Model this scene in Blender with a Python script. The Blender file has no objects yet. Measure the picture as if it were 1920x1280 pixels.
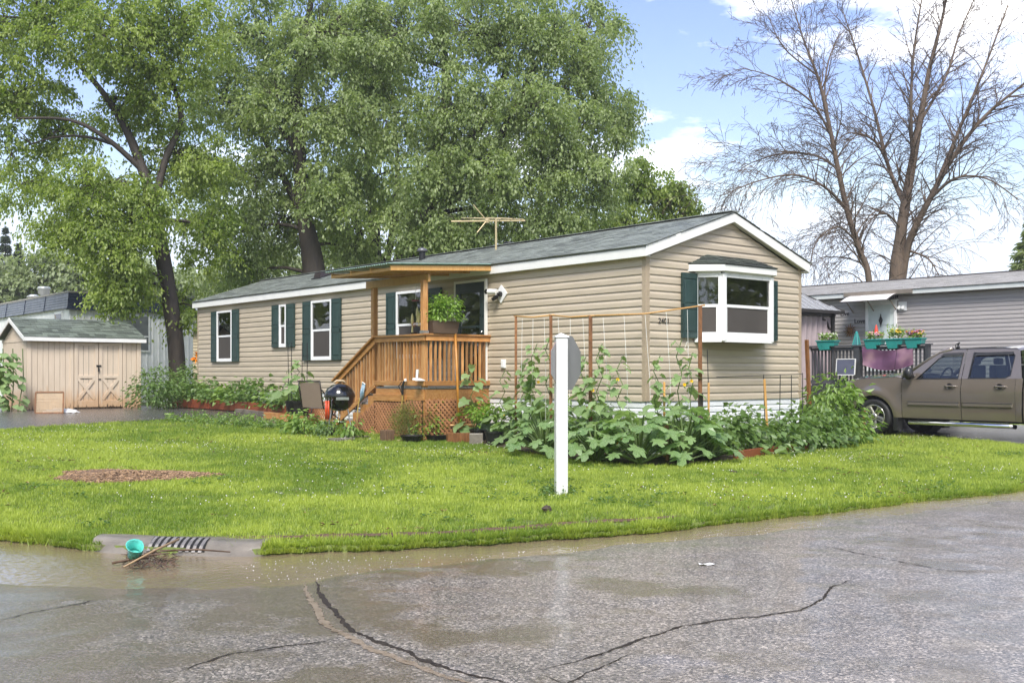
import bpy, math, random
import numpy as np
from mathutils import Vector, Matrix
rnd = random.Random(7)
RNG = np.random.default_rng(7)
S = bpy.context.scene
COL = S.collection
R = math.radians

# ---------------------------------------------------------------- camera
CAM_H = 1.45
FPX, HZ = 1979.0, 700.0
cd = bpy.data.cameras.new('camera'); cam = bpy.data.objects.new('camera', cd); COL.objects.link(cam)
cam.location = (0, 0, CAM_H); cam.rotation_euler = (R(90), 0, 0)
cd.sensor_width = 36; cd.lens = FPX / 1920 * 36; cd.shift_y = 60 / 1920; cd.clip_end = 3000; cd.clip_start = .05
S.camera = cam

# ---------------------------------------------------------------- world + sun
SUN_EL, SUN_AZ = 50.0, 184.0      # azimuth clockwise from +Y: behind the camera, a little to the left
wd = bpy.data.worlds.new('World'); S.world = wd; wd.use_nodes = True
nt = wd.node_tree; nt.nodes.clear()
def WN(t, **k):
    n = nt.nodes.new(t)
    for a, b in k.items(): setattr(n, a, b)
    return n
out = WN('ShaderNodeOutputWorld'); bg = WN('ShaderNodeBackground'); bg.inputs['Strength'].default_value = .105
sky = WN('ShaderNodeTexSky', sky_type='NISHITA', sun_disc=False)
sky.sun_elevation = R(SUN_EL); sky.sun_rotation = R(SUN_AZ); sky.air_density = 1.0; sky.dust_density = .6; sky.ozone_density = 1.6
tc = WN('ShaderNodeTexCoord'); sep = WN('ShaderNodeSeparateXYZ')
nt.links.new(tc.outputs['Generated'], sep.inputs[0])
def wmath(op, a, b, clamp=False):
    n = WN('ShaderNodeMath', operation=op, use_clamp=clamp)
    for i, v in enumerate((a, b)):
        if v is None: continue
        if isinstance(v, (int, float)): n.inputs[i].default_value = v
        else: nt.links.new(v, n.inputs[i])
    return n.outputs[0]
zz = wmath('ADD', wmath('MAXIMUM', sep.outputs[2], 0.0), .12)
cx, cy = wmath('DIVIDE', sep.outputs[0], zz), wmath('DIVIDE', sep.outputs[1], zz)
cmb = WN('ShaderNodeCombineXYZ'); nt.links.new(cx, cmb.inputs[0]); nt.links.new(cy, cmb.inputs[1]); cmb.inputs[2].default_value = 3.7
no = WN('ShaderNodeTexNoise'); no.inputs['Scale'].default_value = 1.35; no.inputs['Detail'].default_value = 9; no.inputs['Roughness'].default_value = .56
mp = WN('ShaderNodeMapping'); mp.inputs['Location'].default_value = (.5, 1.1, 5.4)
nt.links.new(cmb.outputs[0], mp.inputs[0]); nt.links.new(mp.outputs[0], no.inputs['Vector'])
cr = WN('ShaderNodeValToRGB'); cr.color_ramp.elements[0].position = .515; cr.color_ramp.elements[1].position = .62
nt.links.new(no.outputs['Fac'], cr.inputs[0])
# a thin white veil thickens towards the horizon, as in a rain shower
veil = wmath('POWER', wmath('SUBTRACT', 1.0, wmath('MAXIMUM', sep.outputs[2], 0.0), True), 12.0)
thin_ = WN('ShaderNodeMapRange'); thin_.inputs[1].default_value = .10; thin_.inputs[2].default_value = .27
nt.links.new(sep.outputs[2], thin_.inputs[0])          # the cumulus dissolves into the haze low down
cov = wmath('MAXIMUM', wmath('MULTIPLY', cr.outputs[0], thin_.outputs[0]), wmath('MULTIPLY', veil, .5), True)
tint = WN('ShaderNodeMixRGB', blend_type='MULTIPLY'); tint.inputs[0].default_value = 1; tint.inputs[2].default_value = (1.08, .98, 1.10, 1)
nt.links.new(sky.outputs[0], tint.inputs[1])
mix = WN('ShaderNodeMixRGB'); mix.inputs[2].default_value = (11.5, 11.3, 11.0, 1)
nt.links.new(cov, mix.inputs[0]); cap = WN('ShaderNodeMixRGB', blend_type='DARKEN'); cap.inputs[0].default_value = 1; cap.inputs[2].default_value = (4.1, 4.85, 5.95, 1)
nt.links.new(tint.outputs[0], cap.inputs[1]); nt.links.new(cap.outputs[0], mix.inputs[1])
nt.links.new(mix.outputs[0], bg.inputs['Color']); nt.links.new(bg.outputs[0], out.inputs[0])
sd = bpy.data.lights.new('sun', 'SUN'); sun = bpy.data.objects.new('sun', sd); COL.objects.link(sun)
sd.energy = 2.4; sd.angle = R(20); sd.color = (1, .96, .9)
sun.rotation_euler = (R(90 - SUN_EL), 0, R(180 - SUN_AZ))
S.view_settings.view_transform = 'Standard'; S.view_settings.look = 'None'; S.view_settings.gamma = 1
S.view_settings.use_curve_mapping = False; S.view_settings.exposure = 1.15
S.render.engine = 'CYCLES'
S.cycles.max_bounces = 8; S.cycles.diffuse_bounces = 3; S.cycles.glossy_bounces = 3; S.cycles.transmission_bounces = 4
S.cycles.transparent_max_bounces = 12; S.cycles.caustics_reflective = False; S.cycles.caustics_refractive = False
S.cycles.sample_clamp_indirect = 6
try: S.cycles.use_denoising = True
except Exception: pass

# ---------------------------------------------------------------- geometry of the place
LV, GV, C0 = (-.6418, .7668), (.7667, .6419), (2.15, 16.95)   # long axis, cross axis and near corner of the home
ROT = math.atan2(GV[1], GV[0])
def HW(b, a):                      # house frame -> world
    return (C0[0] + a * LV[0] + b * GV[0], C0[1] + a * LV[1] + b * GV[1])
def AB(x, y):
    dx, dy = x - C0[0], y - C0[1]
    return dx * LV[0] + dy * LV[1], dx * GV[0] + dy * GV[1]
def gz(x, y):                      # height of the lawn
    a, b = AB(x, y)
    t = np.clip((a + 1) / 14.0, 0, 1); k = 1 - np.clip((b - 4) / 5.0, 0, 1)
    return .10 + .38 * t * k
CURB = [(-60, 62), (-30, 31), (-14, 16.2), (-8, 11.0), (-6, 9.95), (-4.49, 9.26), (-3.4, 8.72), (-2.1, 8.49), (-1.15, 8.75), (0, 9.11), (1.17, 9.63),
        (2.93, 10.75), (4.38, 11.71), (6.27, 12.93), (10, 15.6), (20, 24), (60, 57)]
def curb(x): return np.interp(x, [c[0] for c in CURB], [c[1] for c in CURB])
def turf(x):                       # ragged front edge of the turf
    x = np.asarray(x, float); return curb(x) + .030 * np.sin(x * 2.9 + 1) + .022 * np.sin(x * 7.3) + .018 * np.sin(x * 17.1 + 2) + .012 * np.sin(x * 41.0)
def at(px, py, Y):                 # a sight line's point at depth Y
    return Vector(((px - 960) / FPX * Y, Y, CAM_H + (HZ - py) * Y / FPX))
def onlawn(px, py):
    z = .1
    for _ in range(60):
        Y = FPX * (CAM_H - z) / (py - HZ); X = (px - 960) / FPX * Y; z = float(gz(X, Y))
    return Vector((X, Y, z))
def onroad(px, py, z=0):
    Y = FPX * (CAM_H - z) / (py - HZ); return Vector(((px - 960) / FPX * Y, Y, z))

# ---------------------------------------------------------------- mesh helpers
class MB:
    def __init__(s): s.v = []; s.f = []
    def add(s, vs, fs):
        n = len(s.v); s.v += [tuple(p) for p in vs]; s.f += [tuple(i + n for i in q) for q in fs]; return s
    def hexa(s, p):                # 8 corners: bottom ring 0-3, top ring 4-7
        return s.add(p, [(3, 2, 1, 0), (4, 5, 6, 7), (0, 1, 5, 4), (1, 2, 6, 5), (2, 3, 7, 6), (3, 0, 4, 7)])
    def box(s, x0, x1, y0, y1, z0, z1):
        return s.hexa([(x0, y0, z0), (x1, y0, z0), (x1, y1, z0), (x0, y1, z0), (x0, y0, z1), (x1, y0, z1), (x1, y1, z1), (x0, y1, z1)])
    def obox(s, M, sx, sy, sz):
        return s.hexa([M @ Vector((x * sx / 2, y * sy / 2, z * sz / 2)) for z in (-1, 1) for x, y in ((-1, -1), (1, -1), (1, 1), (-1, 1))])
    def bar(s, p, q, w, h=None, up=(0, 0, 1)):
        p, q = Vector(p), Vector(q); d = (q - p); L = d.length; d.normalize(); u = Vector(up)
        if abs(d.dot(u)) > .99: u = Vector((1, 0, 0))
        x = d.cross(u).normalized(); z = x.cross(d).normalized()
        M = Matrix((x, d, z)).transposed().to_4x4(); M.translation = (p + q) / 2
        return s.obox(M, w, L, h or w)
    def prism(s, A, B):
        n = len(A); fs = [tuple(range(n - 1, -1, -1)), tuple(range(n, 2 * n))]
        fs += [(i, (i + 1) % n, n + (i + 1) % n, n + i) for i in range(n)]
        return s.add(list(A) + list(B), fs)
    def tube(s, pts, r, n=6, cap=True):
        pts = [Vector(p) for p in pts]; m = len(pts); rr = r if hasattr(r, '__len__') else [r] * m
        t0 = (pts[1] - pts[0]).normalized(); u = t0.orthogonal().normalized(); vs = []
        for i in range(m):
            t = (pts[min(i + 1, m - 1)] - pts[max(i - 1, 0)]).normalized()
            u = (u - t * u.dot(t)); u = u.normalized() if u.length > 1e-6 else t.orthogonal().normalized()
            w = t.cross(u)
            for k in range(n):
                a = 2 * math.pi * k / n; vs.append(pts[i] + (u * math.cos(a) + w * math.sin(a)) * rr[i])
        fs = [(i * n + k, i * n + (k + 1) % n, (i + 1) * n + (k + 1) % n, (i + 1) * n + k) for i in range(m - 1) for k in range(n)]
        if cap: fs += [tuple(range(n - 1, -1, -1)), tuple(range((m - 1) * n, m * n))]
        return s.add(vs, fs)
    def lathe(s, prof, n=16, M=None, cap=True):
        M = M or Matrix(); vs = [M @ Vector((r * math.cos(2 * math.pi * k / n), r * math.sin(2 * math.pi * k / n), z)) for r, z in prof for k in range(n)]
        m = len(prof)
        fs = [(i * n + k, i * n + (k + 1) % n, (i + 1) * n + (k + 1) % n, (i + 1) * n + k) for i in range(m - 1) for k in range(n)]
        if cap: fs += [tuple(range(n - 1, -1, -1)), tuple(range((m - 1) * n, m * n))]
        return s.add(vs, fs)
    def grid(s, P):                # P[i][j] points
        n, m = len(P), len(P[0])
        return s.add([p for r in P for p in r], [(i * m + j, i * m + j + 1, (i + 1) * m + j + 1, (i + 1) * m + j) for i in range(n - 1) for j in range(m - 1)])
    def mesh(s, name, mat=None, smooth=False):
        me = bpy.data.meshes.new(name); me.from_pydata(s.v, [], s.f)
        if smooth: me.polygons.foreach_set('use_smooth', [True] * len(me.polygons))
        if mat: me.materials.append(mat)
        me.update(); return me
    def build(s, name, mat=None, parent=None, smooth=False, bevel=0, loc=None):
        return link(name, s.mesh(name, mat, smooth), parent, bevel, loc)
def link(name, me, parent=None, bevel=0, loc=None, rot=None, scale=None):
    o = bpy.data.objects.new(name, me); COL.objects.link(o)
    if parent: o.parent = parent
    if loc is not None: o.location = loc
    if rot is not None: o.rotation_euler = rot
    if scale is not None: o.scale = scale
    if bevel:
        m = o.modifiers.new('bevel', 'BEVEL'); m.width = bevel; m.segments = 2; m.limit_method = 'ANGLE'; m.angle_limit = R(40)
    return o
def npmesh(name, V, F, mat=None, tint=None, smooth=False):
    me = bpy.data.meshes.new(name); V = np.asarray(V, np.float32); F = np.asarray(F, np.int32); k = F.shape[1]
    me.vertices.add(len(V)); me.vertices.foreach_set('co', V.ravel())
    me.loops.add(F.size); me.loops.foreach_set('vertex_index', F.ravel())
    me.polygons.add(len(F)); me.polygons.foreach_set('loop_start', np.arange(len(F), dtype=np.int32) * k)
    if smooth: me.polygons.foreach_set('use_smooth', np.ones(len(F), bool))
    if tint is not None:
        at_ = me.attributes.new('tint', 'FLOAT', 'POINT'); at_.data.foreach_set('value', np.asarray(tint, np.float32))
    if mat: me.materials.append(mat)
    me.update(calc_edges=True); return me
def tag(o, label=None, cat=None, group=None, kind=None):
    for k, v in (('label', label), ('category', cat), ('group', group), ('kind', kind)):
        if v: o[k] = v
    return o
def thing(name, loc, rz=0, label=None, cat=None, group=None):
    o = bpy.data.objects.new(name, None); COL.objects.link(o); o.location = loc; o.rotation_euler = (0, 0, rz); o.empty_display_size = .1
    return tag(o, label, cat, group)
def struct(o): o['kind'] = 'structure'; return o
def dup(o, parent=None):
    c = o.copy(); COL.objects.link(c)
    if parent: c.parent = parent
    for ch in list(o.children): dup(ch, c)
    return c

# ---------------------------------------------------------------- materials
def newmat(name):
    m = bpy.data.materials.new(name); m.use_nodes = True; n = m.node_tree; n.nodes.clear(); return m, n
def N(n, t, ins=None, **k):
    x = n.nodes.new(t)
    for a, b in k.items(): setattr(x, a, b)
    for i, v in (ins or {}).items():
        if hasattr(v, 'is_output') or isinstance(v, bpy.types.NodeSocket): n.links.new(v, x.inputs[i])
        else: x.inputs[i].default_value = v
    return x
def coords(n, scale=(1, 1, 1), rand=True):
    t = N(n, 'ShaderNodeTexCoord'); v = t.outputs['Object']
    if rand:
        oi = N(n, 'ShaderNodeObjectInfo'); mu = N(n, 'ShaderNodeMath', {0: oi.outputs['Random'], 1: 37.0}, operation='MULTIPLY')
        v = N(n, 'ShaderNodeVectorMath', {0: v, 1: mu.outputs[0]}, operation='ADD').outputs[0]
    return N(n, 'ShaderNodeMapping', {0: v, 3: scale}).outputs[0]
def c4(c): return (c[0], c[1], c[2], 1)
def mat(name, base, rough=.5, metal=0, var=.12, vs=4, col2=None, bump=0, bs=60, spec=.5, stretch=(1, 1, 1), coat=0, island=0, objvar=0, rvar=.1, sss=0, alpha=1, trans=0):
    m, n = newmat(name); v = coords(n, stretch)
    no = N(n, 'ShaderNodeTexNoise', {'Vector': v, 'Scale': vs, 'Detail': 6, 'Roughness': .6})
    d = [max(0, x * (1 - var)) for x in base]; l = [min(1, x * (1 + var)) for x in base]
    if col2: l = list(col2); d = list(base)
    rp = N(n, 'ShaderNodeMapRange', {0: no.outputs['Fac'], 1: .3, 2: .7})
    mx = N(n, 'ShaderNodeMixRGB', {0: rp.outputs[0], 1: c4(d), 2: c4(l)}); col = mx.outputs[0]
    def vary(col, src, amt):
        mr = N(n, 'ShaderNodeMapRange', {0: src, 1: 0, 2: 1, 3: 1 - amt, 4: 1 + amt})
        return N(n, 'ShaderNodeMixRGB', {0: 1, 1: col, 2: mr.outputs[0]}, blend_type='MULTIPLY').outputs[0]
    if island:
        g = N(n, 'ShaderNodeNewGeometry'); col = vary(col, g.outputs['Random Per Island'], island)
    if objvar:
        oi = N(n, 'ShaderNodeObjectInfo'); col = vary(col, oi.outputs['Random'], objvar)
    rr = N(n, 'ShaderNodeMapRange', {0: no.outputs['Fac'], 1: .3, 2: .7, 3: max(.02, rough - rvar), 4: min(1, rough + rvar)})
    b = N(n, 'ShaderNodeBsdfPrincipled', {'Base Color': col, 'Roughness': rr.outputs[0], 'Metallic': metal, 'Specular IOR Level': spec, 'Coat Weight': coat, 'Coat Roughness': .04, 'Alpha': alpha, 'Transmission Weight': trans})
    if bump:
        nb = N(n, 'ShaderNodeTexNoise', {'Vector': v, 'Scale': bs, 'Detail': 4})
        bp = N(n, 'ShaderNodeBump', {'Strength': bump, 'Distance': .01, 'Height': nb.outputs['Fac']}); n.links.new(bp.outputs[0], b.inputs['Normal'])
    o = N(n, 'ShaderNodeOutputMaterial', {0: b.outputs[0]}); return m
def leafmat(name, c1, c2, rough=.42, tr=.35, spec=.5, trc=1.5, veins=False, w=(.62, .25, .13)):
    m, n = newmat(name)
    a = N(n, 'ShaderNodeAttribute', attribute_name='tint'); g = N(n, 'ShaderNodeNewGeometry'); oi = N(n, 'ShaderNodeObjectInfo')
    s = N(n, 'ShaderNodeMath', {0: a.outputs['Fac'], 1: w[0]}, operation='MULTIPLY')
    s2 = N(n, 'ShaderNodeMath', {0: g.outputs['Random Per Island'], 1: w[1], 2: s.outputs[0]}, operation='MULTIPLY_ADD')
    s3 = N(n, 'ShaderNodeMath', {0: oi.outputs['Random'], 1: w[2], 2: s2.outputs[0]}, operation='MULTIPLY_ADD')
    mx = N(n, 'ShaderNodeMixRGB', {0: s3.outputs[0], 1: c4(c1), 2: c4(c2)}); col = mx.outputs[0]
    if veins:
        v = coords(n, (1, 1, 1)); no = N(n, 'ShaderNodeTexNoise', {'Vector': v, 'Scale': 26, 'Detail': 3})
        rp = N(n, 'ShaderNodeMapRange', {0: no.outputs['Fac'], 1: .5, 2: .68})
        col = N(n, 'ShaderNodeMixRGB', {0: rp.outputs[0], 1: col, 2: c4([min(1, x * 1.45 + .03) for x in c2])}).outputs[0]
    b = N(n, 'ShaderNodeBsdfPrincipled', {'Base Color': col, 'Roughness': rough, 'Specular IOR Level': spec})
    tcol = N(n, 'ShaderNodeMixRGB', {0: 1, 1: col, 2: (trc * 1.1, trc * 1.15, trc * .6, 1)}, blend_type='MULTIPLY')
    t = N(n, 'ShaderNodeBsdfTranslucent', {0: tcol.outputs[0]})
    ms = N(n, 'ShaderNodeMixShader', {0: tr, 1: b.outputs[0], 2: t.outputs[0]})
    N(n, 'ShaderNodeOutputMaterial', {0: ms.outputs[0]}); return m
M = {}
M['siding'] = mat('siding', (.48, .405, .305), .42, var=.08, vs=2, stretch=(1, .3, 6), bump=.06, bs=90, objvar=.05)
M['trim_tan'] = mat('trim_tan', (.38, .30, .21), .45, var=.05)
M['white'] = mat('white_paint', (.78, .77, .74), .4, var=.05, vs=2)
M['vinyl'] = mat('white_vinyl', (.80, .80, .79), .3, var=.03, vs=3)
M['skirt'] = mat('skirting', (.74, .75, .76), .35, var=.06, vs=2)
M['shutter'] = mat('green_shutter', (.022, .05, .047), .38, var=.25, vs=9, bump=.25, bs=50, stretch=(1, 1, .2))
M['shingle'] = mat('grey_green_shingle', (.195, .21, .19), .42, var=.2, vs=30, bump=.5, bs=160, island=.35, spec=.5)
M['shingle_green'] = mat('green_shingle', (.125, .145, .12), .45, var=.25, vs=30, bump=.5, bs=160, island=.45)
M['shingle_grey'] = mat('pale_shingle', (.34, .325, .31), .55, var=.15, vs=25, bump=.5, bs=120, island=.14)
M['cedar'] = mat('wet_cedar', (.34, .135, .036), .38, var=.45, vs=7, stretch=(1, 1, 1), bump=.2, bs=30, col2=(.53, .275, .10), objvar=.35)
M['cedar_h'] = mat('wet_cedar_rail', (.34, .14, .038), .38, vs=5, stretch=(6, 1, 6), bump=.2, bs=30, col2=(.56, .30, .11), objvar=.3)
M['cedar_v'] = mat('wet_cedar_post', (.31, .12, .032), .38, vs=5, stretch=(6, 6, .8), bump=.2, bs=30, col2=(.58, .33, .135), objvar=.4)
M['pine'] = mat('fresh_pine', (.50, .25, .07), .42, vs=6, stretch=(6, 6, 1), col2=(.62, .37, .13), objvar=.15)
M['lattice'] = mat('brown_lattice', (.36, .17, .08), .5, var=.25, vs=3, island=.18)
M['deckgrey'] = mat('weathered_board', (.33, .32, .31), .4, var=.2, vs=6)
M['glass'] = mat('window_glass', (.012, .013, .014), .03, var=.2, vs=2, spec=.9, rvar=.01)
M['screen'] = mat('insect_screen', (.075, .066, .060), .6, spec=.2, var=.12, vs=2)
M['dark'] = mat('black_plastic', (.012, .012, .013), .35, var=.2)
M['blackmetal'] = mat('black_enamel', (.008, .008, .009), .12, var=.1, coat=.6)
M['steel'] = mat('steel', (.45, .45, .46), .3, metal=.9, var=.1)
M['alu'] = mat('sign_aluminium', (.40, .39, .39), .42, metal=.75, var=.08, vs=2, stretch=(1, 1, .2))
M['chrome'] = mat('chrome', (.75, .75, .75), .12, metal=1, var=.03)
M['doorgreen'] = mat('dark_green_door', (.018, .035, .035), .35, var=.15)
M['curtain'] = mat('curtain', (.42, .36, .29), .8, var=.2, vs=4, stretch=(8, 8, .4))
M['asphalt_drive'] = mat('drive_asphalt', (.075, .068, .066), .22, var=.3, vs=40, bump=.5, bs=120, rvar=.15)
M['concrete'] = mat('wet_concrete', (.16, .14, .115), .35, var=.35, vs=5, bump=.3, bs=50)
M['soil'] = mat('wet_soil', (.05, .034, .022), .7, var=.4, vs=12, bump=.8, bs=30)
M['redtimber'] = mat('red_stained_timber', (.21, .055, .025), .42, var=.3, vs=8, stretch=(6, 1, 6), bump=.2, bs=40, objvar=.15)
M['bark'] = mat('wet_bark', (.022, .016, .012), .75, var=.5, vs=6, stretch=(3, 3, .6), bump=1.0, bs=14, col2=(.06, .046, .035))
M['barebark'] = mat('dead_bark', (.075, .053, .037), .8, vs=5, stretch=(3, 3, .6), bump=.8, bs=14, col2=(.17, .12, .085))
M['stem'] = mat('green_stem', (.11, .16, .05), .5, var=.2)
M['rust'] = mat('rusty_stake', (.20, .085, .03), .5, var=.4, vs=9, stretch=(4, 4, 1), objvar=.2)
M['string'] = mat('white_twine', (.75, .75, .72), .7, var=.05)
# ================================================================ ground, road, water
def vnoise(x, y, seed, scale):
    r = np.random.default_rng(seed); T = r.random((256, 256)); x = np.asarray(x) * scale; y = np.asarray(y) * scale
    i = np.floor(x).astype(int); j = np.floor(y).astype(int); fx = x - i; fy = y - j
    fx = fx * fx * (3 - 2 * fx); fy = fy * fy * (3 - 2 * fy); g = lambda a, b: T[a % 256, b % 256]
    return (g(i, j) * (1 - fx) + g(i + 1, j) * fx) * (1 - fy) + (g(i, j + 1) * (1 - fx) + g(i + 1, j + 1) * fx) * fy
def fbm(x, y, seed, scale, o=4):
    t = 0; w = 0
    for k in range(o): t = t + vnoise(x, y, seed + k, scale * 2 ** k) * .5 ** k; w += .5 ** k
    return t / w - .5
def gridmesh(xs, ys, Zf, name, m, X=None, Y=None):
    if X is None: X, Y = np.meshgrid(xs, ys, indexing='ij')
    Z = Zf(X, Y); n, k = X.shape; V = np.stack([X, Y, Z], -1).reshape(-1, 3)
    I = np.arange(n * k).reshape(n, k); F = np.stack([I[:-1, :-1], I[1:, :-1], I[1:, 1:], I[:-1, 1:]], -1).reshape(-1, 4)
    return npmesh(name, V, F, m, smooth=True)
# lawn: one sheet out to the horizon, its front edge the kerb line
m, n = newmat('lawn_ground'); v = coords(n, rand=False)
n1 = N(n, 'ShaderNodeTexNoise', {'Vector': v, 'Scale': .9, 'Detail': 6}); n2 = N(n, 'ShaderNodeTexNoise', {'Vector': v, 'Scale': 30, 'Detail': 5})
c1 = N(n, 'ShaderNodeMixRGB', {0: n1.outputs[0], 1: (.09, .14, .022, 1), 2: (.17, .20, .04, 1)})
rp = N(n, 'ShaderNodeMapRange', {0: n2.outputs[0], 1: .45, 2: .75})
c2 = N(n, 'ShaderNodeMixRGB', {0: rp.outputs[0], 1: c1.outputs[0], 2: (.06, .05, .025, 1)})
bp = N(n, 'ShaderNodeBump', {'Strength': .8, 'Distance': .03, 'Height': n2.outputs[0]})
b = N(n, 'ShaderNodeBsdfPrincipled', {'Base Color': c2.outputs[0], 'Roughness': .8, 'Normal': bp.outputs[0]}); N(n, 'ShaderNodeOutputMaterial', {0: b.outputs[0]})
xs = np.concatenate([np.linspace(-900, -60, 8), np.linspace(-50, -12, 14), np.arange(-11, 14, .06), np.linspace(14, 50, 14), np.linspace(70, 900, 8)])
ss = np.concatenate([[-.06, -.02], np.arange(0, 6, .2), np.arange(6, 22, .4), np.linspace(22.5, 60, 14), [90, 150, 300, 700, 1600]])
Xg = np.repeat(xs[:, None], len(ss), 1); Yg = turf(Xg) + ss[None, :]
def lawn_z(X, Y):
    s = Y - turf(X); z = gz(X, Y) + .02 * fbm(X, Y, 3, .7) * np.clip(s / .5, 0, 1)
    z = z - .065 * np.exp(-np.clip(s, 0, 9) / .55); return np.where(s < -.001, -.2, z)
lawn = struct(link('lawn', gridmesh(None, None, lawn_z, 'lawn', m, Xg, Yg)))

# asphalt road
PATCH = [(592, 1085), (600, 1110), (640, 1160), (720, 1200), (830, 1240), (985, 1283)]      # worn edge of the resurfaced part
PW = [onroad(*p) for p in PATCH]
def patch_side(X, Y):                                       # >0 on the resurfaced (right/near) part
    ys_ = np.array([p.y for p in PW])[::-1]; xs_ = np.array([p.x for p in PW])[::-1]
    return X - np.interp(Y, ys_, xs_)
DR = onroad(330, 1050)
def road_z(X, Y):
    d = curb(X) - Y
    z = -.05 * np.exp(-(np.clip(d, 0, 9) / .75) ** 2) + .028 * fbm(X, Y, 11, .55) + .026 * fbm(X, Y, 21, 2.2)
    z = z + .016 * (1 / (1 + np.exp(-patch_side(X, Y) / .02)) - 1) * (Y > 4.6)
    dd = ((X - DR.x + .25) / 1.5) ** 2 + ((Y - 8.15) / .62) ** 2
    z = z - .075 * np.exp(-dd) - .012 * np.clip((-1.9 - X) / 2, 0, 1) * np.clip((Y - 6.6) / 2, 0, 1)
    z = z + .03 * np.clip((X - .5) / 4, 0, 1)
    return z
m, n = newmat('wet_asphalt'); v = coords(n, rand=False)
vo = N(n, 'ShaderNodeTexVoronoi', {'Vector': v, 'Scale': 84.0, 'Randomness': 1.0}); vs_ = N(n, 'ShaderNodeSeparateColor', {0: vo.outputs['Color']})
ra = N(n, 'ShaderNodeValToRGB', {0: vs_.outputs[0]}); e = ra.color_ramp.elements
e[0].position = 0; e[0].color = (.08, .071, .063, 1); e[1].position = 1; e[1].color = (.58, .505, .435, 1)
for p_, c_ in ((.2, (.125, .11, .098)), (.5, (.215, .187, .165)), (.8, (.31, .268, .232))): x_ = e.new(p_); x_.color = c4(c_)
big = N(n, 'ShaderNodeTexNoise', {'Vector': v, 'Scale': .8, 'Detail': 6, 'Roughness': .6})
mid = N(n, 'ShaderNodeTexNoise', {'Vector': v, 'Scale': 5, 'Detail': 5})
rp = N(n, 'ShaderNodeMapRange', {0: big.outputs[0], 1: .35, 2: .65, 3: .74, 4: 1.10})
col = N(n, 'ShaderNodeMixRGB', {0: 1, 1: ra.outputs[0], 2: rp.outputs[0]}, blend_type='MULTIPLY')
st = N(n, 'ShaderNodeMapRange', {0: mid.outputs[0], 1: .55, 2: .75, 3: 0, 4: .5})
col = N(n, 'ShaderNodeMixRGB', {0: st.outputs[0], 1: col.outputs[0], 2: (.10, .075, .045, 1)})
sx = N(n, 'ShaderNodeSeparateXYZ', {0: v}); gx = N(n, 'ShaderNodeMapRange', {0: sx.outputs[0], 1: -2.8, 2: 1.0, 3: .15, 4: -.03}); gm = N(n, 'ShaderNodeMath', {0: big.outputs[0], 1: gx.outputs[0]}, operation='ADD')
film = N(n, 'ShaderNodeMapRange', {0: gm.outputs[0], 1: .50, 2: .585}); wet = N(n, 'ShaderNodeMapRange', {0: film.outputs[0], 1: 0, 2: 1, 3: .42, 4: .14})
col = N(n, 'ShaderNodeMixRGB', {0: N(n, 'ShaderNodeMath', {0: film.outputs[0], 1: .75}, operation='MULTIPLY').outputs[0], 1: col.outputs[0], 2: (.115, .09, .062, 1)})
dist = N(n, 'ShaderNodeMath', {0: vo.outputs['Distance'], 1: -1.0}, operation='MULTIPLY')
fin = N(n, 'ShaderNodeTexNoise', {'Vector': v, 'Scale': 160, 'Detail': 2})
hs = N(n, 'ShaderNodeMath', {0: dist.outputs[0], 1: fin.outputs[0]}, operation='ADD')
bst = N(n, 'ShaderNodeMapRange', {0: film.outputs[0], 3: .65, 4: .4}); bp = N(n, 'ShaderNodeBump', {'Strength': bst.outputs[0], 'Distance': .006, 'Height': hs.outputs[0]})
b = N(n, 'ShaderNodeBsdfPrincipled', {'Base Color': col.outputs[0], 'Roughness': wet.outputs[0], 'Normal': bp.outputs[0], 'Specular IOR Level': .55, 'Coat Weight': .42, 'Coat Roughness': .13})
N(n, 'ShaderNodeOutputMaterial', {0: b.outputs[0]})
xs = np.concatenate([np.linspace(-60, -9, 20), np.arange(-8, 10, .06), np.linspace(10, 60, 20)])
ys = np.concatenate([np.linspace(-40, 2, 16), np.arange(2.6, 13.2, .05), np.linspace(13.6, 60, 14)])
def road_zz(X, Y): return np.where(Y > curb(X) + .12, -.3, road_z(X, Y))
road = struct(link('road', gridmesh(xs, ys, road_zz, 'road', m)))

# muddy runoff lying in the gutter: a level sheet that shows where the road dips under it
m, n = newmat('muddy_water'); v = coords(n, rand=False)
w1 = N(n, 'ShaderNodeTexNoise', {'Vector': N(n, 'ShaderNodeMapping', {0: v, 3: (1, 2.2, 1)}).outputs[0], 'Scale': 7, 'Detail': 4, 'Distortion': .8})
w2 = N(n, 'ShaderNodeTexVoronoi', {'Vector': v, 'Scale': 16.0})
hh = N(n, 'ShaderNodeMath', {0: w1.outputs[0], 1: w2.outputs['Distance']}, operation='ADD')
bp = N(n, 'ShaderNodeBump', {'Strength': .22, 'Distance': .015, 'Height': hh.outputs[0]})
bg_ = N(n, 'ShaderNodeTexNoise', {'Vector': v, 'Scale': 1.1, 'Detail': 3})
cm = N(n, 'ShaderNodeMixRGB', {0: bg_.outputs[0], 1: (.22, .165, .085, 1), 2: (.50, .38, .24, 1)})
df = N(n, 'ShaderNodeBsdfDiffuse', {0: cm.outputs[0]}); tr = N(n, 'ShaderNodeBsdfTransparent', {0: (.75, .68, .55, 1)})
mu = N(n, 'ShaderNodeMixShader', {0: .84, 1: tr.outputs[0], 2: df.outputs[0]})
fr = N(n, 'ShaderNodeFresnel', {'IOR': 1.36, 'Normal': bp.outputs[0]}); gl = N(n, 'ShaderNodeBsdfGlossy', {'Roughness': .16, 'Normal': bp.outputs[0]}); fr = N(n, 'ShaderNodeMath', {0: fr.outputs[0], 1: .62}, operation='MULTIPLY')
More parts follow.
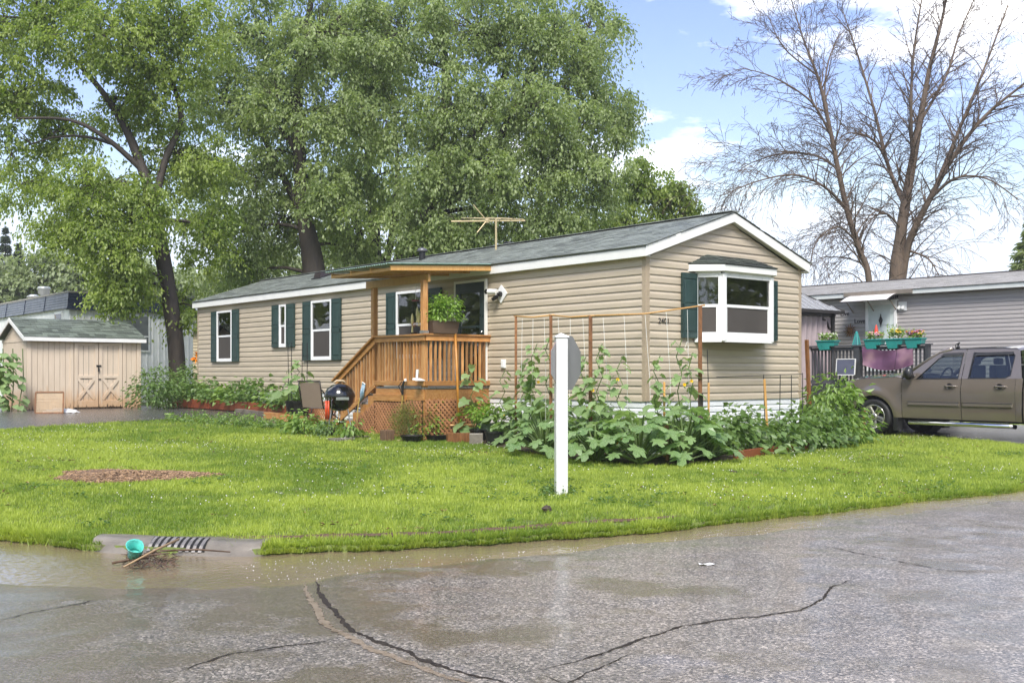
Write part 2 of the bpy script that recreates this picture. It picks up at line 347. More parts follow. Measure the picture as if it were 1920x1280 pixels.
mx = N(n, 'ShaderNodeMixShader', {0: fr.outputs[0], 1: mu.outputs[0], 2: gl.outputs[0]}); N(n, 'ShaderNodeOutputMaterial', {0: mx.outputs[0]})
xs = np.arange(-10, 16, .1)
def water_z(X, Y): return -.017 - .0085 * (curb(X) - Y) - .016 * np.clip(curb(X) - Y - .95, 0, 9) + .005 * fbm(X, Y, 31, 3.0, 2) + .03 * np.clip((X - .5) / 4, 0, 1)
tt = np.linspace(0, 1, 40); Xw = np.repeat(xs[:, None], 40, 1)
wd_ = np.interp(xs, [-10, -4.5, -2.5, -1.2, 0, 3, 6, 16], [3.0, 2.7, 2.5, 2.2, 2.0, 1.9, 2.0, 2.0])
Yw = curb(Xw) + .08 - tt[None, :] * wd_[:, None]
puddle = struct(link('water', gridmesh(None, None, water_z, 'water', m, Xw, Yw)))

# cracks in the asphalt: narrow dark fissures
m = mat('crack_fill', (.03, .024, .019), .75, var=.5, vs=30, spec=.2)
def crack(pts, w, dz=.004, seed=1):
    r = random.Random(seed); P = [onroad(*p) for p in pts]; q = []
    for i in range(len(P) - 1):
        k = max(2, int((P[i + 1] - P[i]).length / .03))
        q += [P[i].lerp(P[i + 1], j / k) for j in range(k)]
    q.append(P[-1]); L = []; off = 0
    for i, p in enumerate(q):
        d = (q[min(i + 1, len(q) - 1)] - q[max(i - 1, 0)]).normalized(); s = Vector((-d.y, d.x, 0)); off = off * .85 + r.uniform(-.008, .008)
        ww = w * r.uniform(.35, 1.3) * min(1, 5 * min(i, len(q) - 1 - i) / len(q) + .08)
        row = []
        for t in (-1, 1):
            c = p + s * (off + t * ww / 2); c.z = float(road_z(np.array(c.x), np.array(c.y))) + dz; row.append(c)
        L.append(row)
    return MB().grid(L)
mb = crack([(590, 1080), (603, 1118), (640, 1162), (720, 1202), (830, 1242), (985, 1283)], .03, seed=2)
struct(mb.build('road_crack', m)); struct(crack([(572, 1085), (588, 1125), (622, 1168), (702, 1212), (812, 1252), (960, 1292)], .05, dz=.0025, seed=12).build('silt', mat('brown_silt', (.15, .11, .07), .35, vs=30, col2=(.30, .24, .18), bump=.6, bs=90)))
struct(crack([(985, 1258), (1080, 1240), (1180, 1208), (1280, 1175), (1340, 1166), (1420, 1160), (1500, 1147), (1545, 1127), (1560, 1105), (1610, 1086)], .02, seed=3).build('road_crack', m))
struct(crack([(330, 1252), (430, 1222), (540, 1205), (640, 1192)], .016, seed=4).build('road_crack', m))
struct(crack([(0, 1158), (60, 1143), (150, 1128), (190, 1116)], .014, seed=5).build('road_crack', m))
struct(crack([(1500, 1022), (1560, 1029), (1640, 1048), (1760, 1072), (1900, 1082)], .012, seed=6).build('road_crack', m))
struct(crack([(1010, 1262), (1060, 1275), (1120, 1250), (1180, 1225)], .012, seed=7).build('road_crack', m))

# driveways
def sheet(name, pts, m, dz=.012, sub=10):
    P = [Vector((p[0], p[1], 0)) for p in pts]; A = []
    for i in range(sub + 1):                      # quad patch p0 p1 p2 p3
        u = i / sub; row = []
        for j in range(sub + 1):
            w = j / sub; p = P[0].lerp(P[1], u).lerp(P[3].lerp(P[2], u), w); p.z = float(lawn_z(np.array([p.x]), np.array([p.y]))[0]) + dz; row.append(p)
        A.append(row)
    return MB().grid(A).build(name, m, smooth=True)
e = [onlawn(*p) for p in ((-160, 822), (0, 806), (150, 796), (300, 787), (345, 784), (430, 789), (520, 796))]
far = [HW(-16, 21), HW(-9, 22), HW(-4, 22), HW(-.9, 20), HW(-.75, 17.6), HW(-.75, 13.6), HW(-.75, 10.4)]
A = []
for p, q in zip(e, far):
    row = []
    for t in np.linspace(0, 1, 14):
        c = Vector((p.x, p.y, 0)).lerp(Vector((q[0], q[1], 0)), t); c.z = float(lawn_z(np.array([c.x]), np.array([c.y]))[0]) + .014; row.append(c)
    A.append(row)
struct(MB().grid(A).build('driveway', M['asphalt_drive'], smooth=True))
d0, d1, d2 = onlawn(1590, 802), onlawn(1650, 811), onlawn(1920, 836)
dr = (d2 - d1).normalized(); d3 = d2 + dr * 6
gv = Vector((GV[0], GV[1], 0))
struct(sheet('driveway', [d3, d0, d0 + gv * 5, d3 + gv * 9], M['asphalt_drive'], sub=16))
DRIVE_L = [(p.x, p.y) for p in e] + [(q[0], q[1]) for q in far[::-1]]
DRIVE_R = [(p.x, p.y) for p in (d3, d0, d0 + gv * 5, d3 + gv * 9)]

# the worn line of bare earth just behind the kerb
L = []
for x in np.arange(-2.5, 1.7, .05):
    y = float(curb(x)) + .33 + .05 * math.sin(x * 2.3); w_ = .045 + .05 * abs(math.sin(x * 5.1) * math.sin(x * 1.7 + 1)); w_ *= min(1, (x + 2.55) * 3, (1.75 - x) * 3)
    L.append([(x, y + s * w_, float(lawn_z(np.array([x]), np.array([y + s * w_]))[0]) + .008) for s in (-1, 0, 1)])
struct(MB().grid(L).build('bare_earth', mat('bare_earth', (.11, .06, .035), .6, var=.5, vs=25, bump=.8, bs=60), smooth=True))
# mulch ring left by a felled tree
MC = onlawn(244, 893); MRX, MRY = 1.0, .62
ring = []
for k in range(40):
    a = 2 * math.pi * k / 40; r = 1 + .12 * math.sin(3 * a + 1) + .07 * math.sin(7 * a)
    x, y = MC.x + MRX * r * math.cos(a), MC.y + MRY * r * math.sin(a) + .16 * math.cos(a) ** 2 - .05; ring.append((x, y))
mb = MB(); zc = lambda x, y: float(lawn_z(np.array([x]), np.array([y]))[0])
mb.add([(MC.x, MC.y, zc(MC.x, MC.y) + .05)] + [((MC.x + x) / 2, (MC.y + y) / 2, zc(x, y) + .04) for x, y in ring] + [(x, y, zc(x, y) + .006) for x, y in ring],
       [(0, 1 + k, 1 + (k + 1) % 40) for k in range(40)] + [(1 + k, 41 + k, 41 + (k + 1) % 40, 1 + (k + 1) % 40) for k in range(40)])
struct(mb.build('mulch_bed', mat('mulch', (.15, .085, .045), .7, var=.5, vs=30, bump=.8, bs=60), smooth=True))
mb = MB(); MULCH = [(x, y) for x, y in ring]
for k in range(2600):
    a = rnd.random() * 6.283; r = math.sqrt(rnd.random()) * .97; i = int(a / 6.2832 * 40) % 40
    u_ = a / 6.2832 * 40 - i; q0, q1 = ring[i], ring[(i + 1) % 40]; x = MC.x + (q0[0] + (q1[0] - q0[0]) * u_ - MC.x) * r; y = MC.y + (q0[1] + (q1[1] - q0[1]) * u_ - MC.y) * r
    T = Matrix.Translation((x, y, zc(x, y) + .05 * (1 - r) + .014)) @ Matrix.Rotation(rnd.random() * 6.28, 4, 'Z') @ Matrix.Rotation(rnd.uniform(-.5, .5), 4, 'X') @ Matrix.Rotation(rnd.uniform(-.4, .4), 4, 'Y')
    mb.obox(T, rnd.uniform(.02, .07), rnd.uniform(.008, .02), .006)
tag(mb.build('wood_chips', mat('wood_chip', (.25, .155, .085), .6, island=.6, vs=20, var=.2)), 'brown shredded wood chips spread over the bare oval in the lawn', 'wood chips', kind='stuff')

# storm drain: concrete apron with a ribbed iron grate
t = thing('storm_drain', (-2.72, 8.62, 0), 0, 'ribbed iron storm drain set in a wet concrete kerb inlet', 'storm drain')
prof = [(.20, .085), (.07, .088), (.0, .075), (-.06, .042), (-.10, -.005), (-.20, -.05), (-.5, -.09)]
def drain_y(x): return float(curb(x - 2.72)) - 8.62 + .06
L = []
for i in range(25):
    x = -.78 + 1.5 * i / 24; k = 1 - .5 * abs((x + .02) / .76) ** 3
    L.append([(x, drain_y(x) + y * (1 if y > 0 else k), z * (1 if z > 0 else k) + .004 * math.sin(x * 9)) for y, z in prof])
MB().grid(L).build('concrete_apron', M['concrete'], t, smooth=True)
gr = mat('wet_iron', (.20, .185, .175), .3, metal=.3, var=.3, vs=20); dk_ = mat('drain_hole', (.006, .006, .006), .9)
L = [[(x, drain_y(x) + y, z + .006) for y, z in ((.065, .094), (.0, .079), (-.06, .048), (-.095, .002))] for x in np.linspace(-.25, .235, 12)]; MB().grid(L).build('drain_opening', dk_, t)
for k in range(9):
    x = -.215 + .055 * k; q = [(.07, .101), (.05, .101), (.0, .086), (-.06, .055), (-.098, .006)]; sk_ = .03
    A = [(x + sk_ * n_ / 4 * -1 - .014, drain_y(x) + y, z) for n_, (y, z) in enumerate(q)]; B_ = [(p[0] + .028, p[1], p[2]) for p in A]
    mb = MB().grid([A, B_]); mb.grid([[(p[0], p[1] + .01, p[2] - .02) for p in A], A]); mb.grid([B_, [(p[0], p[1] + .01, p[2] - .02) for p in B_]]); mb.build('bar', gr, t)
m = mat('wet_stick', (.10, .06, .035), .5, var=.4, vs=20)
for k, (p, q, r) in enumerate((((395 - 60, 1010, .12), (232, 1062, .03), .011), ((300, 1032, .08), (432, 1034, .05), .009), ((228, 1052, .0), (300, 1038, .06), .012),
                            ((210, 1055, .0), (280, 1046, .02), .010), ((250, 1050, .02), (318, 1036, .08), .007), ((245, 1046, .03), (330, 1030, .09), .006))):
    P, Q = onroad(p[0], p[1], p[2]), onroad(q[0], q[1], q[2]); mid = P.lerp(Q, .5) + Vector((.01, .02, .012))
    s = MB().tube([P, mid, Q], [r, r * .9, r * .6], 5).build('stick', mat('pale_stick', (.36, .24, .13), .5) if k == 0 else m, smooth=True)
    tag(s, ['pale straight stick leaning across the grate bars', 'long dark twig lying along the foot of the grate', 'thick dark twig washed up left of the grate', 'low dark twig lying in the muddy water by the drain',
            'thin twig in the heap below the teal cup', 'thinnest twig tangled in front of the grate bars'][k], 'stick', 'sticks washed against the storm drain')
mb = MB()
for k in range(120):
    P = onroad(rnd.uniform(235, 330), rnd.uniform(1036, 1062), -.01 + rnd.random() * .03)
    T = Matrix.Translation(P) @ Matrix.Rotation(rnd.random() * 6, 4, 'Z') @ Matrix.Rotation(rnd.uniform(-.5, .5), 4, 'Y'); mb.obox(T, rnd.uniform(.02, .12), rnd.uniform(.004, .012), .004)
tag(mb.build('leaf_debris', mat('debris', (.10, .06, .04), .5, island=.7)), 'brown leaf bits and twig fragments heaped in front of the drain', 'debris', kind='stuff')
P = onroad(252, 1031, .09); T = Matrix.Translation(P) @ Matrix.Rotation(.5, 4, 'Y') @ Matrix.Rotation(.6, 4, 'X')
cup = thing('crushed_cup', (0, 0, 0), 0, 'crushed teal plastic cup lodged left of the storm drain grate', 'cup')
mb = MB(); mb.lathe([(.03, -.06), (.05, -.05), (.058, 0), (.066, .05), (.068, .055), (.06, .05), (.045, -.03)], 14, T, cap=False)
mb.v = [(x + .008 * math.sin(40 * z + 9 * x), y + .01 * math.sin(50 * x), z) for x, y, z in mb.v]
mb.build('cup_body', mat('teal_plastic', (.11, .55, .47), .3, var=.2, vs=30), cup, smooth=True)
MB().lathe([(.0, -.061), (.028, -.0605), (.03, -.056)], 14, T, cap=False).build('cup_base', mat('pale_teal_plastic', (.30, .66, .60), .3), cup)
P = onroad(1325, 1061); mb = MB().grid([[(P.x - .06 + .03 * i, P.y - .03 + .03 * j, float(road_z(np.array(P.x), np.array(P.y))) + .008 + .006 * math.sin(i * 2 + j)) for j in range(3)] for i in range(5)])
tag(mb.build('paper_scrap', M['white'], smooth=True), 'small scrap of white paper lying on the wet road', 'litter')
P = onlawn(1026, 958); mb = MB().lathe([(.0, .0), (.04, .005), (.05, .03), (.038, .055), (.0, .062)], 8, Matrix.Translation(P), cap=False)
mb.v = [(x + .012 * math.sin(z * 90 + x * 60), y + .012 * math.sin(x * 80), z) for x, y, z in mb.v]
tag(mb.build('dirt_clod', M['soil'], smooth=False), 'dark clod of soil on the grass in front of the sign post', 'clod')
P = onlawn(1375, 886); mb = MB().lathe([(.0, .0), (.05, .005), (.05, .02), (.0, .035)], 7, Matrix.Translation(P), cap=False)
tag(mb.build('dirt_clod', M['soil']), 'flat dark clod of soil on the grass below the big zucchini leaves', 'clod')
# bubbles thrown up by the rain on the runoff
mb = MB()
for k in range(480):
    px = rnd.uniform(450, 1850); X_ = (px - 960) / FPX; f = rnd.random() ** 1.3
    y = np.interp(px, [450, 960, 1200, 1500, 1850], [1048, 1030, 1012, 985, 945]) + f * 38; P = onroad(px, y)
    if P.y > curb(P.x) - .05: continue
    r = rnd.uniform(.0015, .0045); z = float(water_z(np.array(P.x), np.array(P.y)))
    mb.lathe([(r, 0), (r * .8, r * .6), (r * .3, r)], 6, Matrix.Translation((P.x, P.y, z)))
m = mat('froth', (.75, .76, .76), .2, var=.1); tag(mb.build('rain_bubbles', m, smooth=True), 'tiny white bubbles raised by rain on the gutter runoff', 'bubbles', kind='stuff')

# ================================================================ the tan mobile home
def course_profile(h, o=.024):
    return [(.002, 0), (o * .75, .006), (o, 0), (o * .92, h * .55), (o * .38, h * .80), (o * .16, h + .012), (0, h + .012)]
def course_mesh(name, x0, x1, h, m, o=.024, x0t=None, x1t=None):   # runs along +x, outward = -y
    p = course_profile(h, o); x0t = x0 if x0t is None else x0t; x1t = x1 if x1t is None else x1t
    a = [(x0 + (x0t - x0) * z / h, -q, z) for q, z in p]; b = [(x1 + (x1t - x1) * z / h, -q, z) for q, z in p]
    return MB().prism(b, a).mesh(name, m)
def shingles(parent, name, m, ylen, x0, z0, x1, z1, y0=0, exposure=.14, tab=.3, seed=1, th=.012):
    """tabs laid in courses on the slope from the eave (x0,z0) up to the ridge (x1,z1), running along y"""
    r = random.Random(seed); d = Vector((x1 - x0, 0, z1 - z0)); L = d.length; d.normalize(); nrm = Vector((-d.z, 0, d.x));
    if nrm.z < 0: nrm = -nrm
    mb = MB(); k = int(L / exposure); ex = L / k
    for i in range(k):
        y = y0 - r.random() * tab
        while y < y0 + ylen:
            w = tab * r.choice((.5, .75, 1, 1)); ya, yb = max(y, y0), min(y + w - .006, y0 + ylen); y += w
            if yb - ya < .02: continue
            b = Vector((x0, 0, z0)) + d * (ex * i - .004 * r.random()); t = b + d * (ex * 1.15); q = th * r.uniform(.8, 1.3)
            P = []
            for base, off in ((b, 0), (b, 0), (t, 0), (t, 0)): pass
            P = [b + Vector((0, ya, 0)), b + Vector((0, yb, 0)), t + Vector((0, yb, 0)), t + Vector((0, ya, 0))]
            if i == k - 1: P[2] = Vector((x1, yb, z1)); P[3] = Vector((x1, ya, z1))
            top = [P[0] + nrm * q, P[1] + nrm * q, P[2] + nrm * .004, P[3] + nrm * .004]
            mb.hexa([tuple(p) for p in P] + [tuple(p) for p in top])
    o = mb.build(name, m, parent); o['kind'] = 'stuff'; return o
MZ = Matrix.Rotation(R(-90), 4, 'Z')
home = thing('mobile_home', (C0[0], C0[1], 0), ROT, 'tan vinyl sided mobile home with green shutters, white trim and a bay window', 'mobile home')
HWD, HLN = 4.18, 17.36
MB().box(.004, HWD - .004, .004, HLN - .004, 1.0, 3.34).build('wall', M['siding'], home)
MB().prism([(.03, .004, 3.34), (HWD - .03, .004, 3.34), (HWD / 2, .004, 4.06)], [(.03, HLN, 3.34), (HWD - .03, HLN, 3.34), (HWD / 2, HLN, 4.06)]).build('gable_wall', M['siding'], home)
MB().box(.02, HWD - .02, .02, HLN - .02, .0, 1.0).build('foundation', M['skirt'], home)
CH = 2.31 / 18
ms = course_mesh('siding_board', -HLN + .06, -.06, CH, M['siding'])
mg = course_mesh('siding_board', .06, HWD - .06, CH, M['siding'])
for k in range(18):
    link('siding_board', ms, home, loc=(0, 0, 1.0 + CH * k), rot=(0, 0, R(-90))); link('siding_board', mg, home, loc=(0, 0, 1.0 + CH * k))
SL = .354
for k in range(6):
    z = 3.31 + CH * k; f = lambda z: max(0, (z - 3.31) / SL)
    a0, a1 = f(z) + .0, min(f(z + CH), HWD / 2 - .01)
    if a0 < HWD / 2 - .05: link('siding_board', course_mesh('siding_board', a0, HWD - a0, CH, M['siding'], x0t=a1, x1t=HWD - a1), home, loc=(0, 0, z))
sk = course_mesh('skirting_board', -HLN + .02, -.02, .1, M['skirt'], .02); sg = course_mesh('skirting_board', .02, HWD - .02, .1, M['skirt'], .02)
for k in range(10):
    if k >= 3: link('skirting_board', sk, home, loc=(.015, 0, .1 * k), rot=(0, 0, R(-90)))
    link('skirting_board', sg, home, loc=(0, .015, .1 * k))
for k, (x, y) in enumerate(((0, 0), (HWD, 0), (0, HLN), (HWD, HLN))):
    sx = -1 if x == 0 else 1; sy = -1 if y == 0 else 1
    mb = MB(); mb.box(min(x + sx * .022, x - sx * .075), max(x + sx * .022, x - sx * .075), min(y + sy * .022, y - sy * .075), max(y + sy * .022, y - sy * .075), 1.0, 3.4)
    mb.build('corner_trim', M['trim_tan'], home, bevel=.006)
# roof
MB().prism([(-.13, -.12, 3.46), (HWD / 2, -.12, 4.19), (HWD + .13, -.12, 3.46), (HWD + .13, -.12, 3.49), (HWD / 2, -.12, 4.22), (-.13, -.12, 3.49)][::-1],
           [(-.13, HLN + .1, 3.46), (HWD / 2, HLN + .1, 4.19), (HWD + .13, HLN + .1, 3.46), (HWD + .13, HLN + .1, 3.49), (HWD / 2, HLN + .1, 4.22), (-.13, HLN + .1, 3.49)][::-1]).build('roof', M['shingle'], home)
shingles(home, 'roof_shingles', M['shingle'], HLN + .26, -.155, 3.488, HWD / 2, 4.232, -.15, seed=4)
shingles(home, 'roof_shingles', M['shingle'], HLN + .26, HWD + .155, 3.488, HWD / 2, 4.232, -.15, seed=5)
mb = MB()
for k in range(58): mb.bar((HWD / 2, -.15 + k * .305, 4.24), (HWD / 2, -.15 + k * .305 + .3, 4.243), .22, .012)
o = mb.build('ridge_cap', M['shingle'], home); o['kind'] = 'stuff'
MB().box(-.13, -.11, -.11, HLN + .1, 3.315, 3.48).build('fascia', M['white'], home, bevel=.004)
MB().box(HWD + .11, HWD + .13, -.11, HLN + .1, 3.315, 3.48).build('fascia', M['white'], home, bevel=.004)
MB().box(-.11, .0, -.10, HLN + .08, 3.322, 3.336).build('soffit', M['white'], home)
MB().box(HWD, HWD + .11, -.10, HLN + .08, 3.322, 3.336).build('soffit', M['white'], home)
for s in (0, 1):
    fx = lambda x: x if s == 0 else HWD - x
    for y0, y1 in ((-.13, -.108), (HLN + .1, HLN + .12)):
        q = [(-.13, 3.315), (HWD / 2, 4.06), (HWD / 2, 4.212), (-.13, 3.482)]
        A = [(fx(x), y0, z) for x, z in q]; B = [(fx(x), y1, z) for x, z in q]
        (MB().prism(A, B) if s == 0 else MB().prism(A[::-1], B[::-1])).build('rake_board', M['white'], home, bevel=.003)
    q = [(-.11, 3.335), (HWD / 2, 4.075), (HWD / 2, 4.09), (-.11, 3.35)]
    A = [(fx(x), -.108, z) for x, z in q]; B = [(fx(x), .0, z) for x, z in q]
    MB().prism(A, B).build('rake_soffit', M['white'], home)
# windows: local x to the right seen from outside, outward -y
def shutter_mesh(w, h):
    mb = MB(); mb.box(0, w, -.045, -.012, 0, h); st, t = .045, .0
    q = [(.09, h * .45), (h * .52, h - .09)]
    for z0, z1 in q:
        x0, x1 = st, w - st; e_ = .028
        mb.add([(x0, -.0455, z0), (x1, -.0455, z0), (x1, -.0455, z1), (x0, -.0455, z1), (x0 + .012, -.036, z0 + .012), (x1 - .012, -.036, z0 + .012), (x1 - .012, -.036, z1 - .012), (x0 + .012, -.036, z1 - .012),
                (x0 + e_, -.054, z0 + e_), (x1 - e_, -.054, z0 + e_), (x1 - e_, -.054, z1 - e_), (x0 + e_, -.054, z1 - e_)],
               [(0, 1, 5, 4), (1, 2, 6, 5), (2, 3, 7, 6), (3, 0, 4, 7), (4, 5, 9, 8), (5, 6, 10, 9), (6, 7, 11, 10), (7, 4, 8, 11), (8, 9, 10, 11)])
    for x0, x1, z0, z1 in ((0, w, 0, .09), (0, w, h - .09, h), (0, w, h * .45, h * .52), (0, st, .09, h - .09), (w - st, w, .09, h - .09)):
        mb.box(x0, x1, -.0555, -.044, z0, z1)
    return mb.mesh('shutter', M['shutter'])
def sash_window(w, h, parent, loc, rz, curtain=None, deep=0):
    mb = MB(); f = .055
    for q in ((0, f, 0, h), (w - f, w, 0, h), (f, w - f, 0, f), (f, w - f, h - f, h)): mb.box(q[0], q[1], -.06, -.01, q[2], q[3])
    o = mb.build('window', M['vinyl'], parent, bevel=.005); o.location = loc; o.rotation_euler = (0, 0, rz)
    mb = MB(); zc_ = h * .5
    mb.box(f, w - f, -.05, -.022, zc_ - .025, zc_ + .025)
    for x0, x1 in ((f, f + .035), (w - f - .035, w - f)): mb.box(x0, x1, -.046, -.022, f, zc_ - .025)
    mb.box(f + .035, w - f - .035, -.046, -.022, f, f + .035)
    mb.build('sash', M['vinyl'], o, bevel=.003)
    MB().box(f, w - f, -.036, -.026, zc_ + .025, h - f).build('pane', M['glass_clear'], o)
    MB().box(f + .035, w - f - .035, -.036, -.026, f + .035, zc_ - .025).build('insect_screen', M['screen'], o)
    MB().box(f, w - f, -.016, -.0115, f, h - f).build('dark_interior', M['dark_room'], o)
    if curtain:
        for x0, x1, z0 in curtain:
            L = [[(x0 + (x1 - x0) * i / 8, -.0205 - .003 * math.sin(i * 2.4), z) for z in (z0, h - f)] for i in range(9)]; MB().grid(L).build('curtain', M['curtain'], o, smooth=True)
    return o
m, n = newmat('clear_glass'); tr = N(n, 'ShaderNodeBsdfTransparent', {0: (.8, .83, .82, 1)}); gl = N(n, 'ShaderNodeBsdfGlossy', {0: (1, 1, 1, 1), 'Roughness': .02})
fr = N(n, 'ShaderNodeFresnel', {0: 1.55}); fa = N(n, 'ShaderNodeMath', {0: fr.outputs[0], 1: 1.7}, operation='MULTIPLY', use_clamp=True)
mx = N(n, 'ShaderNodeMixShader', {0: fa.outputs[0], 1: tr.outputs[0], 2: gl.outputs[0]}); N(n, 'ShaderNodeOutputMaterial', {0: mx.outputs[0]}); M['glass_clear'] = m
m, n = newmat('tinted_glass'); tr = N(n, 'ShaderNodeBsdfTransparent', {0: (.60, .66, .63, 1)}); gl = N(n, 'ShaderNodeBsdfGlossy', {0: (1, 1, 1, 1), 'Roughness': .02}); fr = N(n, 'ShaderNodeFresnel', {0: 1.5}); fa = N(n, 'ShaderNodeMath', {0: fr.outputs[0], 1: 2.2}, operation='MULTIPLY', use_clamp=True)
mx = N(n, 'ShaderNodeMixShader', {0: fa.outputs[0], 1: tr.outputs[0], 2: gl.outputs[0]}); N(n, 'ShaderNodeOutputMaterial', {0: mx.outputs[0]}); M['truckglass'] = m
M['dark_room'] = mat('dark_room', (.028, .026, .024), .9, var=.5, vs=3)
WL = -R(90)
for (y0, y1, z0, z1, s0, s1, cur) in ((15.03, 15.97, 1.77, 3.16, 14.64, 16.35, [(.45, .75, .95)]), (11.97, 12.33, 2.10, 3.16, 11.56, 12.73, None),
                                 (9.78, 10.72, 1.76, 3.17, 9.37, 11.14, None), (5.92, 7.09, 1.76, 3.17, 5.48, 7.48, None)):
    sash_window(y1 - y0, z1 - z0, home, (-.02, y1, z0), WL, cur)
    for yb, ya in ((s1, y1), (y0, s0)):
        link('shutter', shutter_mesh(yb - ya - .015, z1 - z0), home, loc=(-.02, yb - .005, z0), rot=(0, 0, WL))
# front door with its storm door
o = MB().box(0, .05, -.06, -.01, 0, 2.05).box(.96, 1.01, -.06, -.01, 0, 2.05).box(.05, .96, -.06, -.01, 2.0, 2.05).build('door_frame', M['white'], home, bevel=.004); o.location = (-.02, 5.04, 1.2); o.rotation_euler.z = WL
d = MB().box(.05, .20, -.05, -.015, 0, 2.0).box(.81, .96, -.05, -.015, 0, 2.0).box(.20, .81, -.05, -.015, 1.80, 2.0).box(.20, .81, -.05, -.015, 0, .2).box(.20, .81, -.05, -.015, 1.12, 1.17).build('storm_door', M['doorgreen'], home, bevel=.004)
d.location = o.location; d.rotation_euler.z = WL
MB().box(.2, .81, -.036, -.03, 1.17, 1.80).build('pane', M['glass_clear'], d); MB().box(.2, .81, -.036, -.03, .2, 1.12).build('pane', M['glass_clear'], d)
L = [[(.2 + .61 * i / 16, -.02 - .004 * math.sin(i * 1.9), z) for z in (.2, 1.8)] for i in range(17)]; MB().grid(L).build('lace_curtain', mat('lace', (.22, .20, .17), .8, var=.4, vs=5, stretch=(6, 6, 1)), d, smooth=True)
MB().lathe([(0, 0), (.028, .005), (.03, .03), (.015, .05), (0, .052)], 10, Matrix.Translation((.885, -.05, .88)) @ Matrix.Rotation(R(90), 4, 'X'), cap=False).build('door_knob', mat('brass', (.55, .42, .2), .25, metal=1), d, smooth=True)
MB().lathe([(0, 0), (.024, .004), (.024, .02), (0, .025)], 10, Matrix.Translation((.885, -.05, 1.04)) @ Matrix.Rotation(R(90), 4, 'X'), cap=False).build('dead_bolt', M['chrome'], d, smooth=True)
# floodlight on a diamond plate, outlet cover
t = thing('flood_light', (0, 0, 0), 0); t.parent = home; t.location = (-.015, 3.62, 2.93); t.rotation_euler.z = WL
MB().prism([(0, 0, .17), (.17, 0, 0), (0, 0, -.17), (-.17, 0, 0)], [(0, -.03, .17), (.17, -.03, 0), (0, -.03, -.17), (-.17, -.03, 0)]).build('mounting_plate', M['vinyl'], t)
MB().lathe([(.0, 0), (.05, .0), (.05, .05), (.02, .06), (.02, .1)], 10, Matrix.Translation((0, -.03, 0)) @ Matrix.Rotation(R(90), 4, 'X')).build('mount', M['dark'], t)
MB().tube([(.0, -.13, .04), (-.2, -.16, .05)], [.05, .055], 10).build('lamp_head', M['white'], t); MB().tube([(-.2, -.16, .05), (-.27, -.165, .055)], [.03, .05], 10).build('lamp_lens', M['glass'], t)
MB().tube([(.0, -.12, -.05), (-.1, -.15, -.1)], .035, 10).build('sensor', M['dark'], t)
o = MB().box(-.055, .055, -.04, 0, -.08, .08).box(-.04, .04, -.05, -.04, -.065, .065).build('outlet_cover', M['vinyl'], home, bevel=.005); o.location = (-.02, 3.55, 1.63); o.rotation_euler.z = WL
# bay window on the gable end
bay = home
PT = [(1.2, 0), (1.47, -.35), (2.76, -.35), (3.03, 0)]
for i in range(3):
    p, q = Vector((*PT[i], 0)), Vector((*PT[i + 1], 0)); w = (q - p).length; rz = math.atan2(q.y - p.y, q.x - p.x)
    s = sash_window(w, 1.06, bay, (p.x, p.y, 2.05), rz, [(.06, w - .06, .86)]); s.name = 'bay_window'
    mb = MB().box(0, w, -.07, .0, -.075, -.002).box(.01, w - .01, -.055, 0, 1.062, 1.13)
    mb.build('sill', M['vinyl'], bay, loc=(p.x, p.y, 2.05)).rotation_euler.z = rz
for x, y in PT[1:3]: MB().box(x - .045, x + .045, y - .075, y + .02, 1.99, 3.12).build('mullion', M['vinyl'], bay, bevel=.01)
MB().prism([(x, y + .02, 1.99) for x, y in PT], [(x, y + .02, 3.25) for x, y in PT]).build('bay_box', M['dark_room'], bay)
PR = [(1.0, 0), (1.40, -.47), (2.83, -.47), (3.23, 0)]
MB().prism([(x, y, 3.15) for x, y in PR], [(x, y, 3.262) for x, y in PR]).build('bay_fascia', M['white'], bay, bevel=.006)
M['bay_shingle'] = mat('dark_bay_shingle', (.045, .055, .048), .45, var=.3, vs=30, bump=.5, bs=160, island=.5)
rt = [(1.5, 0, 3.47), (2.73, 0, 3.47)]; P3 = [(x, y - .02 if y else 0, 3.268) for x, y in PR]
faces = [[P3[0], P3[1], rt[0]], [P3[1], P3[2], rt[1], rt[0]], [P3[2], P3[3], rt[1]]]
mb = MB()
for fc in faces:                                             # shingle courses on each facet
    b0, b1 = Vector(fc[0]), Vector(fc[1]); t0 = Vector(fc[-1]); t1 = Vector(fc[2]); k = 5
    nn = (b1 - b0).cross(t0 - b0).normalized(); nn = nn if nn.z > 0 else -nn
    for i in range(k):
        u, w = i / k, min(1, (i + 1.15) / k); la, lb = b0.lerp(t0, u), b1.lerp(t1, u); ua, ub = b0.lerp(t0, w), b1.lerp(t1, w); nt_ = max(1, int((lb - la).length / .22))
        for j in range(nt_):
            s0, s1 = j / nt_ + .006, (j + 1) / nt_ - .006; hgt = nn * .012 * rnd.uniform(.7, 1.4)
            q = [la.lerp(lb, s0), la.lerp(lb, s1), ua.lerp(ub, s1), ua.lerp(ub, s0)]; mb.hexa([tuple(p) for p in q] + [tuple(q[0] + hgt), tuple(q[1] + hgt), tuple(q[2] + nn * .003), tuple(q[3] + nn * .003)])
o = mb.build('bay_shingles', M['bay_shingle'], bay); o['kind'] = 'stuff'
MB().prism([P3[0], P3[1], P3[2], P3[3]], [(1.5, -.001, 3.465), (1.52, -.002, 3.465), (2.71, -.002, 3.465), (2.73, -.001, 3.465)]).build('bay_roof', M['bay_shingle'], bay)
for xs_ in (.81, 3.0):
    link('shutter', shutter_mesh(.40, 1.08), home, loc=(xs_, -.02, 2.04))
